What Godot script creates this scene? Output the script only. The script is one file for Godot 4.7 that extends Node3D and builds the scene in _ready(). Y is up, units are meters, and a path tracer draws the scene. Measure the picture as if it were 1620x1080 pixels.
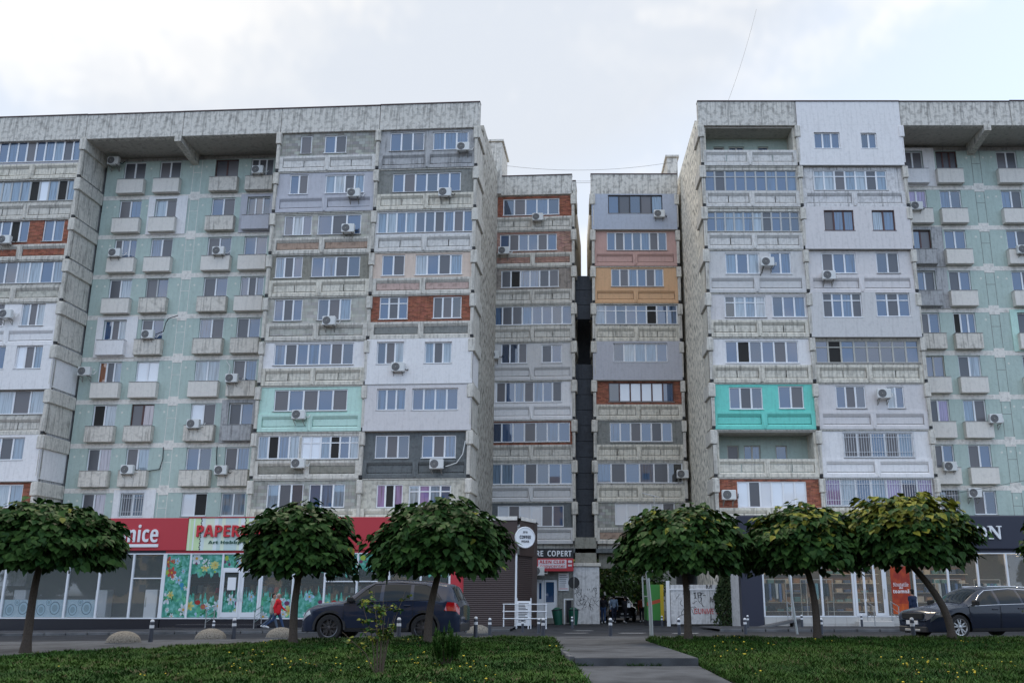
extends Node3D
# Ten-storey panel apartment blocks over shops, seen from a lawn with a row of globe catalpas.

var rng := RandomNumberGenerator.new()
var M := {}          # materials by name
var TX := {}         # shared textures
var UNIT: BoxMesh

# ---------------------------------------------------------------- mesh helper
class MB:
	var v := PackedVector3Array()
	var n := PackedVector3Array()
	var t := PackedVector2Array()
	var c := PackedColorArray()
	var use_t := false
	var use_c := false
	var col := Color.WHITE
	func tri(a: Vector3, b: Vector3, d: Vector3) -> void:
		var nn := (d - a).cross(b - a).normalized()
		for p in [a, b, d]:
			v.append(p); n.append(nn); t.append(Vector2.ZERO); c.append(col)
	# a,b,d,e run clockwise seen from the front
	func quad(a: Vector3, b: Vector3, d: Vector3, e: Vector3) -> void:
		tri(a, b, d)
		tri(a, d, e)
	func quad_uv(a: Vector3, b: Vector3, d: Vector3, e: Vector3, r: Rect2) -> void:
		use_t = true
		var k := v.size()
		quad(a, b, d, e)
		var ua := Vector2(r.position.x, r.end.y)
		var ub := r.position
		var ud := Vector2(r.end.x, r.position.y)
		var ue := r.end
		var us := [ua, ub, ud, ua, ud, ue]
		for i in 6:
			t[k + i] = us[i]
	func box(x0: float, y0: float, z0: float, x1: float, y1: float, z1: float) -> void:
		var a := Vector3(x0, y0, z1); var b := Vector3(x0, y1, z1); var d := Vector3(x1, y1, z1); var e := Vector3(x1, y0, z1)
		var f := Vector3(x0, y0, z0); var g := Vector3(x0, y1, z0); var h := Vector3(x1, y1, z0); var i := Vector3(x1, y0, z0)
		quad(a, b, d, e)
		quad(i, h, g, f)
		quad(f, g, b, a)
		quad(e, d, h, i)
		quad(b, g, h, d)
		quad(f, a, e, i)
	# box with chamfered edges
	func cbox(x0: float, y0: float, z0: float, x1: float, y1: float, z1: float, r: float) -> void:
		var lo := Vector3(x0, y0, z0); var hi := Vector3(x1, y1, z1)
		hull(func(s: Vector3, ax: int) -> Vector3:
			var p := Vector3(hi.x if s.x > 0 else lo.x, hi.y if s.y > 0 else lo.y, hi.z if s.z > 0 else lo.z)
			for k in 3:
				if k != ax:
					p[k] -= s[k] * r
			return p)
	func hull(f: Callable) -> void:
		for ax in 3:
			var b := (ax + 1) % 3
			var d := (ax + 2) % 3
			for sg in [-1.0, 1.0]:
				var q := []
				for pr in [[-1.0, -1.0], [-1.0, 1.0], [1.0, 1.0], [1.0, -1.0]]:
					var s := Vector3.ZERO
					s[ax] = sg; s[b] = pr[0]; s[d] = pr[1]
					q.append(f.call(s, ax))
				if sg > 0: quad(q[0], q[1], q[2], q[3])
				else: quad(q[3], q[2], q[1], q[0])
			for s1 in [-1.0, 1.0]:
				for s2 in [-1.0, 1.0]:
					var s := Vector3.ZERO
					s[b] = s1; s[d] = s2
					var lo2 := s; lo2[ax] = -1.0
					var hi2 := s; hi2[ax] = 1.0
					var p0: Vector3 = f.call(lo2, b); var p1: Vector3 = f.call(hi2, b); var p2: Vector3 = f.call(hi2, d); var p3: Vector3 = f.call(lo2, d)
					var out := Vector3.ZERO; out[b] = s1; out[d] = s2
					if (p3 - p0).cross(p1 - p0).dot(out) < 0: quad(p3, p2, p1, p0)
					else: quad(p0, p1, p2, p3)
		for sx in [-1.0, 1.0]:
			for sy in [-1.0, 1.0]:
				for sz in [-1.0, 1.0]:
					var s := Vector3(sx, sy, sz)
					var p0: Vector3 = f.call(s, 0); var p1: Vector3 = f.call(s, 1); var p2: Vector3 = f.call(s, 2)
					if (p2 - p0).cross(p1 - p0).dot(s) < 0: tri(p0, p2, p1)
					else: tri(p0, p1, p2)
	func tube(p0: Vector3, p1: Vector3, r0: float, r1: float, seg := 8, caps := true) -> void:
		var w := (p1 - p0).normalized()
		var a := w.cross(Vector3.RIGHT if absf(w.x) < 0.8 else Vector3.UP).normalized()
		var b := w.cross(a)
		for i in seg:
			var t0 := TAU * i / seg; var t1 := TAU * (i + 1) / seg
			var d0 := a * cos(t0) + b * sin(t0); var d1 := a * cos(t1) + b * sin(t1)
			var k := v.size()
			quad(p0 + d0 * r0, p1 + d0 * r1, p1 + d1 * r1, p0 + d1 * r0)
			var ns := [d0, d0, d1, d0, d1, d1]
			for j in 6: n[k + j] = ns[j]
			if caps:
				tri(p1, p1 + d1 * r1, p1 + d0 * r1)
				tri(p0, p0 + d0 * r0, p0 + d1 * r0)
	func path(pts: Array, rs: Array, seg := 8) -> void:
		for i in pts.size() - 1:
			tube(pts[i], pts[i + 1], rs[i], rs[i + 1], seg, i == 0 or i == pts.size() - 2)
	# surface of revolution about an axis through o along w; profile of (radius, height)
	func lathe(o: Vector3, w: Vector3, prof: Array, seg := 16) -> void:
		var a := w.cross(Vector3.RIGHT if absf(w.x) < 0.8 else Vector3.UP).normalized()
		var b := w.cross(a)
		for i in seg:
			var t0 := TAU * i / seg; var t1 := TAU * (i + 1) / seg
			var d0 := a * cos(t0) + b * sin(t0); var d1 := a * cos(t1) + b * sin(t1)
			for j in prof.size() - 1:
				var p: Vector2 = prof[j]; var q: Vector2 = prof[j + 1]
				var e := q - p
				var k := v.size()
				quad(o + d0 * p.x + w * p.y, o + d0 * q.x + w * q.y, o + d1 * q.x + w * q.y, o + d1 * p.x + w * p.y)
				var n0 := (d0 * e.y - w * e.x).normalized(); var n1 := (d1 * e.y - w * e.x).normalized()
				var ns := [n0, n0, n1, n0, n1, n1]
				for m in 6: n[k + m] = ns[m]
	# upright wall in the plane z with openings [x0,x1,y0,y1] whose reveals run back by depth
	func wall(x0: float, x1: float, y0: float, y1: float, z: float, holes: Array, depth: float) -> void:
		var xs := [x0, x1]; var ys := [y0, y1]
		for h in holes:
			for q in [h[0], h[1]]:
				if q > x0 and q < x1: xs.append(q)
			for q in [h[2], h[3]]:
				if q > y0 and q < y1: ys.append(q)
		xs.sort(); ys.sort()
		for i in xs.size() - 1:
			for j in ys.size() - 1:
				var a: float = xs[i]; var b: float = xs[i + 1]; var e: float = ys[j]; var f: float = ys[j + 1]
				if b - a < 0.001 or f - e < 0.001: continue
				var mx := (a + b) / 2; var my := (e + f) / 2
				var inside := false
				for h in holes:
					if mx > h[0] and mx < h[1] and my > h[2] and my < h[3]: inside = true
				if not inside:
					quad(Vector3(a, e, z), Vector3(a, f, z), Vector3(b, f, z), Vector3(b, e, z))
		var zb := z - depth
		for h in holes:
			var hx0: float = h[0]; var hx1: float = h[1]; var hy0: float = h[2]; var hy1: float = h[3]
			quad(Vector3(hx0, hy0, z), Vector3(hx0, hy1, z), Vector3(hx0, hy1, zb), Vector3(hx0, hy0, zb))
			quad(Vector3(hx1, hy0, zb), Vector3(hx1, hy1, zb), Vector3(hx1, hy1, z), Vector3(hx1, hy0, z))
			quad(Vector3(hx0, hy0, zb), Vector3(hx1, hy0, zb), Vector3(hx1, hy0, z), Vector3(hx0, hy0, z))
			quad(Vector3(hx0, hy1, z), Vector3(hx1, hy1, z), Vector3(hx1, hy1, zb), Vector3(hx0, hy1, zb))
		# edges all round, so that the wall has thickness
		quad(Vector3(x0, y0, zb), Vector3(x0, y1, zb), Vector3(x0, y1, z), Vector3(x0, y0, z))
		quad(Vector3(x1, y0, z), Vector3(x1, y1, z), Vector3(x1, y1, zb), Vector3(x1, y0, zb))
		quad(Vector3(x0, y1, z), Vector3(x0, y1, zb), Vector3(x1, y1, zb), Vector3(x1, y1, z))
		quad(Vector3(x0, y0, zb), Vector3(x0, y0, z), Vector3(x1, y0, z), Vector3(x1, y0, zb))
	func mesh() -> ArrayMesh:
		var a := []
		a.resize(Mesh.ARRAY_MAX)
		a[Mesh.ARRAY_VERTEX] = v
		a[Mesh.ARRAY_NORMAL] = n
		if use_t: a[Mesh.ARRAY_TEX_UV] = t
		if use_c: a[Mesh.ARRAY_COLOR] = c
		var m := ArrayMesh.new()
		m.add_surface_from_arrays(Mesh.PRIMITIVE_TRIANGLES, a)
		return m

func part(parent: Node, called: String, mesh: Mesh, m: Material, at := Vector3.ZERO) -> MeshInstance3D:
	var o := MeshInstance3D.new()
	o.name = called
	o.mesh = mesh
	o.material_override = m
	o.position = at
	parent.add_child(o, true)
	return o

func thing(called: String, label: String, category: String, at := Vector3.ZERO, turn := 0.0, group := "") -> Node3D:
	var o := Node3D.new()
	o.name = called
	o.position = at
	o.rotation.y = turn
	add_child(o, true)
	tag(o, label, category, group)
	return o

func tag(o: Node, label: String, category: String, group := "", kind := "") -> void:
	o.set_meta("label", label)
	if category: o.set_meta("category", category)
	if group: o.set_meta("group", group)
	if kind: o.set_meta("kind", kind)

func structure(called: String, mesh: Mesh, m: Material, label: String, category: String) -> MeshInstance3D:
	var o := part(self, called, mesh, m)
	tag(o, label, category, "", "structure")
	return o

# ---------------------------------------------------------------- textures and materials
func lin(r: float, g: float, b: float) -> Color:
	return Color(r, g, b).linear_to_srgb()

func noise_tex(key: String, freq: float, stops: Array, size := 512, oct := 5, kind := FastNoiseLite.TYPE_SIMPLEX_SMOOTH, sd := 1, normal := false, bump := 4.0) -> NoiseTexture2D:
	if TX.has(key): return TX[key]
	var f := FastNoiseLite.new()
	f.seed = sd
	f.noise_type = kind
	f.frequency = freq
	f.fractal_octaves = oct
	var t := NoiseTexture2D.new()
	t.width = size; t.height = size
	t.seamless = true
	t.noise = f
	if normal:
		t.as_normal_map = true
		t.bump_strength = bump
	else:
		var g := Gradient.new()
		var off := PackedFloat32Array(); var cs := PackedColorArray()
		for s in stops:
			off.append(s[0])
			cs.append(Color(s[1], s[1], s[1]) if s.size() == 2 else Color(s[1], s[2], s[3]))
		g.offsets = off; g.colors = cs
		t.color_ramp = g
	TX[key] = t
	return t

func brick_tex(key: String, cols: int, rows: int, base: Color, vary: float, mortar: Color, gap: int) -> ImageTexture:
	if TX.has(key): return TX[key]
	var s := 512
	var im := Image.create(s, s, false, Image.FORMAT_RGB8)
	im.fill(mortar)
	var r := RandomNumberGenerator.new()
	r.seed = 11
	var bw := float(s) / cols; var bh := float(s) / rows
	for j in rows:
		for i in cols + 1:
			var x0 := int((i - (0.5 if j % 2 else 0.0)) * bw); var y0 := int(j * bh)
			var k := 1.0 + r.randf_range(-vary, vary)
			var tint := Color(base.r * k, base.g * k * r.randf_range(1.0 - vary * 0.2, 1.0 + vary * 0.2), base.b * k * r.randf_range(1.0 - vary * 0.2, 1.0 + vary * 0.2))
			if i == cols and j % 2 == 0: continue
			im.fill_rect(Rect2i(x0 + gap, y0 + gap, int(bw) - gap, int(bh) - gap), tint)
			for q in 14:
				im.fill_rect(Rect2i(x0 + gap + r.randi() % maxi(1, int(bw) - gap - 3), y0 + gap + r.randi() % maxi(1, int(bh) - gap - 2), 3, 2), tint * r.randf_range(0.85, 1.12))
	var t := ImageTexture.create_from_image(im)
	TX[key] = t
	return t

# weathered wall: base colour (linear) x blotches x upright runs of dirt, all fixed to the wall
func wallmat(key: String, r: float, g: float, b: float, tex := "blotch", runs := "runs_soft", bump := 0.6, rough := 0.9) -> void:
	var m := StandardMaterial3D.new()
	m.resource_name = key
	m.albedo_color = lin(r, g, b)
	m.roughness = rough
	m.metallic_specular = 0.3
	m.albedo_texture = TX[tex]
	m.uv1_triplanar = true; m.uv1_world_triplanar = true
	m.uv1_scale = Vector3.ONE * 0.23
	var h := hash(key)
	m.uv1_offset = Vector3((h % 97) / 97.0, (h % 89) / 89.0, (h % 83) / 83.0)
	if runs:
		m.detail_enabled = true
		m.detail_albedo = TX[runs]
		m.detail_blend_mode = BaseMaterial3D.BLEND_MODE_MUL
		m.detail_uv_layer = BaseMaterial3D.DETAIL_UV_2
		m.uv2_triplanar = true; m.uv2_world_triplanar = true
		m.uv2_scale = Vector3(0.47, 0.036, 0.47)
		m.uv2_offset = Vector3((h % 71) / 71.0, (h % 67) / 67.0, (h % 61) / 61.0)
	if bump > 0.0:
		m.heightmap_enabled = true
		m.heightmap_texture = TX["bump"]
		m.heightmap_scale = bump
	M[key] = m

func plain(key: String, r: float, g: float, b: float, rough := 0.6, metal := 0.0, spec := 0.5) -> StandardMaterial3D:
	var m := StandardMaterial3D.new()
	m.resource_name = key
	m.albedo_color = lin(r, g, b)
	m.roughness = rough
	m.metallic = metal
	m.metallic_specular = spec
	M[key] = m
	return m

func glassy(key: String, r: float, g: float, b: float, rough := 0.02, tex := "") -> void:
	var m := plain(key, r, g, b, rough, 0.0, 0.7)
	m.clearcoat_enabled = true
	m.clearcoat = 1.0
	m.clearcoat_roughness = 0.01
	if tex:
		m.albedo_texture = TX[tex]
		m.uv1_triplanar = true; m.uv1_world_triplanar = true
		m.uv1_scale = Vector3(0.9, 0.05, 0.9)
		m.uv1_offset = Vector3((hash(key) % 97) / 97.0, 0, 0)

func make_materials() -> void:
	noise_tex("blotch", 0.016, [[0.0, 0.80], [0.35, 0.93], [0.5, 0.99], [0.62, 0.96], [1.0, 0.88]], 512, 6)
	noise_tex("blotch_hard", 0.02, [[0.0, 0.76], [0.34, 0.88], [0.47, 0.96], [0.62, 1.0], [1.0, 0.92]], 512, 7, FastNoiseLite.TYPE_SIMPLEX_SMOOTH, 3)
	noise_tex("faint", 0.02, [[0.0, 0.93], [0.5, 0.99], [1.0, 0.96]], 512, 5, FastNoiseLite.TYPE_SIMPLEX_SMOOTH, 5)
	noise_tex("runs_soft", 0.02, [[0.0, 0.84], [0.38, 0.97], [0.55, 1.0], [1.0, 0.95]], 512, 5, FastNoiseLite.TYPE_SIMPLEX_SMOOTH, 7)
	noise_tex("runs_hard", 0.022, [[0.0, 0.66], [0.3, 0.86], [0.44, 0.97], [0.7, 1.0], [1.0, 0.92]], 512, 5, FastNoiseLite.TYPE_SIMPLEX_SMOOTH, 9)
	noise_tex("runs_faint", 0.02, [[0.0, 0.93], [0.4, 0.985], [0.55, 1.0], [1.0, 0.975]], 512, 5, FastNoiseLite.TYPE_SIMPLEX_SMOOTH, 8)
	noise_tex("bump", 0.05, [[0.0, 0.0], [1.0, 1.0]], 512, 6, FastNoiseLite.TYPE_SIMPLEX_SMOOTH, 13)
	noise_tex("folds", 0.03, [[0.0, 0.55], [0.5, 0.9], [1.0, 1.0]], 256, 3, FastNoiseLite.TYPE_SIMPLEX_SMOOTH, 15)
	noise_tex("pits", 0.07, [[0.0, 0.42], [0.30, 0.58], [0.43, 0.93], [0.6, 1.0], [1.0, 0.93]], 512, 4, FastNoiseLite.TYPE_SIMPLEX_SMOOTH, 19)
	noise_tex("asphalt", 0.2, [[0.0, 0.7], [0.5, 0.92], [1.0, 1.12]], 512, 4, FastNoiseLite.TYPE_SIMPLEX_SMOOTH, 21)
	noise_tex("stain", 0.008, [[0.0, 0.7], [0.4, 0.92], [0.6, 1.0], [1.0, 0.82]], 512, 6, FastNoiseLite.TYPE_SIMPLEX_SMOOTH, 23)
	brick_tex("brick", 8, 26, lin(0.29, 0.098, 0.06), 0.2, lin(0.24, 0.17, 0.13), 2)
	brick_tex("pinkbrick", 8, 26, lin(0.36, 0.20, 0.155), 0.18, lin(0.36, 0.29, 0.25), 2)
	brick_tex("block", 5, 10, lin(0.34, 0.335, 0.30), 0.12, lin(0.21, 0.205, 0.19), 2)
	brick_tex("blockb", 5, 10, lin(0.44, 0.425, 0.375), 0.08, lin(0.34, 0.325, 0.29), 2)
	wallmat("conc", 0.67, 0.63, 0.56, "blotch", "runs_hard", 1.0)
	wallmat("roofconc", 0.67, 0.635, 0.575, "blotch_hard", "runs_hard", 1.4)
	wallmat("cream", 0.73, 0.68, 0.58, "blotch", "runs_hard", 1.0)
	wallmat("whitep", 0.7, 0.675, 0.64, "blotch", "runs_soft", 0.7)
	wallmat("greyp", 0.46, 0.455, 0.455, "blotch", "runs_hard", 0.7)
	wallmat("greyl", 0.63, 0.61, 0.595, "faint", "runs_faint", 0.4)
	wallmat("lav", 0.5, 0.495, 0.53, "faint", "runs_faint", 0.3)
	wallmat("white", 0.8, 0.775, 0.765, "faint", "runs_faint", 0.3)
	wallmat("lilac", 0.68, 0.645, 0.635, "faint", "runs_faint", 0.4)
	wallmat("weather", 0.7, 0.68, 0.67, "blotch", "runs_hard", 0.7)
	wallmat("mint", 0.54, 0.74, 0.65, "faint", "runs_faint", 0.4)
	wallmat("turq", 0.2, 0.66, 0.56, "faint", "runs_faint", 0.4)
	wallmat("peach", 0.68, 0.55, 0.46, "faint", "runs_faint", 0.4)
	wallmat("pinkp", 0.55, 0.40, 0.35, "blotch_hard", "runs_soft", 0.8)
	wallmat("pink", 0.56, 0.36, 0.315, "faint", "runs_faint", 0.4)
	wallmat("orange", 0.69, 0.43, 0.25, "faint", "runs_faint", 0.4)
	wallmat("bluegrey", 0.45, 0.48, 0.55, "faint", "runs_faint", 0.3)
	wallmat("green", 0.45, 0.535, 0.485, "faint", "runs_faint", 0.5)
	wallmat("beige", 0.58, 0.55, 0.47, "blotch_hard", "runs_soft", 0.9)
	wallmat("band", 0.8, 0.755, 0.69, "blotch", "runs_faint", 0.8)
	wallmat("dkplaster", 0.26, 0.26, 0.24, "blotch", "runs_soft", 1.2)
	wallmat("dkgrey", 0.155, 0.165, 0.165, "blotch", "runs_soft", 1.2)
	wallmat("olive", 0.29, 0.275, 0.23, "blotch", "runs_soft", 1.0)
	wallmat("boxw", 0.73, 0.685, 0.625, "faint", "runs_faint", 0.5)
	wallmat("boxc", 0.7, 0.65, 0.575, "blotch", "runs_hard", 0.9)
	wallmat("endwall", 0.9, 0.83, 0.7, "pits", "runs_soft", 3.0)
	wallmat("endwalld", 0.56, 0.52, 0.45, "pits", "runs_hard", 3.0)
	wallmat("rust", 0.34, 0.29, 0.25, "blotch_hard", "runs_hard", 1.0, 0.7)
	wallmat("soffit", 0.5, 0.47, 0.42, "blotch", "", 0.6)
	wallmat("brickmix", 0.42, 0.30, 0.23, "blotch_hard", "runs_soft", 1.2)
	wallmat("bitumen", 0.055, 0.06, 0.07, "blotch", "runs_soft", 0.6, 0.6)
	for b in ["brick", "pinkbrick", "block", "blockb"]:
		wallmat(b, 1.0, 1.0, 1.0, b, "runs_soft", 0.8)
		M[b].uv1_scale = Vector3.ONE * 0.5
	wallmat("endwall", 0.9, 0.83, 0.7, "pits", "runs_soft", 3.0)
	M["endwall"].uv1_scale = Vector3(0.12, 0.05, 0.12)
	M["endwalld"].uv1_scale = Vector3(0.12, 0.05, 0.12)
	plain("frameW", 0.74, 0.74, 0.75, 0.35)
	plain("frameG", 0.42, 0.42, 0.41, 0.5)
	plain("frameB", 0.075, 0.022, 0.015, 0.4)
	plain("frameD", 0.02, 0.016, 0.018, 0.4)
	plain("frameO", 0.46, 0.44, 0.39, 0.7)
	glassy("pb0", 0.014, 0.034, 0.075)  # blue of the mirrored sky is put into the pane colours pb
	glassy("pb1", 0.026, 0.065, 0.145)
	glassy("pb2", 0.065, 0.13, 0.24, 0.02, "folds")
	glassy("pc0", 0.34, 0.40, 0.45, 0.02, "folds")
	glassy("pc1", 0.17, 0.25, 0.34, 0.02, "folds")
	glassy("pw0", 0.66, 0.68, 0.72, 0.1)
	glassy("pl0", 0.30, 0.20, 0.40, 0.03, "folds")
	glassy("pp0", 0.46, 0.37, 0.38, 0.03, "folds")
	glassy("pd0", 0.012, 0.013, 0.015)
	glassy("pr0", 0.28, 0.09, 0.03, 0.03, "folds")
	plain("ps0", 0.075, 0.075, 0.085, 0.28, 0.0, 0.6)
	plain("ps1", 0.11, 0.10, 0.105, 0.3, 0.0, 0.6)
	plain("po0", 0.02, 0.018, 0.016, 0.8)  # matte dark sheet standing in for the shade inside an open casement
	plain("sill", 0.30, 0.29, 0.28, 0.5)
	plain("flashing", 0.06, 0.025, 0.025, 0.5)
	plain("grille", 0.55, 0.56, 0.58, 0.45)
	plain("grille_dark", 0.03, 0.03, 0.03, 0.5)
	plain("acwhite", 0.62, 0.62, 0.60, 0.4)
	plain("acdark", 0.10, 0.10, 0.105, 0.5)
	plain("acsteel", 0.24, 0.23, 0.21, 0.6)
	plain("cable", 0.015, 0.015, 0.016, 0.6)
	plain("dot", 0.62, 0.62, 0.55, 0.9)
const BAYS := {
"L1":[-37.9,-31.2,[
["full","lav","cream",[[-37.7,-31.4,28.92,30.4,"W","bbbbsbbcsb",""]]],
["full","conc","conc",[[-37.7,-31.4,26.12,27.58,"G","cccccowcoc",""]]],
["std","brick","brick",[[-36.68,-34.18,23.32,24.8,"W","bbob",""],[-33.21,-31.86,23.32,24.8,"W","bb",""]]],
["full","conc","beige",[[-37.7,-31.4,20.52,22.0,"W","bcbbccbc",""]]],
["std","white","white",[[-33.84,-32.31,17.72,19.2,"W","csc",""],[-36.86,-34.96,17.72,19.2,"W","cs",""]]],
["smooth","white","white",[[-33.66,-31.96,14.92,16.39,"W","wsc",""],[-36.51,-34.35,14.92,16.4,"W","cb",""]]],
["full","conc","conc",[[-37.7,-31.4,12.12,13.6,"W","cbccsc",""]]],
["smooth","white","white",[[-34.56,-32.26,9.3,10.68,"W","csc",""]]],
["std","brick","brick",[[-34.57,-32.06,6.52,7.88,"W","ccc",""]]]]],
"L2":[-18.15,-11.65,[
["std","block","whitep",[[-16.77,-16.02,28.92,30.18,"W","s",""],[-15.19,-13.74,28.92,30.16,"W","bs",""]]],
["std","lav","lav",[[-17.28,-16.08,26.12,27.48,"W","bs",""],[-14.97,-12.44,26.12,27.39,"W","ccsc",""]]],
["std","blockb","brickmix",[[-17.43,-15.64,23.32,24.65,"W","bcb",""],[-15.28,-12.49,23.32,24.67,"W","bsb",""]]],
["std","olive","cream",[[-17.78,-16.05,20.52,21.91,"W","csb",""],[-15.49,-12.41,20.52,21.88,"W","bbsb",""]]],
["std","blockb","blockb",[[-17.65,-15.86,17.72,19.13,"W","bsb",""],[-14.91,-12.82,17.72,19.12,"W","bsc",""]]],
["std","white","cream",[[-17.42,-12.49,14.92,16.28,"W","bsbbbsb",""]]],
["std","mint","mint",[[-17.19,-12.71,12.1,13.41,"W","sbsbs",""]]],
["full","conc","olive",[[-17.95,-15.44,9.24,10.64,"W","cobc",""],[-15.32,-11.85,9.22,10.6,"W","wwcobc","t"]]],
["std","block","cream",[[-17.19,-15.01,6.36,7.79,"W","csb",""],[-14.67,-12.53,6.39,7.77,"W","bbc",""]]]]],
"L3":[-11.65,-5.2,[
["std","greyp","greyp",[[-10.91,-8.69,28.92,30.23,"W","bbb",""],[-8.12,-5.83,28.92,30.18,"W","bbb",""]]],
["std","dkplaster","cream",[[-10.61,-6.24,26.06,27.36,"W","bsbbbb",""]]],
["full","white","whitep",[[-11.45,-5.4,23.32,24.74,"W","ccbcbbsbsb",""]]],
["std","peach","pinkp",[[-11.03,-9.6,20.52,21.88,"W","bs",""],[-8.93,-6.01,20.52,21.85,"W","cbsc",""]]],
["std","brick","dkplaster",[[-11.05,-9.29,17.72,19.16,"W","bsb","t"],[-7.73,-5.98,17.72,19.1,"W","ssd",""]]],
["smooth","white","white",[[-11.03,-9.37,14.87,16.25,"W","bsc",""],[-8.11,-6.46,14.87,16.2,"W","csc",""]]],
["smooth","lilac","lilac",[[-10.89,-9.14,12.06,13.36,"W","bbb",""],[-8.76,-6.0,12.03,13.36,"W","bbbb",""]]],
["std","dkgrey","dkgrey",[[-10.89,-8.85,9.22,10.6,"W","bsb",""],[-8.1,-6.08,9.23,10.57,"W","bsb",""]]],
["std","beige","cream",[[-10.67,-9.11,6.36,7.71,"W","lol",""],[-8.77,-6.3,6.42,7.66,"W","clcb","t"]]]]],
"ML":[-5.0,1.1,[
["std","brick","conc",[[-4.16,-0.01,28.42,29.72,"W","bsbbb",""]]],
["std","pinkbrick","pinkbrick",[[-4.35,-0.19,25.65,26.94,"W","bsbbsb",""]]],
["std","rust","conc",[[-4.21,-0.05,22.85,24.16,"W","sobbss",""]]],
["full","conc","conc",[[-4.8,0.9,20.05,21.44,"W","bssbbbbb",""]]],
["std","greyl","greyl",[[-4.13,-2.29,17.25,18.7,"W","bbs",""],[-1.26,0.17,17.25,18.56,"W","sb",""]]],
["std","white","white",[[-4.44,0.17,14.45,15.89,"W","sbbsbbs",""]]],
["std","brick","conc",[[-4.8,0.73,11.65,13.02,"W","bbbsbbb",""]]],
["full","conc","greyl",[[-4.8,0.9,8.76,10.18,"W","ccbsbbb",""]]],
["std","dkgrey","greyl",[[-4.2,0.29,5.92,7.35,"W","wswwsb",""]]]]],
"MR":[2.36,8.6,[
["smooth","bluegrey","bluegrey",[[3.57,7.56,28.42,29.87,"D","bsbsc",""]]],
["std","pink","pink",[[3.45,7.81,25.61,27.03,"W","bsbbbsb",""]]],
["std","orange","orange",[[3.73,7.5,22.85,24.21,"W","bsbbsb",""]]],
["full","conc","cream",[[2.56,8.4,20.05,21.49,"W","cbbbbobb","t"]]],
["smooth","lav","lav",[[3.78,7.6,17.25,18.62,"W","bcccb",""]]],
["std","brick","cream",[[3.43,7.97,14.45,15.81,"B","dwwwwb",""]]],
["std","dkplaster","cream",[[3.48,7.79,11.65,13.0,"W","bbsbsb",""]]],
["full","conc","cream",[[2.56,8.4,8.83,10.2,"W","bsbbsd",""]]],
["std","block","brickmix",[[3.75,7.79,6.04,7.51,"W","wwwws",""]]]]],
"R4":[8.95,15.15,[
["open","conc","whitep",[]],
["full","conc","whitep",[[9.15,14.95,25.96,27.38,"G","bsbbbbbbb","t"]]],
["full","conc","whitep",[[9.15,14.95,23.25,24.59,"G","bbccbcsbbb","t"]]],
["std","greyl","greyl",[[10.2,12.3,20.48,21.83,"W","cbc",""],[12.96,14.24,20.48,21.88,"W","bb",""]]],
["std","lilac","cream",[[10.04,12.53,17.7,19.06,"W","dccc","t"],[12.92,14.95,17.72,19.06,"W","bbb",""]]],
["std","white","cream",[[9.95,14.34,14.87,16.23,"W","bobbsb",""]]],
["std","turq","turq",[[10.05,12.03,12.07,13.4,"W","bsb",""],[12.97,14.46,12.11,13.48,"W","bs",""]]],
["open","conc","cream",[]],
["std","brick","cream",[[10.26,14.26,6.34,7.84,"W","wswwww",""]]]]],
"R5":[15.15,21.76,[
["smooth","white","white",[[16.18,17.82,28.81,29.91,"W","bbb",""],[19.15,20.15,28.81,29.87,"W","bb",""]]],
["std","weather","weather",[[16.02,20.63,26.0,27.38,"W","ccsccsc","t"]]],
["smooth","lilac","lilac",[[16.43,18.27,23.25,24.59,"B","sbb",""],[19.41,20.82,23.25,24.59,"B","cb",""]]],
["std","lilac","lilac",[[16.14,18.24,20.52,21.83,"W","sbb",""],[19.48,20.88,20.52,21.88,"W","bs",""]]],
["smooth","greyl","greyl",[[15.96,18.33,17.67,19.2,"W","sbbs","t"],[19.18,21.24,17.71,19.2,"W","bsb","t"]]],
["full","conc","cream",[[15.35,21.56,14.87,16.27,"O","bobbbbbb","t"]]],
["std","lilac","lilac",[[16.37,18.13,12.12,13.48,"W","bsb",""],[19.4,20.41,12.12,13.44,"W","cb",""]]],
["std","white","white",[[16.63,20.65,9.23,10.68,"W","ssbsc","g"]]],
["full","conc","cream",[[15.35,21.56,6.44,7.99,"W","lcbclbl","g"]]]]],
}
const GL_COLS := [[-29.86,-28.34],[-27.36,-25.88],[-23.49,-21.89],[-21.02,-19.47]]
const GL_ROWS := [
[["ss","W","","boxw"],["ss","W","","boxw"],["ss","B","","boxc"],["sss","W","","boxc"]],
[["sb","W","","boxw"],["cs","W","white","boxw"],["bs","W","","boxc"],["bbb","W","lav","lav"]],
[["sbb","W","","boxw"],["bs","W","","boxw"],["sb","W","","boxw"],["bb","W","","boxw"]],
[["sc","W","","boxw"],["sb","G","","boxc"],["sb","W","","boxc"],["bsb","W","","boxw"]],
[["bsc","W","white","white"],["sb","W","","boxc"],["bs","W","","boxc"],["sb","W","","boxc"]],
[["rsc","W","","boxw"],["ww","W","","boxw"],["cc","W","","boxw"],["sb","W","","boxc"]],
[["oc","W","","boxc"],["sp","B","","boxc"],["ws","W","","boxc"],["sb","W","greyp","greyp"]],
[["sp","W","","boxc"],["sc","W","","boxc"],["bb","W","","boxc"],["sb","W","","boxc"]],
[["sp","W","",""],["sc:g","W","white",""],["wo","W","",""],["cc","W","",""]]]
const GR_COLS := [[22.77,24.09],[24.97,26.36],[29.0,30.35],[31.23,32.58]]
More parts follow.
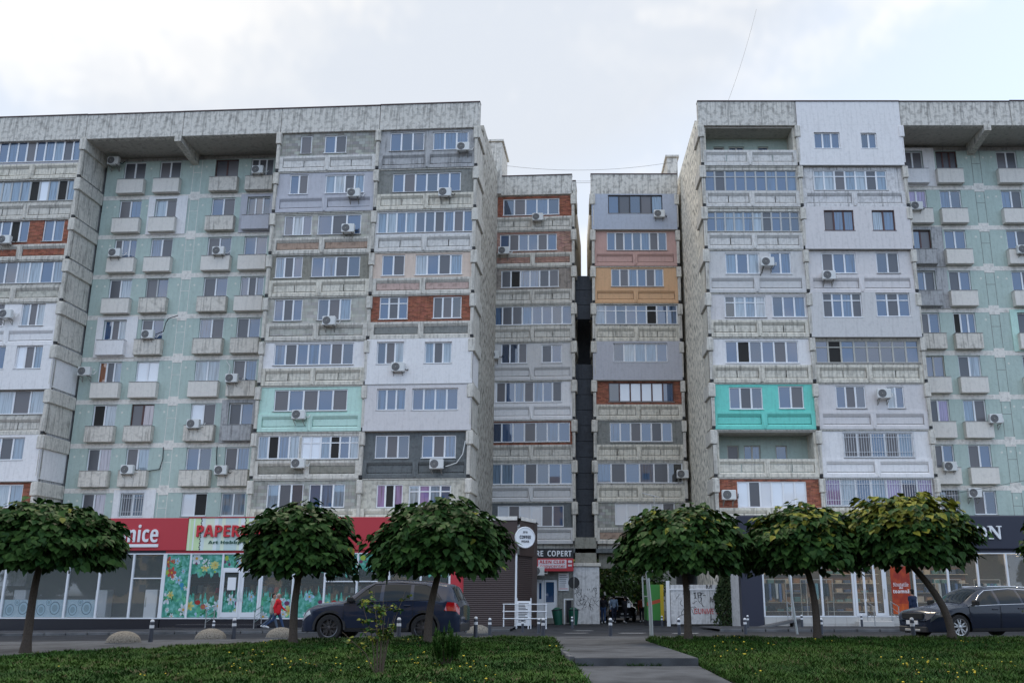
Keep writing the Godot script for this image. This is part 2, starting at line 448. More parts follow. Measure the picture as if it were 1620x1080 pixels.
const GR_ROWS := [
[["ss","W","white","white"],["sss","B","","boxw"],["ss","W","","boxw"],["bs","W","","boxw"]],
[["ll","W","","boxw"],["bb","W","","boxw"],["bs","W","","boxw"],["bs","W","","boxw"]],
[["bs","B","greyp","greyp"],["bb","W","","boxw"],["bs","W","","boxw"],["bs","W","","boxw"]],
[["bs","W","greyp","greyp"],["sb","W","","boxw"],["bs","W","","boxw"],["bb","W","","boxw"]],
[["sb","W","","boxc"],["obb","W","","boxc"],["sb","W","mint","boxw"],["bb","W","","boxw"]],
[["bb","O","","boxw"],["sc","W","","boxw"],["sb","W","","boxw"],["bb","W","","boxw"]],
[["sl","W","","boxw"],["cs","W","","boxw"],["sb","W","","boxw"],["bb","W","","boxw"]],
[["sb","W","","boxw"],["sb","W","","boxw"],["sb","W","","boxw"],["bb","W","","boxw"]],
[["cc:g","D","",""],["sb","W","",""],["sb","W","white",""],["bb","W","",""]]]
const AIR_CON := [["L1","L",3,-35.41,23.34],
["L1","L",5,-34.56,18.4],
["GL","L",1,-30.33,29.81],
["GL","L",1,-20.28,28.85],
["GL","L",3,-29.42,23.2],
["GL","L",3,-22.42,23.17],
["GL","L",5,-26.54,17.59],
["GL","L",6,-30.42,15.23],
["GL","L",6,-20.76,14.64],
["GL","L",7,-22.95,11.77],
["GL","L",8,-26.84,8.96],
["GL","L",8,-20.91,8.88],
["L2","L",2,-12.96,25.93],
["L2","L",3,-13.18,23.55],
["L2","L",5,-14.01,17.57],
["L2","L",7,-15.47,11.82],
["L2","L",8,-15.3,8.93],
["L3","L",1,-6.09,28.89],
["L3","L",2,-7.16,25.81],
["L3","L",6,-9.63,14.62],
["L3","L",8,-7.11,8.82],
["ML","ML",1,-1.56,28.08],
["ML","ML",2,-4.02,25.54],
["ML","ML",5,-4.62,17.77],
["MR","MR",1,7.28,28.29],
["MR","MR",8,8.35,9.39],
["MR","MR",9,8.13,6.64],
["R4","R",4,12.7,21.11],
["R4","R",9,9.7,7.02],
["R5","R",4,16.38,20.25],
["R5","R",7,19.08,12.92],
["GR","R",2,23.11,25.8],
["GR","R",3,29.66,22.8],
["GR","R",7,26.59,11.86],
["GR","R",8,23.5,8.96],
["GR","R",9,24.81,7.38]]

# ---------------------------------------------------------------- camera, sky, sun
func make_world() -> void:
	var cam := Camera3D.new()
	cam.name = "camera"
	cam.projection = Camera3D.PROJECTION_FRUSTUM
	cam.near = 0.1
	cam.far = 3000.0
	cam.size = 0.1 * 1080.0 / 1500.0
	cam.frustum_offset = Vector2(-75.0 / 1500.0 * 0.1, 0.0)
	cam.position = Vector3(0, 1.53, 0)
	cam.rotation_degrees.x = 14.93
	add_child(cam)
	cam.make_current()
	var env := Environment.new()
	env.background_mode = Environment.BG_SKY
	env.tonemap_mode = Environment.TONE_MAPPER_LINEAR
	env.tonemap_exposure = 1.5
	env.sdfgi_enabled = true
	env.ssao_enabled = true
	env.ssil_enabled = true
	var sky := Sky.new()
	var pano := PanoramaSkyMaterial.new()
	pano.panorama = sky_picture()
	pano.energy_multiplier = 1.0
	sky.sky_material = pano
	env.sky = sky
	var we := WorldEnvironment.new()
	we.name = "world"
	we.environment = env
	add_child(we)
	var sun := DirectionalLight3D.new()
	sun.name = "sun"
	sun.light_energy = 0.3
	sun.light_color = Color(1.0, 0.93, 0.82)
	sun.light_angular_distance = 10.0
	sun.shadow_enabled = true
	add_child(sun)
	sun.look_at_from_position(sun_dir() * 100.0, Vector3.ZERO)

func sun_dir() -> Vector3:
	return Vector3(-0.16, 0.80, -0.62).normalized()

# thin broken cloud over a hazy sky: white towards the sun, bluer away from it
func sky_picture() -> ImageTexture:
	var w := 1024; var h := 512
	var im := Image.create(w, h, false, Image.FORMAT_RGBF)
	var f := FastNoiseLite.new()
	f.seed = 4; f.frequency = 0.55; f.fractal_octaves = 6; f.fractal_gain = 0.55
	f.domain_warp_enabled = true; f.domain_warp_amplitude = 0.6; f.domain_warp_frequency = 0.5
	var f2 := FastNoiseLite.new()
	f2.seed = 9; f2.frequency = 0.22; f2.fractal_octaves = 4
	var s := sun_dir()
	for y in h:
		var th := PI * (y + 0.5) / h
		var sy := cos(th); var cy := sin(th)
		for x in w:
			var ph := TAU * (x + 0.5) / w
			var d := Vector3(sin(ph) * cy, sy, -cos(ph) * cy)
			var up := maxf(sy, 0.0)
			var p := Vector3(d.x, 0, d.z) / (up + 0.22)
			var away := acos(clampf(d.dot(s), -1.0, 1.0)) / PI
			var haze := pow(1.0 - up, 12.0)
			var near := exp(-away * 5.5)
			var c := Vector3(0.62, 0.84, 1.18).lerp(Vector3(0.515, 0.55, 0.605), clampf(near * 2.4 - 0.05, 0.0, 1.0))
			c = c.lerp(Vector3(0.80, 0.95, 1.14), clampf(haze * 0.9, 0.0, 1.0))
			var a := f.get_noise_3d(p.x * 1.6, 3.0, p.z * 1.6) + 0.55 * f2.get_noise_3d(p.x * 1.6, 8.0, p.z * 1.6)
			var cover := smoothstep(-0.12 - near * 0.22, 0.28 - near * 0.06, a) * lerpf(smoothstep(0.10, 0.50, up), 1.0, clampf(near * 4.0, 0.0, 1.0))
			var cl := Vector3(1.90, 1.74, 1.56).lerp(Vector3(0.76, 0.755, 0.75), clampf(near * 2.6, 0.0, 1.0)) * (0.93 + 0.12 * f2.get_noise_3d(p.x * 6.0, 20.0, p.z * 6.0))  # clouds away from the sun are brightened to light the shaded fronts
			c = c.lerp(cl, cover * (0.9 - 0.55 * haze))
			if sy < 0.0:
				c = Vector3(0.16, 0.16, 0.15).lerp(Vector3(0.5, 0.5, 0.5), clampf(1.0 + sy * 8.0, 0.0, 1.0))
			im.set_pixel(x, y, Color(c.x, c.y, c.z))
	return ImageTexture.create_from_image(im)

# ---------------------------------------------------------------- apartment blocks
func pane_material(code: String) -> StandardMaterial3D:
	match code:
		"b": return M[["pb0", "pb1", "pb1", "pb2"][rng.randi() % 4]]
		"c": return M[["pc0", "pc1"][rng.randi() % 2]]
		"s": return M[["ps0", "ps1"][rng.randi() % 2]]
		"w": return M["pw0"]
		"o": return M["po0"]
		"l": return M["pl0"]
		"p": return M["pp0"]
		"r": return M["pr0"]
	return M["pd0"]

# a window in the plane z: frame with mullions, one pane for each letter, an outer sill
func window(parent: Node3D, x0: float, x1: float, y0: float, y1: float, z: float, frame: String, panes: String, opts := "", label := "") -> void:
	var fw := 0.065
	var k := panes.length()
	var mb := MB.new()
	mb.box(x0, y0, z - 0.07, x1, y0 + fw, z)
	mb.box(x0, y1 - fw, z - 0.07, x1, y1, z)
	mb.box(x0, y0 + fw, z - 0.07, x0 + fw, y1 - fw, z)
	mb.box(x1 - fw, y0 + fw, z - 0.07, x1, y1 - fw, z)
	var step := (x1 - x0) / k
	for i in range(1, k):
		var m := x0 + step * i
		mb.box(m - 0.05, y0 + fw, z - 0.07, m + 0.05, y1 - fw, z + 0.003)
	var ty := y1 - (y1 - y0) * 0.3
	if "t" in opts:
		mb.box(x0 + fw, ty - 0.03, z - 0.068, x1 - fw, ty + 0.03, z - 0.004)
	var w := part(parent, "window", mb.mesh(), M["frame" + frame])
	if label: w.set_meta("label", label)
	for i in k:
		var a := x0 + step * i + (fw if i == 0 else 0.05)
		var b := x0 + step * (i + 1) - (fw if i == k - 1 else 0.05)
		var p := part(w, "pane", UNIT, pane_material(panes[i]), Vector3((a + b) / 2, (y0 + y1) / 2, z - 0.045))
		p.scale = Vector3(b - a + 0.02, y1 - y0 - 2 * fw + 0.02, 0.012)
		p.rotation = Vector3(rng.randf_range(-0.012, 0.012), rng.randf_range(-0.014, 0.014), 0)
	var sb := MB.new()
	sb.box(x0 - 0.04, y0 - 0.035, z - 0.02, x1 + 0.04, y0 - 0.003, z + 0.13)
	part(w, "sill", sb.mesh(), M["sill"] if rng.randf() < 0.6 else M["frame" + frame])
	if "g" in opts:
		var g := MB.new()
		var n := int((x1 - x0) / 0.14)
		for i in n + 1:
			var gx := lerpf(x0 - 0.05, x1 + 0.05, float(i) / n)
			g.box(gx - 0.011, y0 - 0.05, z + 0.16, gx + 0.011, y1 + 0.05, z + 0.18)
		for q in [0.0, 0.22, 0.78, 1.0]:
			var gy := lerpf(y0 - 0.04, y1 + 0.04, q)
			g.box(x0 - 0.07, gy - 0.012, z + 0.155, x1 + 0.07, gy + 0.012, z + 0.185)
			for gx in [x0 - 0.06, x1 + 0.06]:
				g.box(gx - 0.01, gy - 0.01, z - 0.02, gx + 0.01, gy + 0.01, z + 0.155)
		part(w, "grille", g.mesh(), M["grille"])

# precast balustrade of a loggia: slanting rail, two sunk panels, posts and a lower rail
func parapet(b: Node3D, x0: float, x1: float, s: float, mkey: String, two: bool) -> void:
	var m: Material = M[mkey]
	var rail: Material = M["conc"] if mkey in ["brick", "pinkbrick", "brickmix", "blockb", "block", "olive", "dkplaster", "pinkp", "beige"] else m
	var mb := MB.new()
	var yt := s - 0.08; var ya := s - 0.38; var yb := s - 0.84; var yc := s - 1.14
	var d := -0.11
	mb.box(x0, ya + 0.16, d, x1, yt, 0.0)
	mb.quad(Vector3(x0, ya, d), Vector3(x0, ya + 0.16, 0), Vector3(x1, ya + 0.16, 0), Vector3(x1, ya, d))
	mb.box(x0, yc, d - 0.1, x1, yb - 0.10, 0.0)
	mb.quad(Vector3(x0, yb - 0.10, 0), Vector3(x0, yb, d), Vector3(x1, yb, d), Vector3(x1, yb - 0.10, 0))
	var mid := (x0 + x1) / 2
	for px in [[x0, x0 + 0.24], [mid - 0.17, mid + 0.17], [x1 - 0.24, x1]]:
		mb.box(px[0], yb - 0.1, d - 0.05, px[1], ya + 0.16, -0.003)
	# splayed foot of the middle post
	mb.quad(Vector3(mid - 0.17, ya + 0.16, 0.0), Vector3(mid, ya + 0.16, 0.0), Vector3(mid, yc + 0.05, 0.07), Vector3(mid - 0.10, yc + 0.05, 0.0))
	mb.quad(Vector3(mid, ya + 0.16, 0.0), Vector3(mid + 0.17, ya + 0.16, 0.0), Vector3(mid + 0.10, yc + 0.05, 0.0), Vector3(mid, yc + 0.05, 0.07))
	var pr := part(b, "balustrade", mb.mesh(), rail)
	for q in [[x0 + 0.24, mid - 0.17], [mid + 0.17, x1 - 0.24]]:
		var n := 2 if two else 1
		var wd: float = (q[1] - q[0]) / n
		for i in n:
			var pb := MB.new()
			pb.box(q[0] + wd * i + 0.028, yb + 0.03, d - 0.06, q[0] + wd * (i + 1) - 0.028, ya - 0.02, d + rng.randf_range(0.0, 0.03))
			part(pr, "panel", pb.mesh(), m)

# upright fin between two bays with its bracket block at each floor
func fin(b: Node3D, x: float, s: float, mkey := "conc") -> void:
	var mb := MB.new()
	mb.box(x - 0.10, s - 0.95, -0.25, x + 0.10, s + 0.75, 0.07)
	mb.box(x + 0.02, s - 0.85, 0.07, x + 0.07, s + 0.70, 0.10)
	part(b, "fin", mb.mesh(), M[mkey])
	var kb := MB.new()
	kb.cbox(x - 0.17, s + 0.78, -0.25, x + 0.17, s + 1.56, 0.16, 0.03)
	part(b, "bracket", kb.mesh(), M[mkey])
	var hb := MB.new()
	hb.box(x - 0.09, s - 1.12, -0.1, x + 0.09, s - 0.96, 0.05)
	part(b, "joint_seal", hb.mesh(), M["cable"])

# flank of a projecting loggia stack, facing +x (side 1) or -x (side -1), from the front plane back
func flank(b: Node3D, x: float, s: float, depth: float, side: float, mkey: String, beam: String) -> void:
	var mb := MB.new()
	var a := x - 0.18 if side > 0 else x
	mb.box(a, s - 1.0, -depth, a + 0.18, s + 0.80, -0.12)
	part(b, "flank_panel", mb.mesh(), M[mkey])
	var kb := MB.new()
	var lo := x - 0.2 if side > 0 else x - 0.14
	kb.cbox(lo, s + 0.80, -depth, lo + 0.34, s + 1.62, 0.14, 0.03)
	part(b, "flank_beam", kb.mesh(), M[beam])

func bay(b: Node3D, key: String, top: float, flanks := Vector2i.ZERO, depth := 2.7) -> void:
	var spec: Array = BAYS[key]
	var x0: float = spec[0] + 0.1; var x1: float = spec[1] - 0.1
	var rows: Array = spec[2]
	for i in rows.size():
		var row: Array = rows[i]
		var s := top - 2.8 * i
		var style: String = row[0]
		var holes := []
		for w in row[3]: holes.append([w[0], w[1], w[2], w[3]])
		if style == "smooth":
			var mb := MB.new()
			mb.wall(x0 - 0.1, x1 + 0.1, s - 1.16, s + 1.62, 0.09, holes, 0.2)
			part(b, "rendered_wall", mb.mesh(), M[row[1]])
			var ln := MB.new()
			ln.box(x0 - 0.12, s - 1.20, -0.1, x1 + 0.12, s - 1.163, 0.13)
			part(b, "drip_edge", ln.mesh(), M["sill"])
			for w in row[3]: window(b, w[0], w[1], w[2], w[3], -0.02, w[4], w[5], w[6])
		else:
			parapet(b, x0, x1, s, row[2], row[2] in ["whitep", "cream", "conc"])
			if style == "open":
				open_loggia(b, x0, x1, s, i)
			else:
				var mb := MB.new()
				mb.wall(x0, x1, s - 0.10, s + 1.56, -0.10, holes, 0.16)
				part(b, "infill_wall", mb.mesh(), M[row[1]])
				for w in row[3]: window(b, w[0], w[1], w[2], w[3], -0.16, w[4], w[5], w[6])
			# lintel edge of the floor above, set back under a dark joint
			var lb := MB.new()
			lb.box(x0, s + 1.575, -0.3, x1, s + 1.645, -0.05 if i > 0 else -0.13)
			part(b, "slab_edge", lb.mesh(), M["conc"])
		if not (style == "smooth" and false):
			for sd in [0, 1]:
				var fx: float = spec[sd]
				var fl := flanks.x if sd == 0 else flanks.y
				if fl == 0:
					if sd == 1: fin(b, fx, s, "white" if style == "smooth" and row[1] == "white" else "conc")
				else:
					flank(b, fx, s, depth, float(fl), "white" if style == "smooth" and row[1] == "white" else ("cream" if fl < 0 else "conc"), "conc")
					fin(b, fx - fl * 0.1, s)

func open_loggia(b: Node3D, x0: float, x1: float, s: float, row: int) -> void:
	var holes := []
	var wl := [[x0 + 1.0, x0 + 1.7, s - 0.4, s + 0.95, "s"], [x0 + 2.0, x0 + 3.0, s - 0.4, s + 0.95, "bb"], [x0 + 3.9, x0 + 4.6, s - 0.4, s + 0.95, "b"]]
	for w in wl: holes.append([w[0], w[1], w[2], w[3]])
	var mb := MB.new()
	mb.wall(x0, x1, s - 1.1, s + 1.6, -1.6, holes, 0.15)
	part(b, "loggia_back_wall", mb.mesh(), M["green"])
	for w in wl: window(b, w[0], w[1], w[2], w[3], -1.7, "O", w[4])
	var fb := MB.new()
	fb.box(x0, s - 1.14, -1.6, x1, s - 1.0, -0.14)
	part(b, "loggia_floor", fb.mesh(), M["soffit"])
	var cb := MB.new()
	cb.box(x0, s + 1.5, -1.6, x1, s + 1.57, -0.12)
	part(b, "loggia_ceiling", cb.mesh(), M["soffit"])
	for sx in [x0 + 0.095, x1 - 0.18]:
		var db := MB.new()
		db.box(sx, s - 1.0, -1.6, sx + 0.18, s + 1.5, -0.12)
		part(b, "loggia_side_wall", db.mesh(), M["cream"])

# recessed panel wall with single windows over little plinth boxes
func green_wall(b: Node3D, x0: float, x1: float, cols: Array, rows: Array, top: float, joints: Array) -> void:
	var z := -2.7
	for i in rows.size():
		var s := top - 2.8 * i
		var holes := []
		for j in cols.size():
			holes.append([cols[j][0], cols[j][1], s, s + 1.42])
		var mb := MB.new()
		mb.wall(x0, x1, s - 1.06, s + 1.44, z, holes, 0.22)
		part(b, "wall_panel", mb.mesh(), M["green"])
		var bb := MB.new()
		bb.box(x0, s - 1.36, z - 0.2, x1, s - 1.062, z + 0.012)
		part(b, "joint_band", bb.mesh(), M["band"])
		for q in joints:
			var jb := MB.new()
			jb.box(q - 0.3, s - 1.06, z - 0.05, q - 0.27, s + 1.44, z + 0.006)
			jb.box(q + 0.27, s - 1.06, z - 0.05, q + 0.3, s + 1.44, z + 0.006)
			jb.box(q - 0.27, s + 0.5, z - 0.05, q + 0.27, s + 0.53, z + 0.006)
			part(b, "panel_joint", jb.mesh(), M["dkplaster"] if x0 > 0 else M["band"])
			var pb := MB.new()
			pb.box(q - 0.33, s - 1.5, z - 0.1, q + 0.33, s - 0.9, z + 0.02)
			part(b, "joint_patch", pb.mesh(), M["band"])
		var db := MB.new()
		var dx := x0 + 0.35
		while dx < x1:
			var hit := false
			for h in holes:
				if dx > h[0] - 0.2 and dx < h[1] + 0.2: hit = true
			if not hit and rng.randf() < 0.8:
				db.lathe(Vector3(dx, s + 0.95 + rng.randf_range(-0.05, 0.05), z + 0.004), Vector3.BACK, [Vector2(0.075, 0.0), Vector2(0.0, 0.006)], 8)
			dx += 0.55
		if db.v.size(): part(b, "anchor_dots", db.mesh(), M["dot"]).set_meta("kind", "stuff")
		for j in cols.size():
			var e: Array = rows[i][j]
			var a: float = cols[j][0]; var c: float = cols[j][1]
			var pn: String = e[0]
			var op := ""
			if ":" in pn:
				op = pn.get_slice(":", 1)
				pn = pn.get_slice(":", 0)
			if e[2]:
				var sb := MB.new()
				sb.wall(a - 0.45, c + 0.75, s - 1.12, s + 1.62, z + 0.07, [[a, c, s, s + 1.42]], 0.08)
				part(b, "insulated_panel", sb.mesh(), M[e[2]])
			window(b, a, c, s, s + 1.42, z - 0.1, e[1], pn, op)
			if e[3]:
				var xb := MB.new()
				xb.cbox(a - 0.16, s - 1.02, z, c + 0.16, s - 0.02, z + 0.42, 0.02)
				part(b, "window_box", xb.mesh(), M[e[3]])
				var cap := MB.new()
				cap.box(a - 0.17, s - 0.018, z + 0.02, c + 0.17, s - 0.001, z + 0.45)
				part(b, "box_cap", cap.mesh(), M["sill"])

func block_shell(b: Node3D, x0: float, x1: float, z0: float, z1: float, roof: float, low: float, mkey: String) -> void:
	var mb := MB.new()
	mb.box(x0, low, z0, x1, roof, z1)
	part(b, "core_wall", mb.mesh(), M[mkey])

func fascia(b: Node3D, x0: float, x1: float, y0: float, y1: float, z0: float, z1: float, mkey := "roofconc") -> void:
	# in panels with open joints, as cast
	var n := maxi(1, int(round((x1 - x0) / 6.4)))
	for i in n:
		var a := lerpf(x0, x1, float(i) / n); var c := lerpf(x0, x1, float(i + 1) / n)
		var mb := MB.new()
		var up := rng.randf_range(-0.03, 0.03)
		mb.cbox(a + 0.015, y0, z0, c - 0.015, y1 + up, z1, 0.025)
		var f := part(b, "roof_fascia", mb.mesh(), M[mkey])
		var cap := MB.new()
		cap.box(a, y1 + up, z0, c, y1 + up + 0.06, z1 + 0.05)
		part(f, "flashing", cap.mesh(), M["flashing"])

func air_conditioner(label: String, at: Vector3, turn: float) -> void:
	var o := thing("air_conditioner", label, "air conditioner", at, turn, "air conditioners on the facades")
	var mb := MB.new()
	mb.cbox(-0.40, -0.28, 0.0, 0.40, 0.28, 0.30, 0.03)
	part(o, "casing", mb.mesh(), M["acwhite"])
	var fm := MB.new()
	fm.lathe(Vector3(-0.12, 0, 0.302), Vector3.BACK, [Vector2(0.245, 0.0), Vector2(0.225, 0.012), Vector2(0.21, 0.004), Vector2(0.05, 0.004), Vector2(0.045, 0.016), Vector2(0.0, 0.016)], 18)
	var g := part(o, "fan_grille", fm.mesh(), M["acdark"])
	var rg := MB.new()
	for rr in [0.09, 0.135, 0.18]: rg.lathe(Vector3(-0.12, 0, 0.308), Vector3.BACK, [Vector2(rr - 0.007, 0.0), Vector2(rr, 0.008), Vector2(rr + 0.007, 0.0)], 16)
	part(g, "guard_ring", rg.mesh(), M["acsteel"])
	var hb := MB.new()
	hb.lathe(Vector3(-0.12, 0, 0.32), Vector3.BACK, [Vector2(0.05, 0.0), Vector2(0.0, 0.006)], 10)
	part(g, "hub", hb.mesh(), M["acsteel"])
	for sx in [-0.28, 0.26]:
		var kb := MB.new()
		kb.box(sx - 0.02, -0.325, -0.24, sx + 0.02, -0.285, 0.34)
		kb.box(sx - 0.02, -0.62, -0.24, sx + 0.02, -0.325, -0.21)
		kb.quad(Vector3(sx - 0.02, -0.6, -0.21), Vector3(sx - 0.02, -0.33, 0.26), Vector3(sx + 0.02, -0.33, 0.26), Vector3(sx + 0.02, -0.6, -0.21))
		part(o, "wall_bracket", kb.mesh(), M["acsteel"])
	var pb := MB.new()
	pb.path([Vector3(0.40, -0.12, 0.1), Vector3(0.55, -0.16, 0.02), Vector3(0.6, 0.1, -0.18)], [0.025, 0.025, 0.025], 6)
	part(o, "pipe", pb.mesh(), M["acwhite"] if rng.randf() < 0.6 else M["cable"])

func ordinal(i: int) -> String:
	return ["top", "second", "third", "fourth", "fifth", "sixth", "seventh", "eighth", "lowest"][i - 1]

func make_blocks() -> void:
	var th := deg_to_rad(3.66)
	var left := thing("apartment_block", "long concrete block with pale green recessed wall and loggias above the red shop sign", "apartment building", Vector3(0, 0, -54.7), -th, "panel apartment blocks")
	var midl := thing("apartment_block", "narrow set-back grey block with brick top loggia, left of the dark gap", "apartment building", Vector3(0, 0, -64.6), -th, "panel apartment blocks")
	var midr := thing("apartment_block", "narrow set-back block with blue, pink and orange loggias right of the dark gap", "apartment building", Vector3(0, 0, -64.6), 0, "panel apartment blocks")
	var right := thing("apartment_block", "concrete block with turquoise loggia and green recessed wall above the navy shop", "apartment building", Vector3(0, 0, -54.9), 0, "panel apartment blocks")
	var RT := 32.1
	# left block
	block_shell(left, -37.9, -31.25, -14.0, -0.4, 31.5, 2.0, "greyp")
	block_shell(left, -31.25, -18.2, -14.0, -3.05, 31.5, 2.0, "greyp")
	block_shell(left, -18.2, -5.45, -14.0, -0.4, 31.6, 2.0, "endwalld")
	bay(left, "L1", 28.8, Vector2i(0, 1))
	bay(left, "L2", 28.8)
	bay(left, "L3", 28.8, Vector2i(0, 1), 2.4)
	for i in 9: fin(left, -18.15, 28.8 - 2.8 * i)
	green_wall(left, -31.05, -18.2, GL_COLS, GL_ROWS, 28.55, [-24.7])
	fascia(left, -37.9, -31.2, 30.35, RT, -0.4, 0.06)
	fascia(left, -31.2, -18.1, 30.35, RT, -0.4, 0.06)
	fascia(left, -18.1, -5.1, 30.35, RT, -0.4, 0.06)
	var sf := MB.new()
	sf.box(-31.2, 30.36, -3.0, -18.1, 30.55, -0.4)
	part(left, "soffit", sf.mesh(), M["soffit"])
	roof_bracket(left, -24.9, 30.36)
	var ew := MB.new()
	ew.box(-5.45, 2.0, -14.0, -5.2, 31.75, -2.35)
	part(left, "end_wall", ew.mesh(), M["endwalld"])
	# set-back blocks
	block_shell(midl, -5.0, 1.1, -12.0, -0.35, 30.4, 4.3, "conc")
	bay(midl, "ML", 28.33, Vector2i(0, 1), 2.0)
	fascia(midl, -5.0, 0.95, 29.95, 31.45, -0.4, 0.06)
	fascia(midl, 0.96, 1.22, 29.8, 31.0, -2.0, 0.0)
	block_shell(midr, 2.6, 8.7, -12.0, -0.35, 30.4, 4.3, "conc")
	bay(midr, "MR", 28.33, Vector2i(-1, 0), 2.0)
	fascia(midr, 2.3, 8.7, 29.95, 31.5, -0.4, 0.06)
	var mw := MB.new()
	mw.box(2.36, 2.0, -12.0, 2.6, 31.2, -1.9)
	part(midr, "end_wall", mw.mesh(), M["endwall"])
	# right block
	block_shell(right, 9.2, 15.15, -14.0, -1.8, 31.6, 2.0, "conc")
	block_shell(right, 15.15, 21.7, -14.0, -0.4, 31.6, 2.0, "conc")
	block_shell(right, 21.7, 40.0, -14.0, -3.05, 31.5, 2.0, "greyp")
	var wb := MB.new()
	wb.box(8.95, 2.0, -14.0, 9.2, 31.75, -1.85)
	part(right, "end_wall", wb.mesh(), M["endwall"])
	bay(right, "R4", 28.8, Vector2i(-1, 0), 1.9)
	bay(right, "R5", 28.8, Vector2i(0, 0))
	green_wall(right, 21.7, 36.0, GR_COLS, GR_ROWS, 28.55, [27.6])
	fascia(right, 8.85, 15.15, 30.4, RT, -0.4, 0.06)
	fascia(right, 15.15, 21.8, 30.4, RT, -0.4, 0.09, "white")
	fascia(right, 21.8, 36.0, 30.4, RT, -0.4, 0.06)
	var sr := MB.new()
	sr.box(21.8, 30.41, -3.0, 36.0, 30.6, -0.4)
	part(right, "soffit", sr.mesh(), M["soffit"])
	roof_bracket(right, 27.3, 30.41)
	# stair heads standing on the roofs behind
	for q in [[left, -5.9, -4.9, -13.0, -9.6, 34.2], [midr, 8.2, 9.0, -4.5, -1.6, 33.7]]:
		var hb := MB.new()
		hb.cbox(q[1], 30.0, q[3], q[2], q[5], q[4], 0.03)
		var r := part(q[0], "stair_head", hb.mesh(), M["roofconc"])
		var cb := MB.new()
		cb.box(q[1] - 0.12, q[5], q[3] - 0.12, q[2] + 0.12, q[5] + 0.15, q[4] + 0.12)
		part(r, "roof_slab", cb.mesh(), M["roofconc"])
	# dark sheets closing the joint between the set-back blocks
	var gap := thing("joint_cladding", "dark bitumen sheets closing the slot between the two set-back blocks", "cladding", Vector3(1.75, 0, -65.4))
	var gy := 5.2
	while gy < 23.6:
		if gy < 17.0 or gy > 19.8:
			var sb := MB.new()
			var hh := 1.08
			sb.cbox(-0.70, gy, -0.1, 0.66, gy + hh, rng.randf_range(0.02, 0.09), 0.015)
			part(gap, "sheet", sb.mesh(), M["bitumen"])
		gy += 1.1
	var names := {"L1": "the leftmost loggia stack", "GL": "the left pale green wall", "L2": "the loggias just right of the left green wall", "L3": "the corner loggias of the left block", "ML": "the set-back block left of the dark gap", "MR": "the set-back block right of the dark gap", "R4": "the loggia stack with the turquoise balcony", "R5": "the loggias right of the turquoise balcony", "GR": "the right pale green wall"}
	var count := {}
	for a in AIR_CON:
		var host: Node3D = {"L": left, "ML": midl, "MR": midr, "R": right}[a[1]]
		var z := -2.7 + 0.43 if a[0] in ["GL", "GR"] else 0.12
		var k := "%s%d" % [a[0], a[2]]
		count[k] = count.get(k, 0) + 1
		var tail := ""
		if k in ["GL1", "GL3", "GL6", "GL8"]: tail = ", left one" if count[k] == 1 else ", right one"
		air_conditioner("air conditioner on %s, %s window row%s" % [names[a[0]], ordinal(a[2]), tail], host.transform * Vector3(a[3], a[4], z), host.rotation.y)

func roof_bracket(b: Node3D, x: float, y: float) -> void:
	var mb := MB.new()
	var w := 0.22
	for s in [-1.0, 1.0]:
		var p := [Vector3(x + s * w, y - 0.35, 0.08), Vector3(x + s * w, y + 0.1, 0.08), Vector3(x + s * w, y + 0.1, -2.7), Vector3(x + s * w, y - 0.75, -2.7)]
		if s < 0: mb.quad(p[3], p[2], p[1], p[0])
		else: mb.quad(p[0], p[1], p[2], p[3])
	mb.quad(Vector3(x - w, y - 0.35, 0.08), Vector3(x - w, y + 0.1, 0.08), Vector3(x + w, y + 0.1, 0.08), Vector3(x + w, y - 0.35, 0.08))
	mb.quad(Vector3(x - w, y - 0.75, -2.7), Vector3(x - w, y - 0.35, 0.08), Vector3(x + w, y - 0.35, 0.08), Vector3(x + w, y - 0.75, -2.7))
	part(b, "roof_beam", mb.mesh(), M["conc"])

# ---------------------------------------------------------------- ground, lawn, path
func gh(x: float, z: float) -> float:
	var d := -z
	var h := 0.3
	if d > 65.0: h = -0.3
	elif d > 45.0: h = -0.1 - 0.2 * (d - 45.0) / 20.0
	elif d > 28.0: h = 0.3 - 0.4 * (d - 28.0) / 17.0
	elif d < 25.0: h = 0.3 - 0.024 * (25.0 - maxf(d, -10.0))
	return h - minf(0.3, 0.011 * maxf(0.0, -x - 6.0))

func lawn_edge(x: float) -> float:
	return 25.5 - (0.67 * clampf(-5.0 - x, 0.0, 30.0) if x < -5.0 else 0.0)

func lawn_h(x: float, z: float) -> float:
	var d := -z
	return 0.41 - 0.024 * maxf(0.0, 25.5 - d) - minf(0.3, 0.011 * maxf(0.0, -x - 6.0)) + 0.018 * sin(x * 1.7 + d * 0.9) * sin(d * 1.3 - x * 0.6)

func path_left(d: float) -> float: return lerpf(0.50, -0.12, (d - 15.0) / 10.5)
func path_right(d: float) -> float: return lerpf(2.78, 2.2, (d - 15.0) / 10.5)

func sheet(fx: Callable, nx: int, ny: int) -> ArrayMesh:
	var mb := MB.new()
	for i in nx:
		for j in ny:
			var a: Vector3 = fx.call(float(i) / nx, float(j) / ny)
			var b: Vector3 = fx.call(float(i) / nx, float(j + 1) / ny)
			var c: Vector3 = fx.call(float(i + 1) / nx, float(j + 1) / ny)
			var d: Vector3 = fx.call(float(i + 1) / nx, float(j) / ny)
			mb.quad(a, b, c, d)
	return mb.mesh()

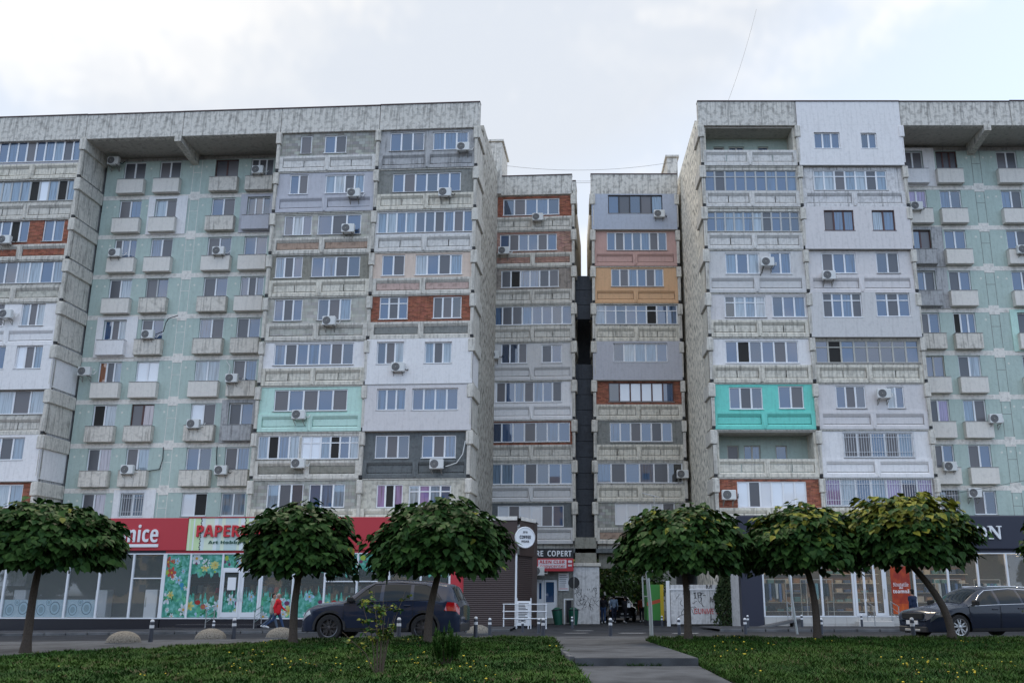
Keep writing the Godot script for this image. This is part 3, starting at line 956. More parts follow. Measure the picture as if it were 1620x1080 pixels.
func ground_materials() -> void:
	var base := [["asphalt_grey", 0.062, 0.064, 0.070, 1.3], ["paving", 0.125, 0.13, 0.14, 0.9], ["kerbstone", 0.17, 0.172, 0.178, 0.8], ["soil", 0.020, 0.026, 0.012, 1.0], ["flags", 0.095, 0.097, 0.105, 0.8]]
	for q in base:
		var m := plain(q[0], q[1], q[2], q[3], 0.95, 0.0, 0.15)
		m.albedo_texture = TX["asphalt"]
		m.uv1_triplanar = true; m.uv1_world_triplanar = true
		m.uv1_scale = Vector3.ONE * q[4]
		m.detail_enabled = true
		m.detail_albedo = TX["stain"]
		m.detail_blend_mode = BaseMaterial3D.BLEND_MODE_MUL
		m.detail_uv_layer = BaseMaterial3D.DETAIL_UV_2
		m.uv2_triplanar = true; m.uv2_world_triplanar = true
		m.uv2_scale = Vector3.ONE * 0.13
	plain("roadpaint", 0.45, 0.45, 0.45, 0.8)
	M["roadpaint"].albedo_texture = TX["pits"]
	M["roadpaint"].uv1_triplanar = true
	var g := plain("grass", 1, 1, 1, 0.7, 0.0, 0.25)
	g.vertex_color_use_as_albedo = true
	g.backlight_enabled = true
	g.backlight = Color(0.25, 0.25, 0.1)
	var fl := plain("petal", 0.72, 0.52, 0.03, 0.7)
	fl.backlight_enabled = true
	fl.backlight = Color(0.3, 0.25, 0.0)

func make_ground() -> void:
	ground_materials()
	# one asphalt sheet: fine near the scene, running out to the horizon
	var xs := [-1500.0, -400.0, -120.0]
	for i in range(-60, 61, 3): xs.append(float(i))
	xs.append_array([120.0, 400.0, 1500.0])
	var ds := [-1500.0, -300.0, -60.0]
	for i in range(-10, 100, 2): ds.append(float(i))
	ds.append_array([140.0, 400.0, 1500.0])
	var mb := MB.new()
	for i in xs.size() - 1:
		for j in ds.size() - 1:
			var p := func(x: float, d: float) -> Vector3: return Vector3(x, gh(x, -d), -d)
			mb.quad(p.call(xs[i], ds[j]), p.call(xs[i], ds[j + 1]), p.call(xs[i + 1], ds[j + 1]), p.call(xs[i + 1], ds[j]))
	structure("ground", mb.mesh(), M["asphalt_grey"], "grey asphalt yard between the lawn and the shops", "asphalt")
	# footway along the lawn, a kerb's height over the asphalt
	var fw := func(u: float, v: float, hh: float) -> Vector3:
		var x := lerpf(-30.0, 40.0, u)
		var d := lerpf(lawn_edge(x), lawn_edge(maxf(x, -9.0)) + 5.6, v)
		return Vector3(x, gh(x, -d) + hh, -d)
	var foot := structure("footway", sheet(func(u, v): return fw.call(u, v, 0.035), 40, 5), M["paving"], "pale concrete footway running between lawn and parked cars", "footway")
	var eb := MB.new()
	for i in 40:
		var a: Vector3 = fw.call(i / 40.0, 1.0, 0.035); var b: Vector3 = fw.call((i + 1) / 40.0, 1.0, 0.035)
		eb.quad(b - Vector3(0, 0.3, 0), b, a, a - Vector3(0, 0.3, 0))
	part(foot, "edge", eb.mesh(), M["kerbstone"])
	# pavement in front of the shops: left stretch and right stretch, each with kerbstones
	for q in [[-34.0, -2.2, 44.2, 51.2, "shop_pavement", "flagged pavement along the left row of shops"], [7.2, 36.0, 44.5, 51.2, "shop_pavement", "flagged pavement before the navy shop front"]]:
		var f := func(u: float, v: float) -> Vector3:
			var x := lerpf(q[0], q[1], u); var d := lerpf(q[2], q[3], v)
			if q[0] < 0: d -= 0.064 * x
			return Vector3(x, gh(x, -d) + 0.11, -d)
		var pv := structure(q[4], sheet(f, 24, 3), M["flags"], q[5], "pavement")
		var n := int((q[1] - q[0]) / 1.0)
		for i in n:
			var a: Vector3 = f.call(float(i) / n, 0.0); var b: Vector3 = f.call(float(i + 1) / n, 0.0)
			var kb := MB.new()
			kb.cbox(-0.49, -0.16, -0.09, 0.49, 0.012, 0.09, 0.015)
			var k := part(pv, "kerbstone", kb.mesh(), M["kerbstone"], (a + b) / 2)
			k.rotation.y = -atan2(b.z - a.z, b.x - a.x)
	# worn white dashes across the mouth of the passage
	var road := structure("road_marking", MB_quads([[0.1, 1.0, 39.6, 40.4], [2.3, 3.3, 39.4, 40.3], [4.4, 5.4, 39.0, 39.9], [0.6, 1.4, 46.0, 46.5]]), M["roadpaint"], "worn white dashes painted across the passage mouth", "road marking")
	road.position.y = 0.006
	# lawns and the soil under them
	for side in 2:
		var f := func(u: float, v: float) -> Vector3:
			var x: float
			var d: float
			if side == 0:
				x = lerpf(-34.0, 0.0, u)
				d = lerpf(4.0, lawn_edge(x), v)
				x = lerpf(-34.0, path_left(d) - 0.02, u)
				d = lerpf(4.0, lawn_edge(x), v)
			else:
				d = lerpf(4.0, 25.5, v)
				x = lerpf(path_right(d) + 0.02, 40.0, u)
			return Vector3(x, lawn_h(x, -d), -d)
		var lw := structure("lawn", sheet(f, 44, 26), M["soil"], "dark soil of the lawn left of the path" if side == 0 else "dark soil of the lawn right of the path", "lawn")
		var eb2 := MB.new()
		for i in 44:
			var a: Vector3 = f.call(i / 44.0, 1.0); var b: Vector3 = f.call((i + 1) / 44.0, 1.0)
			eb2.quad(b - Vector3(0, 0.4, 0), b, a, a - Vector3(0, 0.4, 0))
		part(lw, "lawn_edge", eb2.mesh(), M["soil"])
		grass(side)
	# stepped concrete path
	for q in [[18.55, 25.7, 0.385, "path", "upper concrete slab of the path with a step at its near end"], [3.0, 18.53, 0.25, "path", "lower concrete slab of the path in front of the step"]]:
		var pb := MB.new()
		var h0: float = q[2]
		var d0: float = q[0]; var d1: float = q[1]
		var drop: float = 0.0 if d0 > 10 else 0.022 * (d1 - d0)
		var a := Vector3(path_left(d0) if d0 > 10 else 0.75, h0 - drop, -d0); var b := Vector3(path_left(d1), h0, -d1); var c := Vector3(path_right(d1), h0, -d1); var e := Vector3(path_right(d0) if d0 > 10 else 3.3, h0 - drop, -d0)
		if d0 > 10:
			c = Vector3(2.2, h0, -d1)
		var dn := Vector3(0, -0.4, 0)
		pb.quad(a, b, c, e)
		pb.quad(a + dn, a, e, e + dn)
		pb.quad(b + dn, b, a, a + dn)
		pb.quad(e + dn, e, c, c + dn)
		var ps := structure(q[3], pb.mesh(), M["paving"], q[4], "path")
		# edging stones down the left side
		var n := int((d1 - maxf(d0, 13.0)) / 0.9)
		for i in n:
			var t := (i + 0.5) / n
			var d := lerpf(maxf(d0, 13.0), d1, t)
			var kb := MB.new()
			kb.cbox(-0.05, -0.2, -0.44, 0.05, 0.02, 0.44, 0.012)
			var k := part(ps, "edging_stone", kb.mesh(), M["kerbstone"], Vector3(path_left(d) - 0.06, h0 - drop * (d1 - d) / (d1 - d0) + rng.randf_range(-0.03, 0.01), -d))
			k.rotation = Vector3(rng.randf_range(-0.02, 0.02), 0.06 + rng.randf_range(-0.03, 0.03), 0)

func make_weeds() -> void:
	# weeds rooted in the joint under the step
	var mb := MB.new()
	mb.use_c = true
	for i in 90:
		var x := 0.35 + 2.1 * rng.randf()
		if sin(x * 5.0) < -0.1: continue
		var o := Vector3(x, 0.245, -18.5)
		for k in 4:
			var a := rng.randf_range(0.0, PI)
			var d := Vector3(cos(a), 0, sin(a)) * rng.randf_range(0.03, 0.09)
			mb.col = Color(0.03, 0.07, 0.014) * rng.randf_range(0.7, 1.5)
			var s := Vector3(0.006, 0, 0)
			mb.tri(o - s, o + d + Vector3(0, rng.randf_range(0.03, 0.09), 0), o + s)
	var w := part(self, "weeds", mb.mesh(), M["grass"])
	tag(w, "small weeds growing along the foot of the path's step", "weeds", "", "stuff")

func MB_quads(list: Array) -> ArrayMesh:
	var mb := MB.new()
	for q in list:
		var p := func(x: float, d: float) -> Vector3: return Vector3(x, gh(x, -d), -d)
		mb.quad(p.call(q[0], q[2]), p.call(q[0] + 0.25, q[3]), p.call(q[1] + 0.25, q[3]), p.call(q[1], q[2]))
	return mb.mesh()

func grass(side: int) -> void:
	var variants := []
	for k in 1:
		var mb := MB.new()
		mb.use_c = true
		for i in 9:
			var a := rng.randf() * TAU
			var o := Vector3(rng.randf_range(-0.05, 0.05), -0.01, rng.randf_range(-0.05, 0.05))
			var h := rng.randf_range(0.05, 0.12)
			var w := rng.randf_range(0.004, 0.008)
			var lean := Vector3(cos(a), 0, sin(a)) * h * rng.randf_range(0.2, 0.8)
			var sd := Vector3(-sin(a), 0, cos(a)) * w
			mb.col = Color(1, 1, 1) * rng.randf_range(0.75, 1.2)
			var m := o + lean * 0.35 + Vector3(0, h * 0.62, 0)
			mb.quad(o - sd, m - sd, m + sd, o + sd)
			mb.tri(m - sd, o + lean + Vector3(0, h * 0.9, 0), m + sd)
		variants.append(mb.mesh())
	var f := FastNoiseLite.new()
	f.seed = 31; f.frequency = 0.35; f.fractal_octaves = 3
	var spots := [[]]
	var flowers := []
	var n := 46000
	for i in n:
		var d := 12.5 + 13.2 * pow(rng.randf(), 0.8)
		var x: float
		if side == 0: x = lerpf(-17.5, path_left(d) - 0.03, pow(rng.randf(), 0.9))
		else: x = lerpf(path_right(d) + 0.03, 17.0, rng.randf())
		if d > lawn_edge(x) - 0.03: continue
		if absf(x) > d * 0.72 + 1.0: continue
		var v := f.get_noise_2d(x * 3.0, d * 3.0)
		if v < -0.42 and rng.randf() < 0.7: continue
		var s := rng.randf_range(0.7, 1.35) * (1.0 + 0.5 * v)
		var tr := Transform3D(Basis(Vector3.UP, rng.randf() * TAU).scaled(Vector3(s * 1.15, s, s * 1.15)), Vector3(x, lawn_h(x, -d), -d))
		var g := clampf(0.5 + 1.1 * f.get_noise_2d(x * 1.2 + 40.0, d * 1.2), 0.0, 1.0)
		var c := Color(0.020, 0.060, 0.010).lerp(Color(0.048, 0.098, 0.016), g) * rng.randf_range(0.7, 1.25)
		if rng.randf() < 0.05: c = Color(0.10, 0.085, 0.04)
		spots[0].append([tr, c])
		if f.get_noise_2d(x * 0.7 - 80.0, d * 0.7) > 0.25 and rng.randf() < 0.028:
			flowers.append(tr)
	for k in 1:
		var mm := MultiMesh.new()
		mm.transform_format = MultiMesh.TRANSFORM_3D
		mm.use_colors = true
		mm.mesh = variants[k]
		mm.instance_count = spots[k].size()
		for i in spots[k].size():
			mm.set_instance_transform(i, spots[k][i][0])
			mm.set_instance_color(i, spots[k][i][1])
		var o := MultiMeshInstance3D.new()
		o.name = "grass"
		o.multimesh = mm
		o.material_override = M["grass"]
		add_child(o, true)
		tag(o, "short green grass covering the lawn %s of the path" % ["left" if side == 0 else "right"], "grass", "", "stuff")
	# broad-leaved rosettes among the grass
	var rb := MB.new()
	rb.use_c = true
	for i in 9:
		var a := TAU * i / 9.0 + rng.randf_range(-0.2, 0.2)
		rb.col = Color(1, 1, 1) * rng.randf_range(0.8, 1.2)
		var e := Vector3(cos(a), 0.55, sin(a)) * rng.randf_range(0.09, 0.14)
		var sd := Vector3(-sin(a), 0, cos(a)) * 0.022
		rb.quad(Vector3.ZERO, e * 0.55 - sd, e, e * 0.55 + sd)
	var mr := MultiMesh.new()
	mr.transform_format = MultiMesh.TRANSFORM_3D
	mr.use_colors = true
	mr.mesh = rb.mesh()
	var rs := []
	for i in 1500:
		var q: Array = spots[0][rng.randi() % spots[0].size()]
		var p: Vector3 = q[0].origin
		if f.get_noise_2d(p.x * 0.9 + 11.0, p.z * 0.9) < 0.05: continue
		rs.append(Transform3D(Basis(Vector3.UP, rng.randf() * TAU).scaled(Vector3.ONE * rng.randf_range(0.6, 1.3)), p))
	mr.instance_count = rs.size()
	for i in rs.size():
		mr.set_instance_transform(i, rs[i])
		mr.set_instance_color(i, Color(0.045, 0.105, 0.022) * rng.randf_range(0.7, 1.4))
	var ro := MultiMeshInstance3D.new()
	ro.name = "lawn_weeds"
	ro.multimesh = mr
	ro.material_override = M["grass"]
	add_child(ro, true)
	tag(ro, "broad-leaved weeds scattered in the lawn %s of the path" % ["left" if side == 0 else "right"], "weeds", "", "stuff")
	var fm := MB.new()
	fm.lathe(Vector3(0, 0.075, 0), Vector3.UP, [Vector2(0.013, 0.0), Vector2(0.008, 0.008), Vector2(0.0, 0.008)], 6)
	fm.tube(Vector3.ZERO, Vector3(0, 0.075, 0), 0.002, 0.002, 3, false)
	var mm2 := MultiMesh.new()
	mm2.transform_format = MultiMesh.TRANSFORM_3D
	mm2.mesh = fm.mesh()
	mm2.instance_count = flowers.size()
	for i in flowers.size(): mm2.set_instance_transform(i, flowers[i])
	var fo := MultiMeshInstance3D.new()
	fo.name = "dandelions"
	fo.multimesh = mm2
	fo.material_override = M["petal"]
	add_child(fo, true)
	tag(fo, "small yellow dandelions in the lawn %s of the path" % ["left" if side == 0 else "right"], "flowers", "", "stuff")

# ---------------------------------------------------------------- shops
func text_part(parent: Node3D, words: String, at: Vector3, height: float, wide: float, m: Material, depth := 0.06, bold := 700, serif := false, called := "lettering") -> MeshInstance3D:
	var f := SystemFont.new()
	f.font_names = PackedStringArray(["Droid Serif" if serif else "Droid Sans"])
	f.font_weight = bold
	var t := TextMesh.new()
	t.font = f
	t.text = words
	t.font_size = 64
	t.pixel_size = 0.01
	t.depth = depth
	t.curve_step = 2.0
	var o := part(parent, called, t, m, at)
	var bb := t.get_aabb()
	o.scale = Vector3(wide / maxf(bb.size.x, 0.01), height / maxf(bb.size.y, 0.01), 1.0)
	return o

func shop_materials() -> void:
	plain("red_panel", 0.46, 0.028, 0.040, 0.45)
	plain("brown_panel", 0.052, 0.030, 0.026, 0.5)
	plain("navy_panel", 0.020, 0.022, 0.040, 0.45)
	plain("white_letter", 0.75, 0.75, 0.76, 0.4)
	plain("red_letter", 0.55, 0.02, 0.03, 0.4)
	plain("dark_stone", 0.022, 0.022, 0.028, 0.18, 0.0, 0.55)
	plain("alu", 0.68, 0.69, 0.71, 0.4)
	plain("steel", 0.42, 0.42, 0.42, 0.3, 0.9)
	plain("shop_floor", 0.20, 0.18, 0.16, 0.5)
	plain("shop_wall", 0.13, 0.12, 0.105, 0.8)
	plain("shop_ceiling", 0.20, 0.195, 0.19, 0.8)
	plain("wood_shelf", 0.16, 0.085, 0.04, 0.6)
	plain("tile", 0.50, 0.48, 0.45, 0.5)
	M["tile"].albedo_texture = TX["faint"]; M["tile"].uv1_triplanar = true
	plain("shutter", 0.048, 0.030, 0.028, 0.55)
	plain("appliance", 0.66, 0.67, 0.68, 0.3)
	plain("appliance_door", 0.03, 0.035, 0.04, 0.1)
	plain("black_sign", 0.008, 0.008, 0.010, 0.4)
	plain("pinkish", 0.70, 0.62, 0.64, 0.5)
	plain("garment_dark", 0.02, 0.022, 0.03, 0.9)
	plain("garment_pale", 0.50, 0.48, 0.42, 0.9)
	plain("garment_teal", 0.12, 0.26, 0.27, 0.9)
	plain("garment_tan", 0.30, 0.18, 0.09, 0.9)
	plain("garment_blue", 0.10, 0.14, 0.24, 0.9)
	plain("green_bin", 0.010, 0.085, 0.055, 0.45)
	var g := plain("clear_glass", 0.75, 0.85, 0.85, 0.0, 0.0, 0.5)
	g.transparency = BaseMaterial3D.TRANSPARENCY_ALPHA
	g.albedo_color.a = 0.05
	var lp := plain("lamp_glow", 1.0, 0.85, 0.6, 0.5)
	lp.emission_enabled = true
	lp.emission = Color(1.0, 0.86, 0.62)
	lp.emission_energy_multiplier = 6.0
	flower_prints()

# garden print stuck on the stationery shop's panes
func flower_prints() -> void:
	var fn0 := FastNoiseLite.new()
	fn0.seed = 12; fn0.frequency = 0.018
	for k in 4:
		var s := 256
		var im := Image.create(s, s * 2, false, Image.FORMAT_RGBA8)
		var r := RandomNumberGenerator.new()
		r.seed = 70 + k
		var clear := k != 0
		var lo := [0.0, 0.33, 0.24, 0.28][k] as float
		var hi := [0.0, 0.72, 0.66, 0.60][k] as float
		for y in s * 2:
			for x in s:
				var fy := float(y) / (s * 2)
				var keep := 1.0
				if clear and fy > lo + 0.10 * fn0.get_noise_2d(x * 1.6, k * 90.0) and fy < hi + 0.22 * fn0.get_noise_2d(x * 1.6 + 300.0, k * 90.0): keep = 0.0
				var c := Color(0.16, 0.52, 0.42).lerp(Color(0.52, 0.78, 0.74), clampf(0.5 + 0.9 * fn0.get_noise_2d(x + k * 500.0, y), 0.0, 1.0))
				im.set_pixel(x, y, Color(c.r, c.g, c.b, keep))
		for i in 40:
			var cx := r.randi() % s; var cy := r.randi() % (s * 2)
			if clear and cy > s * 2.0 * lo - 20 and cy < s * 2.0 * hi + 10: continue
			var kind := r.randi() % 6
			var rad := r.randi_range(18, 58)
			if kind <= 1:
				var pc: Color = [Color(0.86, 0.90, 0.93), Color(0.88, 0.86, 0.52), Color(0.70, 0.84, 0.93), Color(0.78, 0.32, 0.28), Color(0.90, 0.93, 0.95)][r.randi() % 5]
				var np: float = [2.5, 3.0, 4.0][r.randi() % 3]
				for y in range(maxi(0, cy - rad), mini(s * 2, cy + rad)):
					for x in range(maxi(0, cx - rad), mini(s, cx + rad)):
						var q := Vector2(x - cx, y - cy)
						var l := q.length() / rad
						if l < 0.4 + 0.55 * absf(cos(q.angle() * np)): im.set_pixel(x, y, (pc.darkened(0.25 * (1.0 - l))) if l > 0.2 else Color(0.80, 0.62, 0.15))
			elif kind <= 4:
				for b in 3:
					var a := r.randf() * TAU
					var lc := Color(0.06, 0.40, 0.27).lerp(Color(0.45, 0.80, 0.62), r.randf())
					var u := Vector2(cos(a), sin(a))
					for y in range(maxi(0, cy - rad), mini(s * 2, cy + rad)):
						for x in range(maxi(0, cx - rad), mini(s, cx + rad)):
							var q := Vector2(x - cx, y - cy) - u * rad * 0.4
							var al := q.dot(u) / rad; var ac := absf(q.cross(u)) / rad
							if absf(al) < 0.7 and ac < 0.2 * (1.0 - al * al * 2.0): im.set_pixel(x, y, lc if ac > 0.02 else lc.darkened(0.25))
			else:
				var bc: Color = [Color(0.66, 0.16, 0.14), Color(0.20, 0.55, 0.70), Color(0.62, 0.72, 0.25), Color(0.45, 0.20, 0.36)][r.randi() % 4]
				for y in range(maxi(0, cy - rad / 2), mini(s * 2, cy + rad / 2)):
					for x in range(maxi(0, cx - rad / 2), mini(s, cx + rad / 2)):
						if Vector2(x - cx, (y - cy) * 1.2).length() < rad * 0.45: im.set_pixel(x, y, bc)
		var m := plain("print%d" % k, 0.8, 0.8, 0.8, 0.35)
		m.albedo_texture = ImageTexture.create_from_image(im)
		m.transparency = BaseMaterial3D.TRANSPARENCY_ALPHA_SCISSOR
		m.alpha_scissor_threshold = 0.5
	# pale blue strip with round appliance drawings along the foot of the left panes
	var ap := Image.create(256, 128, false, Image.FORMAT_RGB8)
	for y in 128:
		for x in 256:
			var c := Color(0.58, 0.68, 0.73).lerp(Color(0.70, 0.77, 0.80), 0.5 + 0.5 * fn0.get_noise_2d(x * 1.5, y * 1.5))
			for q in [[60.0, 74.0, 38.0], [178.0, 62.0, 44.0], [120.0, 20.0, 22.0]]:
				var l: float = Vector2(x - q[0], (y - q[1]) * 0.9).length() / q[2]
				if l < 1.0: c = Color(0.36, 0.46, 0.52) if l > 0.84 else (Color(0.62, 0.73, 0.78) if l > 0.55 else Color(0.50, 0.60, 0.64))
			if x < 10 or x > 246: c = c.darkened(0.2)
			ap.set_pixel(x, y, c)
	var am := plain("print4", 0.8, 0.8, 0.8, 0.4)
	am.albedo_texture = ImageTexture.create_from_image(ap)
	# pale stripes behind the stationery sign
	var st := Image.create(512, 64, false, Image.FORMAT_RGB8)
	var rr := RandomNumberGenerator.new()
	rr.seed = 5
	st.fill(Color(0.82, 0.86, 0.82))
	var x0 := 0
	while x0 < 512:
		var w := rr.randi_range(3, 22)
		var c: Color = [Color(0.80, 0.85, 0.84), Color(0.86, 0.89, 0.88), Color(0.78, 0.86, 0.66), Color(0.84, 0.88, 0.78), Color(0.75, 0.82, 0.80)][rr.randi() % 5]
		st.fill_rect(Rect2i(x0, 0, w, 64), c)
		x0 += w
	for q in [44, 205, 380, 470]:
		for y in range(0, 64, 4): st.fill_rect(Rect2i(q + (2 if (y / 4) % 2 else 0), y, 4, 3), Color(0.12, 0.12, 0.12))
	var sm := plain("stripes", 1, 1, 1, 0.45)
	sm.albedo_texture = ImageTexture.create_from_image(st)
	# autumn poster
	var po := Image.create(96, 192, false, Image.FORMAT_RGB8)
	var fn := FastNoiseLite.new()
	fn.seed = 2; fn.frequency = 0.03
	for y in 192:
		for x in 96:
			var v := 0.5 + 0.5 * fn.get_noise_2d(x, y * 0.7)
			po.set_pixel(x, y, Color(0.52, 0.11, 0.05).lerp(Color(0.80, 0.36, 0.06), clampf(v * 0.9 + (0.25 if y > 150 else -0.15), 0, 1)))
	var pm := plain("poster", 1, 1, 1, 0.4)
	pm.albedo_texture = ImageTexture.create_from_image(po)

func frame_bars(mb: MB, xs: Array, y0: float, y1: float, z: float, w := 0.05) -> void:
	for x in xs: mb.box(x - w, y0, z - 0.06, x + w, y1, z + 0.06)
	mb.box(xs[0] - w, y0 - 0.06, z - 0.062, xs[-1] + w, y0, z + 0.062)
	mb.box(xs[0] - w, y1, z - 0.062, xs[-1] + w, y1 + 0.06, z + 0.062)

func room(parent: Node3D, x0: float, x1: float, y0: float, y1: float, z0: float, z1: float) -> void:
	var f := MB.new(); f.box(x0, y0 - 0.1, z0, x1, y0, z1)
	part(parent, "shop_floor", f.mesh(), M["shop_floor"])
	var c := MB.new(); c.box(x0, y1, z0, x1, y1 + 0.1, z1)
	part(parent, "shop_ceiling", c.mesh(), M["shop_ceiling"])
	var b := MB.new()
	b.box(x0, y0, z0 - 0.1, x1, y1, z0)
	b.box(x0 - 0.1, y0, z0, x0, y1, z1 - 0.1)
	b.box(x1, y0, z0, x1 + 0.1, y1, z1 - 0.1)
	part(parent, "shop_wall", b.mesh(), M["shop_wall"])

func pane(parent: Node3D, x0: float, x1: float, y0: float, y1: float, z: float, m: Material = null) -> MeshInstance3D:
	var mb := MB.new()
	# a pane is double glazing: both faces of two leaves
	for dz in ([0.0] if m else [0.0, -0.024]):
		mb.quad_uv(Vector3(x0, y0, z + dz), Vector3(x0, y1, z + dz), Vector3(x1, y1, z + dz), Vector3(x1, y0, z + dz), Rect2(0, 0, 1, 1))
	return part(parent, "print" if m else "pane", mb.mesh(), m if m else M["clear_glass"])

func make_shops() -> void:
	shop_materials()
	var th := -deg_to_rad(3.66)
	var o := Vector3(0, 0, -50.8)
	var T := Transform3D(Basis(Vector3.UP, th), o)
	# --- appliance shop at the far left
	var a := thing("appliance_shop", "shop with red fascia ending in nice and tall plain panes over dark stone", "shop", o, th, "shops under the left block")
	var mb := MB.new()
	mb.cbox(-36.0, 3.80, -0.5, -20.06, 5.52, 0.14, 0.02)
	part(a, "fascia", mb.mesh(), M["red_panel"])
	var lt := text_part(a, "electrocasnice", Vector3(-24.7, 4.66, 0.18), 0.95, 6.1, M["white_letter"])
	lt.set_meta("label", "white lettering on red fascia")
	var bar := MB.new(); bar.box(-26.9, 3.98, 0.14, -21.6, 4.14, 0.2)
	part(a, "underline", bar.mesh(), M["white_letter"])
	var rf := MB.new(); rf.box(-36.0, 5.3, -4.4, -20.06, 5.42, -0.5)
	part(a, "flat_roof", rf.mesh(), M["roofconc"])
	var pl := MB.new(); pl.cbox(-36.0, -0.7, -0.3, -21.2, 0.28, 0.06, 0.02)
	part(a, "plinth", pl.mesh(), M["dark_stone"])
	var xs := [-35.3, -33.5, -31.75, -29.97, -28.23, -26.47, -24.72, -22.91, -21.24]
	var fb := MB.new(); frame_bars(fb, xs, 0.34, 3.6, 0.0)
	for q in [[-22.91, -21.24]]: fb.box(q[0] + 0.05, 2.33, -0.04, q[1] - 0.05, 2.39, 0.04)
	part(a, "frame", fb.mesh(), M["alu"])
	var hd := MB.new(); hd.box(-36.0, 3.66, -0.5, -21.2, 3.80, 0.02)
	part(a, "head_strip", hd.mesh(), M["navy_panel"])
	for i in xs.size() - 1: pane(a, xs[i] + 0.05, xs[i + 1] - 0.05, 0.34, 3.6, 0.0)
	room(a, -36.0, -21.3, 0.28, 3.66, -4.3, -0.1)
	for i in 6: pane(a, xs[i] + 0.06, xs[i + 1] - 0.06, 0.36, 1.26, -0.05, M["print4"])
	for i in 3:
		var fr := thing("refrigerator", ["tall white refrigerator at the right end inside the appliance shop", "tall white refrigerator deep inside the appliance shop", "tall white refrigerator at the left end inside the appliance shop"][i], "refrigerator", T * Vector3([-22.2, -26.2, -31.0][i], 0.28, [-1.2, -3.4, -3.4][i]), th, "white goods in the appliance shop")
		var fbx := MB.new(); fbx.cbox(-0.35, 0.0, -0.33, 0.35, 1.5, 0.33, 0.03)
		part(fr, "cabinet", fbx.mesh(), M["appliance"])
		var fh := MB.new(); fh.box(-0.28, 0.6, 0.33, -0.25, 1.1, 0.37)
		part(fr, "handle", fh.mesh(), M["steel"])
	# --- stationery shop
	var p := thing("stationery_shop", "stationery shop with striped and red fascia and flower prints on its panes", "shop", o, th, "shops under the left block")
	var sg := MB.new()
	sg.box(-20.04, 3.80, -0.5, -12.3, 5.52, 0.13)
	sg.quad_uv(Vector3(-20.04, 3.80, 0.14), Vector3(-20.04, 5.50, 0.14), Vector3(-12.3, 5.50, 0.14), Vector3(-12.3, 3.80, 0.14), Rect2(0, 0, 1, 1))
	part(p, "striped_fascia", sg.mesh(), M["stripes"])
	var rb := MB.new(); rb.cbox(-12.28, 3.80, -0.5, -4.45, 5.52, 0.14, 0.02)
	part(p, "fascia", rb.mesh(), M["red_panel"])
	var re := MB.new(); re.box(-20.06, 5.505, -0.3, -12.3, 5.56, 0.17)
	part(p, "red_edge", re.mesh(), M["red_panel"])
	text_part(p, "PAPERMAX", Vector3(-17.48, 4.80, 0.2), 0.62, 4.15, M["red_letter"], 0.12, 900)
	text_part(p, "Art Hobby & Paper", Vector3(-17.2, 4.22, 0.17), 0.22, 3.3, M["green_bin"], 0.02)
	var pf := MB.new(); pf.box(-20.06, 5.3, -4.4, -4.45, 5.42, -0.5)
	part(p, "flat_roof", pf.mesh(), M["roofconc"])
	var pp := MB.new()
	pp.cbox(-21.15, -0.7, -0.3, -4.95, 0.28, 0.06, 0.02)
	part(p, "plinth", pp.mesh(), M["dark_stone"])
	for i in 2:
		var stp := MB.new()
		stp.cbox(-20.9 + 1.0 * i, -0.6, 0.06, -15.6, -0.02 + 0.16 * i - 0.12, 1.3 - 0.5 * i, 0.015)
		part(p, "step", stp.mesh(), M["dark_stone"])
	var ps := [-21.14, -19.76, -18.0, -16.91, -15.81, -14.11, -12.41, -10.68, -8.97, -7.29, -5.76]
	var pfb := MB.new(); frame_bars(pfb, ps, 0.34, 3.6, 0.0)
	pfb.box(-18.0, 2.78, -0.05, -15.81, 2.90, 0.05)
	pfb.box(-12.4, 2.16, -0.04, -9.0, 2.22, 0.04)
	part(p, "frame", pfb.mesh(), M["alu"])
	var phd := MB.new(); phd.box(-21.2, 3.66, -0.5, -4.45, 3.80, 0.02)
	part(p, "head_strip", phd.mesh(), M["red_panel"])
	for i in ps.size() - 1:
		pane(p, ps[i] + 0.05, ps[i + 1] - 0.05, 0.34, 3.6, 0.0)
		var mk := "print%d" % [0, 1, 2, 3, 2, 3, 1, 2, 3, 1][i]
		pane(p, ps[i] + 0.05, ps[i + 1] - 0.05, 0.36, 3.58, 0.008, M[mk])
	for q in [[-17.93, -16.96], [-16.86, -15.86]]:
		var db := MB.new()
		db.box(q[0], 0.36, 0.03, q[0] + 0.1, 2.78, 0.09); db.box(q[1] - 0.1, 0.36, 0.03, q[1], 2.78, 0.09)
		db.box(q[0] + 0.1, 0.36, 0.032, q[1] - 0.1, 0.62, 0.088); db.box(q[0] + 0.1, 2.66, 0.032, q[1] - 0.1, 2.78, 0.088)
		var dr := part(p, "door", db.mesh(), M["alu"])
		var hh := MB.new()
		var hx: float = q[1] - 0.05 if q[0] < -17 else q[0] + 0.05
		hh.path([Vector3(hx, 1.2, 0.1), Vector3(hx, 1.35, 0.18), Vector3(hx, 1.6, 0.18), Vector3(hx, 1.75, 0.1)], [0.02, 0.02, 0.02, 0.02], 6)
		part(dr, "handle", hh.mesh(), M["white_letter"])
	var nt := MB.new(); nt.box(-17.65, 1.75, 0.01, -17.2, 2.4, 0.03)
	part(p, "notice", nt.mesh(), M["white_letter"])
	room(p, -21.1, -4.9, 0.28, 3.66, -4.3, -0.1)
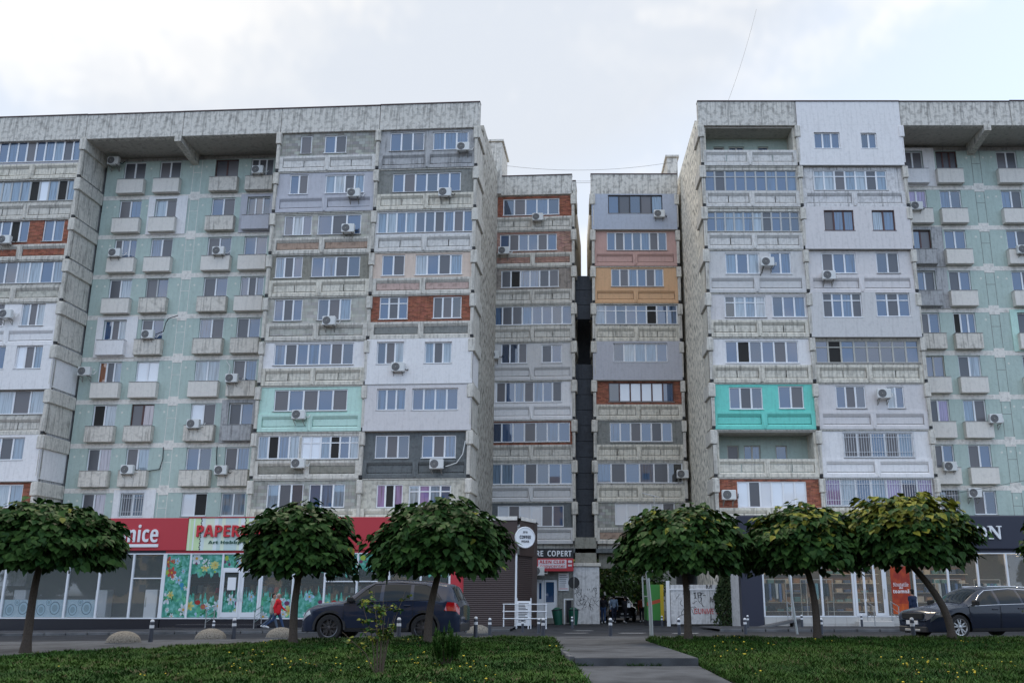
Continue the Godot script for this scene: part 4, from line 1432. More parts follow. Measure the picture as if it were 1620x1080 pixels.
	for i in 5:
		var sx := -20.0 + i * 3.0
		var sh := thing("display_shelf", "brown display shelf %s inside the stationery shop" % ["left of the door", "behind the door", "right of the door", "behind the parked SUV's bonnet", "at the right end"][i], "shelf", T * Vector3(sx, 0.28, -2.6), th, "shelves in the stationery shop")
		var sb := MB.new(); sb.box(-1.2, 0, -0.3, 1.2, 2.2, -0.26)
		part(sh, "back_board", sb.mesh(), M["wood_shelf"])
		for k in 4:
			var kb := MB.new(); kb.box(-1.2, 0.1 + k * 0.6, -0.26, 1.2, 0.13 + k * 0.6, 0.2)
			part(sh, "shelf_board", kb.mesh(), M["wood_shelf"])
		for k in 14:
			var gb := MB.new()
			var gx := -1.05 + (k % 7) * 0.34
			gb.box(gx, 0.13 + (k / 7) * 1.2, -0.2, gx + 0.2, 0.13 + (k / 7) * 1.2 + rng.randf_range(0.2, 0.42), 0.1)
			part(sh, "goods", gb.mesh(), M[["red_letter", "garment_teal", "garment_pale", "green_bin", "garment_tan"][rng.randi() % 5]])
	var rp := MB.new(); rp.box(-5.72, 0.3, -0.06, -5.0, 3.62, 0.05)
	part(p, "red_panel", rp.mesh(), M["red_panel"])
	for sx in [-18.15, -15.6]:
		handrail("stainless handrail on the %s of the stationery shop steps" % ("left" if sx < -17 else "right"), T * Vector3(sx, -0.2, 1.2), th, 0.9, 1.0)
	coffee_kiosk(T, th)
	copy_shop()
	passage()
	right_shop()

func handrail(label: String, at: Vector3, turn: float, h: float, run: float) -> void:
	var r := thing("handrail", label, "handrail", at, turn, "handrails at the shop steps")
	for i in 2:
		var p := MB.new()
		p.tube(Vector3(0, 0.25 * i, -run * i), Vector3(0, h + 0.25 * i, -run * i), 0.025, 0.025, 8)
		part(r, "post", p.mesh(), M["steel"])
	for k in 3:
		var p := MB.new()
		var y := h - 0.28 * k
		p.tube(Vector3(0, y, 0.12 if k == 0 else 0.0), Vector3(0, y + 0.25, -run), 0.022 if k == 0 else 0.014, 0.022 if k == 0 else 0.014, 8)
		part(r, "rail", p.mesh(), M["steel"])

func coffee_kiosk(T: Transform3D, th: float) -> void:
	var k := thing("coffee_kiosk", "brown coffee kiosk with closed roller shutters and round white sign", "kiosk", T.origin, th)
	# plan: straight front then a corner cut back to the right
	var pts := [Vector3(-5.0, 0, 0.15), Vector3(-2.2, 0, 0.15), Vector3(-1.6, 0, -1.9), Vector3(-1.6, 0, -5.0)]
	for i in 3:
		var a: Vector3 = pts[i]; var b: Vector3 = pts[i + 1]
		var up := func(p: Vector3, y: float) -> Vector3: return Vector3(p.x, y, p.z)
		if i < 2:
			# slats of the shutter
			var y := -0.05
			while y < 3.5:
				var n := (b - a).normalized().cross(Vector3.UP) * -1.0
				n = Vector3(-(b - a).z, 0, (b - a).x).normalized()
				var sb := MB.new()
				sb.quad(up.call(a, y), up.call(a, y + 0.05) + n * 0.02, up.call(b, y + 0.05) + n * 0.02, up.call(b, y))
				sb.quad(up.call(a, y + 0.05) + n * 0.02, up.call(a, y + 0.1), up.call(b, y + 0.1), up.call(b, y + 0.05) + n * 0.02)
				part(k, "shutter_slat", sb.mesh(), M["shutter"])
				y += 0.1
		else:
			var wb := MB.new()
			wb.quad(up.call(a, -0.4), up.call(a, 5.4), up.call(b, 5.4), up.call(b, -0.4))
			part(k, "side_wall", wb.mesh(), M["brown_panel"])
		if i < 2:
			var fb := MB.new()
			var n2 := Vector3(-(b - a).z, 0, (b - a).x).normalized()
			var e := n2 * 0.12
			fb.quad(up.call(a, 3.5) + e, up.call(a, 5.30) + e, up.call(b, 5.30) + e, up.call(b, 3.5) + e)
			fb.quad(up.call(a, 3.5), up.call(a, 3.5) + e, up.call(b, 3.5) + e, up.call(b, 3.5))
			fb.quad(up.call(b, 3.5) + e, up.call(b, 5.3) + e, up.call(b, 5.3), up.call(b, 3.5))
			part(k, "fascia", fb.mesh(), M["brown_panel"])
			var cb := MB.new()
			var e2 := n2 * 0.2
			cb.quad(up.call(a, 5.30) + e2, up.call(a, 5.50) + e2, up.call(b, 5.50) + e2, up.call(b, 5.30) + e2)
			cb.quad(up.call(a, 5.50) + e2, up.call(a, 5.50), up.call(b, 5.50), up.call(b, 5.50) + e2)
			cb.quad(up.call(a, 5.30), up.call(a, 5.30) + e2, up.call(b, 5.30) + e2, up.call(b, 5.30))
			part(k, "coping", cb.mesh(), M["band"])
			var pb := MB.new()
			pb.quad(up.call(a, -0.7) + e * 0.6, up.call(a, -0.05) + e * 0.6, up.call(b, -0.05) + e * 0.6, up.call(b, -0.7) + e * 0.6)
			part(k, "plinth", pb.mesh(), M["dark_stone"])
	var rf := MB.new()
	rf.quad(Vector3(-5, 5.45, 0.1), Vector3(-5, 5.45, -5), Vector3(-1.5, 5.45, -5), Vector3(-1.5, 5.45, -1.9))
	rf.tri(Vector3(-5, 5.45, 0.1), Vector3(-1.5, 5.45, -1.9), Vector3(-2.2, 5.45, 0.1))
	part(k, "flat_roof", rf.mesh(), M["roofconc"])
	text_part(k, "COFFEE", Vector3(-3.66, 4.5, 0.30), 0.52, 1.5, M["white_letter"], 0.05)
	var post := MB.new(); post.tube(Vector3(-2.24, -0.2, 0.22), Vector3(-2.24, 3.6, 0.22), 0.055, 0.055, 10)
	part(k, "white_post", post.mesh(), M["alu"])
	# round sign on the slanting face
	var n3 := Vector3(2.05, 0, 0.75).normalized()
	n3 = Vector3(-(Vector3(-1.6, 0, -1.9) - Vector3(-2.2, 0, 0.15)).z, 0, (Vector3(-1.6, 0, -1.9) - Vector3(-2.2, 0, 0.15)).x).normalized()
	var sgn := Node3D.new()
	sgn.name = "round_sign"
	sgn.position = Vector3(-2.0, 4.42, 0.02) + n3 * 0.2
	sgn.rotation.y = 0.45
	k.add_child(sgn)
	var dm := MB.new(); dm.lathe(Vector3.ZERO, Vector3.BACK, [Vector2(0.56, -0.12), Vector2(0.56, 0.03), Vector2(0.52, 0.06), Vector2(0.5, 0.03), Vector2(0.0, 0.03)], 28)
	part(sgn, "disc", dm.mesh(), M["white_letter"])
	text_part(sgn, "COFFEE", Vector3(0, 0.02, 0.05), 0.17, 0.62, M["navy_panel"], 0.02)
	text_part(sgn, "IT'S", Vector3(0, 0.27, 0.05), 0.1, 0.24, M["navy_panel"], 0.02)
	text_part(sgn, "O'CLOCK", Vector3(0, -0.2, 0.05), 0.1, 0.42, M["navy_panel"], 0.02)
	# barrier with a notice board in front
	var rr := thing("railing", "pale metal railing with three bars before the coffee kiosk corner", "railing", T * Vector3(-2.05, -0.15, 1.1), th)
	for sx in [-0.7, 0.55, 1.45]:
		var p := MB.new(); p.tube(Vector3(sx, 0, 0), Vector3(sx, 1.2, 0), 0.03, 0.03, 8)
		part(rr, "post", p.mesh(), M["alu"])
	for y in [1.2, 0.85, 0.5]:
		var p := MB.new(); p.tube(Vector3(-0.75, y, 0.03), Vector3(1.5, y, 0.03), 0.024, 0.024, 8)
		part(rr, "rail", p.mesh(), M["alu"])
	var bd := thing("notice_board", "white framed board of small black lines behind the kiosk railing", "notice board", T * Vector3(-1.75, -0.05, 0.9), th)
	var bb := MB.new(); bb.cbox(-0.34, 0.05, -0.03, 0.34, 1.25, 0.03, 0.01)
	part(bd, "board", bb.mesh(), M["white_letter"])
	for i in 13:
		var lb := MB.new()
		var ly := 1.12 - i * 0.075
		lb.box(-0.27, ly, 0.031, -0.27 + rng.randf_range(0.3, 0.54), ly + 0.035, 0.034)
		part(bd, "text_line", lb.mesh(), M["black_sign"])
	for sx in [-0.36, 0.36]:
		var lb := MB.new(); lb.box(sx - 0.025, -0.1, -0.03, sx + 0.025, 1.4, 0.04)
		part(bd, "leg", lb.mesh(), M["alu"])

func copy_shop() -> void:
	var c := thing("copy_shop", "small copy shop with white door under a red sign, beside the coffee kiosk", "shop", Vector3(0, -0.26, -62.5))
	var w := MB.new()
	w.wall(-5.2, 0.85, 0.0, 4.6, 0.0, [[-1.48, -0.12, 0.35, 2.72]], 0.25)
	part(c, "wall", w.mesh(), M["dkplaster"])
	var st := MB.new(); st.cbox(-1.7, 0.0, 0.0, 0.1, 0.34, 0.5, 0.02)
	part(c, "step", st.mesh(), M["dkplaster"])
	var d := MB.new()
	d.wall(-1.48, -0.12, 0.35, 2.72, -0.1, [[-1.3, -1.14, 1.5, 2.5], [-0.86, -0.34, 1.3, 2.55]], 0.05)
	var dr := part(c, "door", d.mesh(), M["alu"])
	for q in [[-1.3, -1.14, 1.5, 2.5], [-0.86, -0.34, 1.3, 2.55]]:
		var g := MB.new(); g.box(q[0], q[2], -0.16, q[1], q[3], -0.14)
		part(dr, "pane", g.mesh(), M["pb1"])
	var gr := MB.new(); gr.box(-0.98, 0.36, -0.098, -0.95, 2.7, -0.088)
	part(dr, "door_joint", gr.mesh(), M["sill"])
	# black strip sign and red sign over the door
	var s1 := MB.new(); s1.box(-1.7, 4.02, 0.5, 0.9, 4.62, 0.62)
	var sg := part(c, "black_sign", s1.mesh(), M["black_sign"])
	text_part(sg, "RE  COPERT", Vector3(-0.36, 4.30, 0.63), 0.36, 2.25, M["white_letter"], 0.02)
	var s2 := MB.new(); s2.cbox(-1.7, 3.2, 0.5, 0.9, 4.0, 0.66, 0.02)
	var rg := part(c, "red_sign", s2.mesh(), M["red_panel"])
	var s3 := MB.new(); s3.box(-1.35, 3.4, 0.66, 0.45, 3.92, 0.68)
	part(rg, "sign_field", s3.mesh(), M["pinkish"])
	text_part(rg, "ALEN CLER", Vector3(-0.46, 3.78, 0.69), 0.2, 1.62, M["red_letter"], 0.02)
	text_part(rg, "copycenter", Vector3(-0.42, 3.53, 0.69), 0.22, 1.6, M["red_letter"], 0.02, 400)
	var ph := MB.new(); ph.cbox(0.55, 3.5, 0.66, 0.8, 3.62, 0.69, 0.01); ph.cbox(0.55, 3.72, 0.66, 0.8, 3.88, 0.69, 0.01)
	part(rg, "telephone_mark", ph.mesh(), M["pinkish"])
	var pb := MB.new(); pb.cbox(-0.06, 2.0, 0.02, 0.60, 3.1, 0.07, 0.01)
	var pr := part(c, "price_board", pb.mesh(), M["white_letter"])
	for i in 8:
		var lb := MB.new(); lb.box(0.0, 2.12 + i * 0.12, 0.071, rng.randf_range(0.35, 0.54), 2.155 + i * 0.12, 0.075)
		part(pr, "text_line", lb.mesh(), M["navy_panel"] if i > 0 else M["red_letter"])
	air_conditioner("grey air conditioner under the red copy shop sign beside the kiosk corner", Vector3(-1.35, 2.95, -61.9), 0)
	for q in [[-0.35, "leaning green litter bin beside the white door"], [0.55, "upright green litter bin under the round sign"]]:
		var b := thing("litter_bin", q[1], "bin", Vector3(q[0] + 0.3, -0.24, -59.5), 0, "green bins by the copy shop")
		var bm := MB.new(); bm.lathe(Vector3.ZERO, Vector3.UP, [Vector2(0.24, 0.0), Vector2(0.3, 0.55), Vector2(0.32, 0.85), Vector2(0.30, 0.9), Vector2(0.1, 1.02), Vector2(0.0, 1.03)], 14)
		part(b, "body", bm.mesh(), M["green_bin"])
		var rm := MB.new(); rm.lathe(Vector3(0, 0.84, 0), Vector3.UP, [Vector2(0.325, 0.0), Vector2(0.335, 0.03), Vector2(0.325, 0.06)], 14)
		part(b, "rim", rm.mesh(), M["garment_dark"])
		if q[0] < 0: b.rotation.z = 0.12
	var ab := thing("display_stand", "white metal stand between the two green bins", "stand", Vector3(0.62, -0.24, -60.3))
	var sm := MB.new(); sm.box(-0.35, 0, -0.15, -0.27, 1.45, 0.15); sm.box(0.27, 0, -0.15, 0.35, 1.45, 0.15); sm.box(-0.35, 1.45, -0.15, 0.35, 1.52, 0.15)
	part(ab, "frame", sm.mesh(), M["alu"])
	var sd := MB.new(); sd.box(-0.2, 0.1, -0.1, 0.12, 1.4, 0.1)
	part(ab, "back_board", sd.mesh(), M["garment_dark"])
	# back of a round road sign on its pole
	var rs := thing("road_sign", "dark back of a round road sign on a thin grey pole by the passage", "road sign", Vector3(0.86, -0.2, -58.0))
	var pm := MB.new(); pm.tube(Vector3.ZERO, Vector3(0, 2.72, 0), 0.035, 0.035, 8)
	part(rs, "pole", pm.mesh(), M["steel"])
	var dsk := MB.new(); dsk.lathe(Vector3(0, 2.4, -0.05), Vector3.BACK, [Vector2(0.0, -0.01), Vector2(0.33, -0.01), Vector2(0.34, 0.0), Vector2(0.33, 0.012), Vector2(0.0, 0.012)], 24)
	part(rs, "disc", dsk.mesh(), M["black_sign"])

func passage() -> void:
	wallmat("graffiti_wall", 0.70, 0.69, 0.685, "blotch", "runs_soft", 0.8)
	# ground storey of the set-back blocks: pier with scrawls, lintel and the vault of the passage
	var p := thing("passage_pier", "whitewashed pier with black scrawls on the left of the passage", "pier", Vector3(0, -0.3, -62.4))
	var a := MB.new(); a.cbox(0.86, 0, -10.0, 2.56, 3.55, 0.0, 0.02)
	part(p, "pier_wall", a.mesh(), M["graffiti_wall"])
	var cn := MB.new(); cn.cbox(0.7, 3.56, -10.0, 2.66, 3.78, 0.12, 0.02)
	part(p, "cornice", cn.mesh(), M["conc"])
	var br := MB.new(); br.cbox(1.0, 3.78, -1.5, 2.4, 5.4, -0.3, 0.02)
	part(p, "brick_stack", br.mesh(), M["olive"])
	scrawl(p, 0.95, 2.5, 0.8, 2.3, 0.006, 34, 5)
	var l := thing("passage_lintel", "grey concrete lintel and dark slab over the passage", "lintel", Vector3(0, -0.3, -62.4))
	var lb := MB.new(); lb.cbox(2.56, 3.45, -1.2, 9.2, 4.4, -0.8, 0.02)
	part(l, "beam", lb.mesh(), M["olive"])
	var sl := MB.new(); sl.box(-5.0, 4.42, -12.0, 9.2, 4.7, -0.3)
	part(l, "slab", sl.mesh(), M["dkgrey"])
	var rw := MB.new(); rw.box(8.9, 0, -12.0, 9.2, 4.4, -0.9)
	part(l, "side_wall", rw.mesh(), M["dkgrey"])
	# white sheet-metal fence with graffiti
	var f := thing("metal_fence", "white sheet metal fence with black and red graffiti beside the passage", "fence", Vector3(0, -0.22, -56.0))
	for i in 3:
		var x := 6.35 + i * 1.13
		var s := MB.new(); s.cbox(x, 0.12, -0.03, x + 1.1, 2.28, 0.02, 0.01)
		part(f, "sheet", s.mesh(), M["graffiti_wall"])
	var fr := MB.new()
	fr.box(6.1, 0, -0.06, 6.3, 2.5, 0.06)
	fr.box(6.3, 1.98, 0.02, 9.75, 2.06, 0.06)
	part(f, "frame", fr.mesh(), M["white_letter"])
	scrawl(f, 6.5, 9.0, 0.2, 1.9, 0.03, 26, 9)
	for q in [["M", 8.55, 2.12, 0.3, 0.3, "black_sign"], ["T  IP-", 7.7, 1.68, 0.32, 1.3, "black_sign"], ["MVR", 8.9, 1.45, 0.3, 0.6, "black_sign"], ["GUNME S", 8.35, 0.82, 0.3, 1.4, "red_letter"]]:
		var tx := text_part(f, q[0], Vector3(q[1], q[2], 0.035), q[3], q[4], M[q[5]], 0.008, 300, false, "graffiti")
		tx.rotation.z = rng.randf_range(-0.08, 0.12)
	# gaudy green kiosk flank seen past the pole
	var k := thing("painted_kiosk", "green painted kiosk side with red and yellow stripes at the passage", "kiosk", Vector3(5.1, -0.22, -57.2))
	var kb := MB.new(); kb.cbox(0.0, 0.3, -2.0, 0.98, 2.3, 0.0, 0.01)
	plain("mural_green", 0.035, 0.20, 0.03, 0.5); plain("mural_yellow", 0.5, 0.36, 0.02, 0.5); plain("mural_red", 0.38, 0.06, 0.02, 0.5)
	part(k, "body", kb.mesh(), M["mural_green"])
	var ks := MB.new()
	ks.quad(Vector3(0.0, 1.1, 0.004), Vector3(0.0, 1.3, 0.004), Vector3(0.98, 1.55, 0.004), Vector3(0.98, 1.35, 0.004))
	part(k, "red_stripe", ks.mesh(), M["mural_red"])
	var ky := MB.new(); ky.box(0.78, 0.3, 0.0, 0.98, 2.3, 0.012)
	part(k, "yellow_edge", ky.mesh(), M["mural_yellow"])
	var kd := MB.new(); kd.box(0.0, 0.0, -2.0, 0.98, 0.3, 0.02)
	part(k, "base", kd.mesh(), M["garment_dark"])

func scrawl(parent: Node3D, x0: float, x1: float, y0: float, y1: float, z: float, n: int, sd: int) -> void:
	var r := RandomNumberGenerator.new()
	r.seed = sd
	var mb := MB.new()
	for i in n:
		var p := Vector2(r.randf_range(x0, x1), r.randf_range(y0, y1))
		var a := r.randf() * TAU
		for k in r.randi_range(3, 7):
			var q := p + Vector2(cos(a), sin(a) * 1.4) * r.randf_range(0.04, 0.13)
			var w := (q - p).orthogonal().normalized() * 0.012
			if q.x > x0 and q.x < x1 and q.y > y0 and q.y < y1:
				mb.quad(Vector3(p.x - w.x, p.y - w.y, z), Vector3(q.x - w.x, q.y - w.y, z), Vector3(q.x + w.x, q.y + w.y, z), Vector3(p.x + w.x, p.y + w.y, z))
			p = q
			a += r.randf_range(-1.2, 1.2)
	part(parent, "graffiti", mb.mesh(), M["black_sign"])

func right_shop() -> void:
	var o := Vector3(0, 0, -51.0)
	var s := thing("clothes_shop", "clothes shop with navy fascia and white framed panes under the right block", "shop", o)
	var fb := MB.new(); fb.cbox(9.44, 3.78, -0.6, 36.0, 5.58, 0.16, 0.08)
	part(s, "fascia", fb.mesh(), M["navy_panel"])
	text_part(s, "ON", Vector3(22.55, 4.66, 0.22), 0.70, 1.45, M["white_letter"], 0.1, 700, true)
	text_part(s, "A", Vector3(15.9, 4.75, 0.22), 0.66, 0.6, M["white_letter"], 0.1, 700, true)
	var rf := MB.new(); rf.box(9.6, 5.3, -4.3, 36.0, 5.42, -0.6)
	part(s, "flat_roof", rf.mesh(), M["roofconc"])
	var sw := MB.new(); sw.box(9.7, -0.4, -5.0, 9.9, 5.45, -0.62)
	part(s, "side_wall", sw.mesh(), M["graffiti_wall"])
	var pil := MB.new(); pil.cbox(9.46, -0.4, -0.6, 10.58, 3.76, 0.1, 0.02)
	part(s, "pilaster", pil.mesh(), M["navy_panel"])
	var sp := MB.new(); sp.box(9.5, 3.62, 0.1, 10.3, 3.86, 0.2)
	part(s, "street_plate", sp.mesh(), M["white_letter"])
	var hd := MB.new(); hd.box(10.58, 3.64, -0.6, 36.0, 3.78, 0.02)
	part(s, "head_strip", hd.mesh(), M["navy_panel"])
	var i := 0
	var x := 10.6
	while x < 30.0:
		for k in 2:
			var tb := MB.new(); tb.cbox(x, -0.35 + k * 0.38, -0.3, x + 0.6, 0.02 + k * 0.38, 0.05, 0.006)
			part(s, "plinth_tile", tb.mesh(), M["tile"])
		x += 0.607
		i += 1
	var xs := [10.62, 12.08, 13.66, 15.3, 17.0, 18.53, 20.3, 21.88, 23.43, 25.0, 26.6, 28.2]
	var fm := MB.new(); frame_bars(fm, xs, 0.46, 3.58, 0.0)
	part(s, "frame", fm.mesh(), M["alu"])
	for j in xs.size() - 1: pane(s, xs[j] + 0.05, xs[j + 1] - 0.05, 0.46, 3.58, 0.0)
	for q in [[15.36, 15.94], [16.36, 16.94]]:
		var db := MB.new()
		db.box(q[0], 0.46, 0.03, q[0] + 0.12, 3.2, 0.09); db.box(q[1] - 0.12, 0.46, 0.03, q[1], 3.2, 0.09)
		db.box(q[0] + 0.12, 0.46, 0.032, q[1] - 0.12, 0.6, 0.088); db.box(q[0] + 0.12, 3.08, 0.032, q[1] - 0.12, 3.2, 0.088)
		var dr := part(s, "door", db.mesh(), M["alu"])
		var hb := MB.new(); hb.tube(Vector3(q[1] - 0.06, 1.3, 0.14), Vector3(q[1] - 0.06, 1.8, 0.14), 0.018, 0.018, 6)
		part(dr, "handle", hb.mesh(), M["steel"])
	var ps := MB.new(); ps.quad_uv(Vector3(17.3, 0.55, 0.012), Vector3(17.3, 2.95, 0.012), Vector3(18.3, 2.95, 0.012), Vector3(18.3, 0.55, 0.012), Rect2(0, 0, 1, 1))
	var po := part(s, "poster", ps.mesh(), M["poster"])
	po.set_meta("label", "orange red autumn poster with white lettering")
	text_part(po, "Noutatile", Vector3(17.8, 2.02, 0.02), 0.2, 0.8, M["white_letter"], 0.004, 300, true)
	text_part(po, "de", Vector3(17.8, 1.86, 0.02), 0.1, 0.2, M["white_letter"], 0.004)
	text_part(po, "toamnă", Vector3(17.8, 1.68, 0.02), 0.2, 0.85, M["white_letter"], 0.004)
	room(s, 10.5, 30.0, 0.4, 3.64, -4.2, -0.1)
	# ceiling spots
	for k in 7:
		var lx := 11.6 + k * 2.2
		var l := thing("ceiling_spot", "small glowing ceiling spot in the clothes shop, %s from the left" % ["first", "second", "third", "fourth", "fifth", "sixth", "seventh"][k], "lamp", o + Vector3(lx, 3.6, -1.6 - 0.5 * (k % 2)), 0, "spots in the clothes shop")
		var lb := MB.new(); lb.lathe(Vector3.ZERO, Vector3.DOWN, [Vector2(0.06, -0.03), Vector2(0.07, 0.08)], 10)
		part(l, "housing", lb.mesh(), M["acdark"])
		var gl := MB.new(); gl.lathe(Vector3(0, -0.05, 0), Vector3.DOWN, [Vector2(0.055, 0.0), Vector2(0.0, 0.02)], 10)
		part(l, "bulb", gl.mesh(), M["lamp_glow"])
		var om := OmniLight3D.new()
		om.name = "spot_light"
		om.light_color = Color(1.0, 0.86, 0.66)
		om.light_energy = 0.5
		om.light_size = 0.05
		om.omni_range = 14.0
		om.omni_attenuation = 2.0
		om.shadow_enabled = true
		om.position = Vector3(0, -0.14, 0)
		l.add_child(om)
	# clothes rails with garments
	for k in 6:
		var rx := 11.4 + k * 2.35
		if k == 2: rx = 13.9
		if k == 3: continue
		var deep := -1.3 - 0.6 * (k % 2)
		var r := thing("clothes_rail", "rail of hanging clothes in the navy shop window, %s from the left" % ["first", "second", "third", "", "fourth", "fifth"][k], "clothes rail", o + Vector3(rx, 0.4, deep), 0, "clothes rails in the shop")
		var pb := MB.new()
		for sx in [-0.7, 0.7]: pb.tube(Vector3(sx, 0, 0), Vector3(sx, 1.9, 0), 0.02, 0.02, 6)
		pb.tube(Vector3(-0.7, 1.9, 0), Vector3(0.7, 1.9, 0), 0.02, 0.02, 6)
		part(r, "rail_frame", pb.mesh(), M["garment_pale"])
		for g in 7:
			var gb := MB.new()
			var gx := -0.55 + g * 0.18
			var top := 1.8
			var hgt := rng.randf_range(0.7, 1.15)
			gb.hull(func(sv: Vector3, ax: int) -> Vector3:
				var y := top - 0.1 if sv.y > 0 else top - hgt
				var w := 0.07 if sv.y > 0 else 0.055
				var d := 0.2 if sv.y > 0 else 0.28
				var pt := Vector3(gx + sv.x * w, y, sv.z * d)
				if ax != 1: pt.y -= sv.y * 0.03
				if ax != 0: pt.x -= sv.x * 0.015
				return pt)
			part(r, "garment", gb.mesh(), M[["garment_dark", "garment_pale", "garment_teal", "garment_tan", "garment_blue", "garment_dark"][rng.randi() % 6]])
	# mannequin stand-ins: none; shelf of folded goods at the back wall
	for k in 3:
		var sh := thing("display_shelf", "pale display shelf %s at the clothes shop back wall" % ["left of the door", "behind the door", "right of the poster"][k], "shelf", o + Vector3([12.6, 16.4, 21.4][k], 0.4, -3.9), 0, "shelves in the clothes shop")
		var bb := MB.new(); bb.box(-1.5, 0, -0.2, 1.5, 2.6, -0.16)
		part(sh, "back_board", bb.mesh(), M["wood_shelf"])
		for t in 5:
			var tb := MB.new(); tb.box(-1.5, 0.2 + t * 0.5, -0.16, 1.5, 0.23 + t * 0.5, 0.2)
			part(sh, "shelf_board", tb.mesh(), M["garment_pale"])
			for q in 6:
				var qb := MB.new(); qb.cbox(-1.4 + q * 0.48, 0.23 + t * 0.5, -0.12, -1.05 + q * 0.48, 0.23 + t * 0.5 + rng.randf_range(0.1, 0.3), 0.16, 0.02)
				part(sh, "folded_stack", qb.mesh(), M[["garment_dark", "garment_pale", "garment_tan", "garment_blue", "garment_teal"][rng.randi() % 5]])
	# ramp and handrail at the left end
	var rp := thing("ramp", "tilted concrete ramp slab at the left end of the clothes shop", "ramp", Vector3(11.0, -0.1, -49.9))
	var rb := MB.new()
	rb.hull(func(sv: Vector3, ax: int) -> Vector3:
		var pt := Vector3(sv.x * 1.15, (0.0 if sv.x < 0 else 0.46) + (0.0 if sv.y > 0 else -0.1), sv.z * 0.55)
		if ax != 1: pt.y -= sv.y * 0.01
		return pt)
	part(rp, "slab", rb.mesh(), M["kerbstone"])
	var sb := MB.new(); sb.cbox(0.75, -0.2, -0.5, 1.1, 0.36, 0.5, 0.02)
	part(rp, "support", sb.mesh(), M["kerbstone"])
	for q in [[11.75, "white handrail above the ramp of the clothes shop"], [15.85, "thin handrail left of the clothes shop door steps"], [17.1, "thin handrail right of the clothes shop door steps"]]:
		handrail(q[1], Vector3(q[0], -0.08, -49.6), 0.0, 1.0, 1.1)
	var stp := MB.new(); stp.cbox(15.3, -0.4, 0.05, 17.1, 0.2, 0.6, 0.02)
	part(s, "step", stp.mesh(), M["tile"])

# ---------------------------------------------------------------- trees and shrubs
func leaf_materials() -> void:
	var m := plain("leaf", 1, 1, 1, 0.6, 0.0, 0.22)
	m.vertex_color_use_as_albedo = true
	m.backlight_enabled = true
	m.backlight = Color(0.16, 0.20, 0.06)
	var b := plain("bark", 0.10, 0.078, 0.062, 0.9, 0.0, 0.2)
	b.albedo_texture = TX["blotch_hard"]
	b.uv1_triplanar = true
	b.uv1_scale = Vector3(4, 1.2, 4)
	plain("twig", 0.09, 0.065, 0.045, 0.9)

# heart-shaped leaf folded along its midrib; u: towards the tip, w: out of the upper face
func add_leaf(mb: MB, o: Vector3, u: Vector3, w: Vector3, l: float, wd: float, fold: float) -> void:
	var s := u.cross(w).normalized()
	var n := s.cross(u).normalized()
	var mid := o + u * l * 0.5 - n * fold * l
	var tip := o + u * l - n * fold * l * 1.6
	for sg in [-1.0, 1.0]:
		var p1: Vector3 = o + u * l * 0.06 + s * sg * wd * 0.36 + n * fold * l * 0.2
		var p2: Vector3 = o + u * l * 0.34 + s * sg * wd * 0.52 + n * fold * l * 0.2
		var p3: Vector3 = o + u * l * 0.70 + s * sg * wd * 0.28 - n * fold * l * 0.5
		var ring := [o, p1, p2, p3, tip]
		for i in 4:
			if sg < 0: mb.tri(mid, ring[i], ring[i + 1])
			else: mb.tri(mid, ring[i + 1], ring[i])

func leaf_color(yellow: float) -> Color:
	var c := Color(0.016, 0.044, 0.012).lerp(Color(0.040, 0.082, 0.020), rng.randf())
	if rng.randf() < yellow: c = c.lerp(Color(0.22, 0.21, 0.03), rng.randf_range(0.35, 1.0))
	return c

func crown_mesh(r: Vector3, n: int, leaf: float, yellow_top: float, seed_at: float, flat := -0.42) -> ArrayMesh:
	var mb := MB.new()
	mb.use_c = true
	var f := FastNoiseLite.new()
	f.seed = int(seed_at * 10.0) + 3
	f.frequency = 1.1
	var made := 0
	while made < n:
		var d := Vector3(rng.randfn(), rng.randfn(), rng.randfn()).normalized()
		if d.y < flat - 0.12: continue
		if d.y < flat and rng.randf() < 0.5: continue
		var lump := 1.0 + 0.38 * f.get_noise_3d(d.x * 1.6, d.y * 1.6, d.z * 1.6) + 0.16 * f.get_noise_3d(d.x * 5.0, d.y * 5.0 + 7.0, d.z * 5.0)
		var inner := rng.randf() < 0.30
		var rad := lump * (rng.randf_range(0.35, 0.85) if inner else rng.randf_range(0.86, 1.04))
		var p := Vector3(d.x * r.x, d.y * r.y, d.z * r.z) * rad
		var out := Vector3(d.x / r.x, d.y / r.y, d.z / r.z).normalized()
		var u := (Vector3(d.x, 0, d.z).normalized() * 1.0 + Vector3(0, -0.30 - 0.42 * (1.0 - d.y), 0) + Vector3(rng.randfn(), rng.randfn() * 0.5, rng.randfn()) * 0.42).normalized()
		var w := (out * 0.45 + Vector3(0, 1.0, 0) + Vector3(rng.randfn(), rng.randfn(), rng.randfn()) * 0.33).normalized()
		if absf(w.dot(u)) > 0.94: continue
		mb.col = leaf_color(yellow_top * clampf(d.y * 1.4, 0.0, 1.0) + 0.006)
		var l := leaf * rng.randf_range(0.65, 1.25)
		add_leaf(mb, p, u, w, l, l * rng.randf_range(0.8, 1.0), rng.randf_range(0.05, 0.2))
		made += 1
	return mb.mesh()

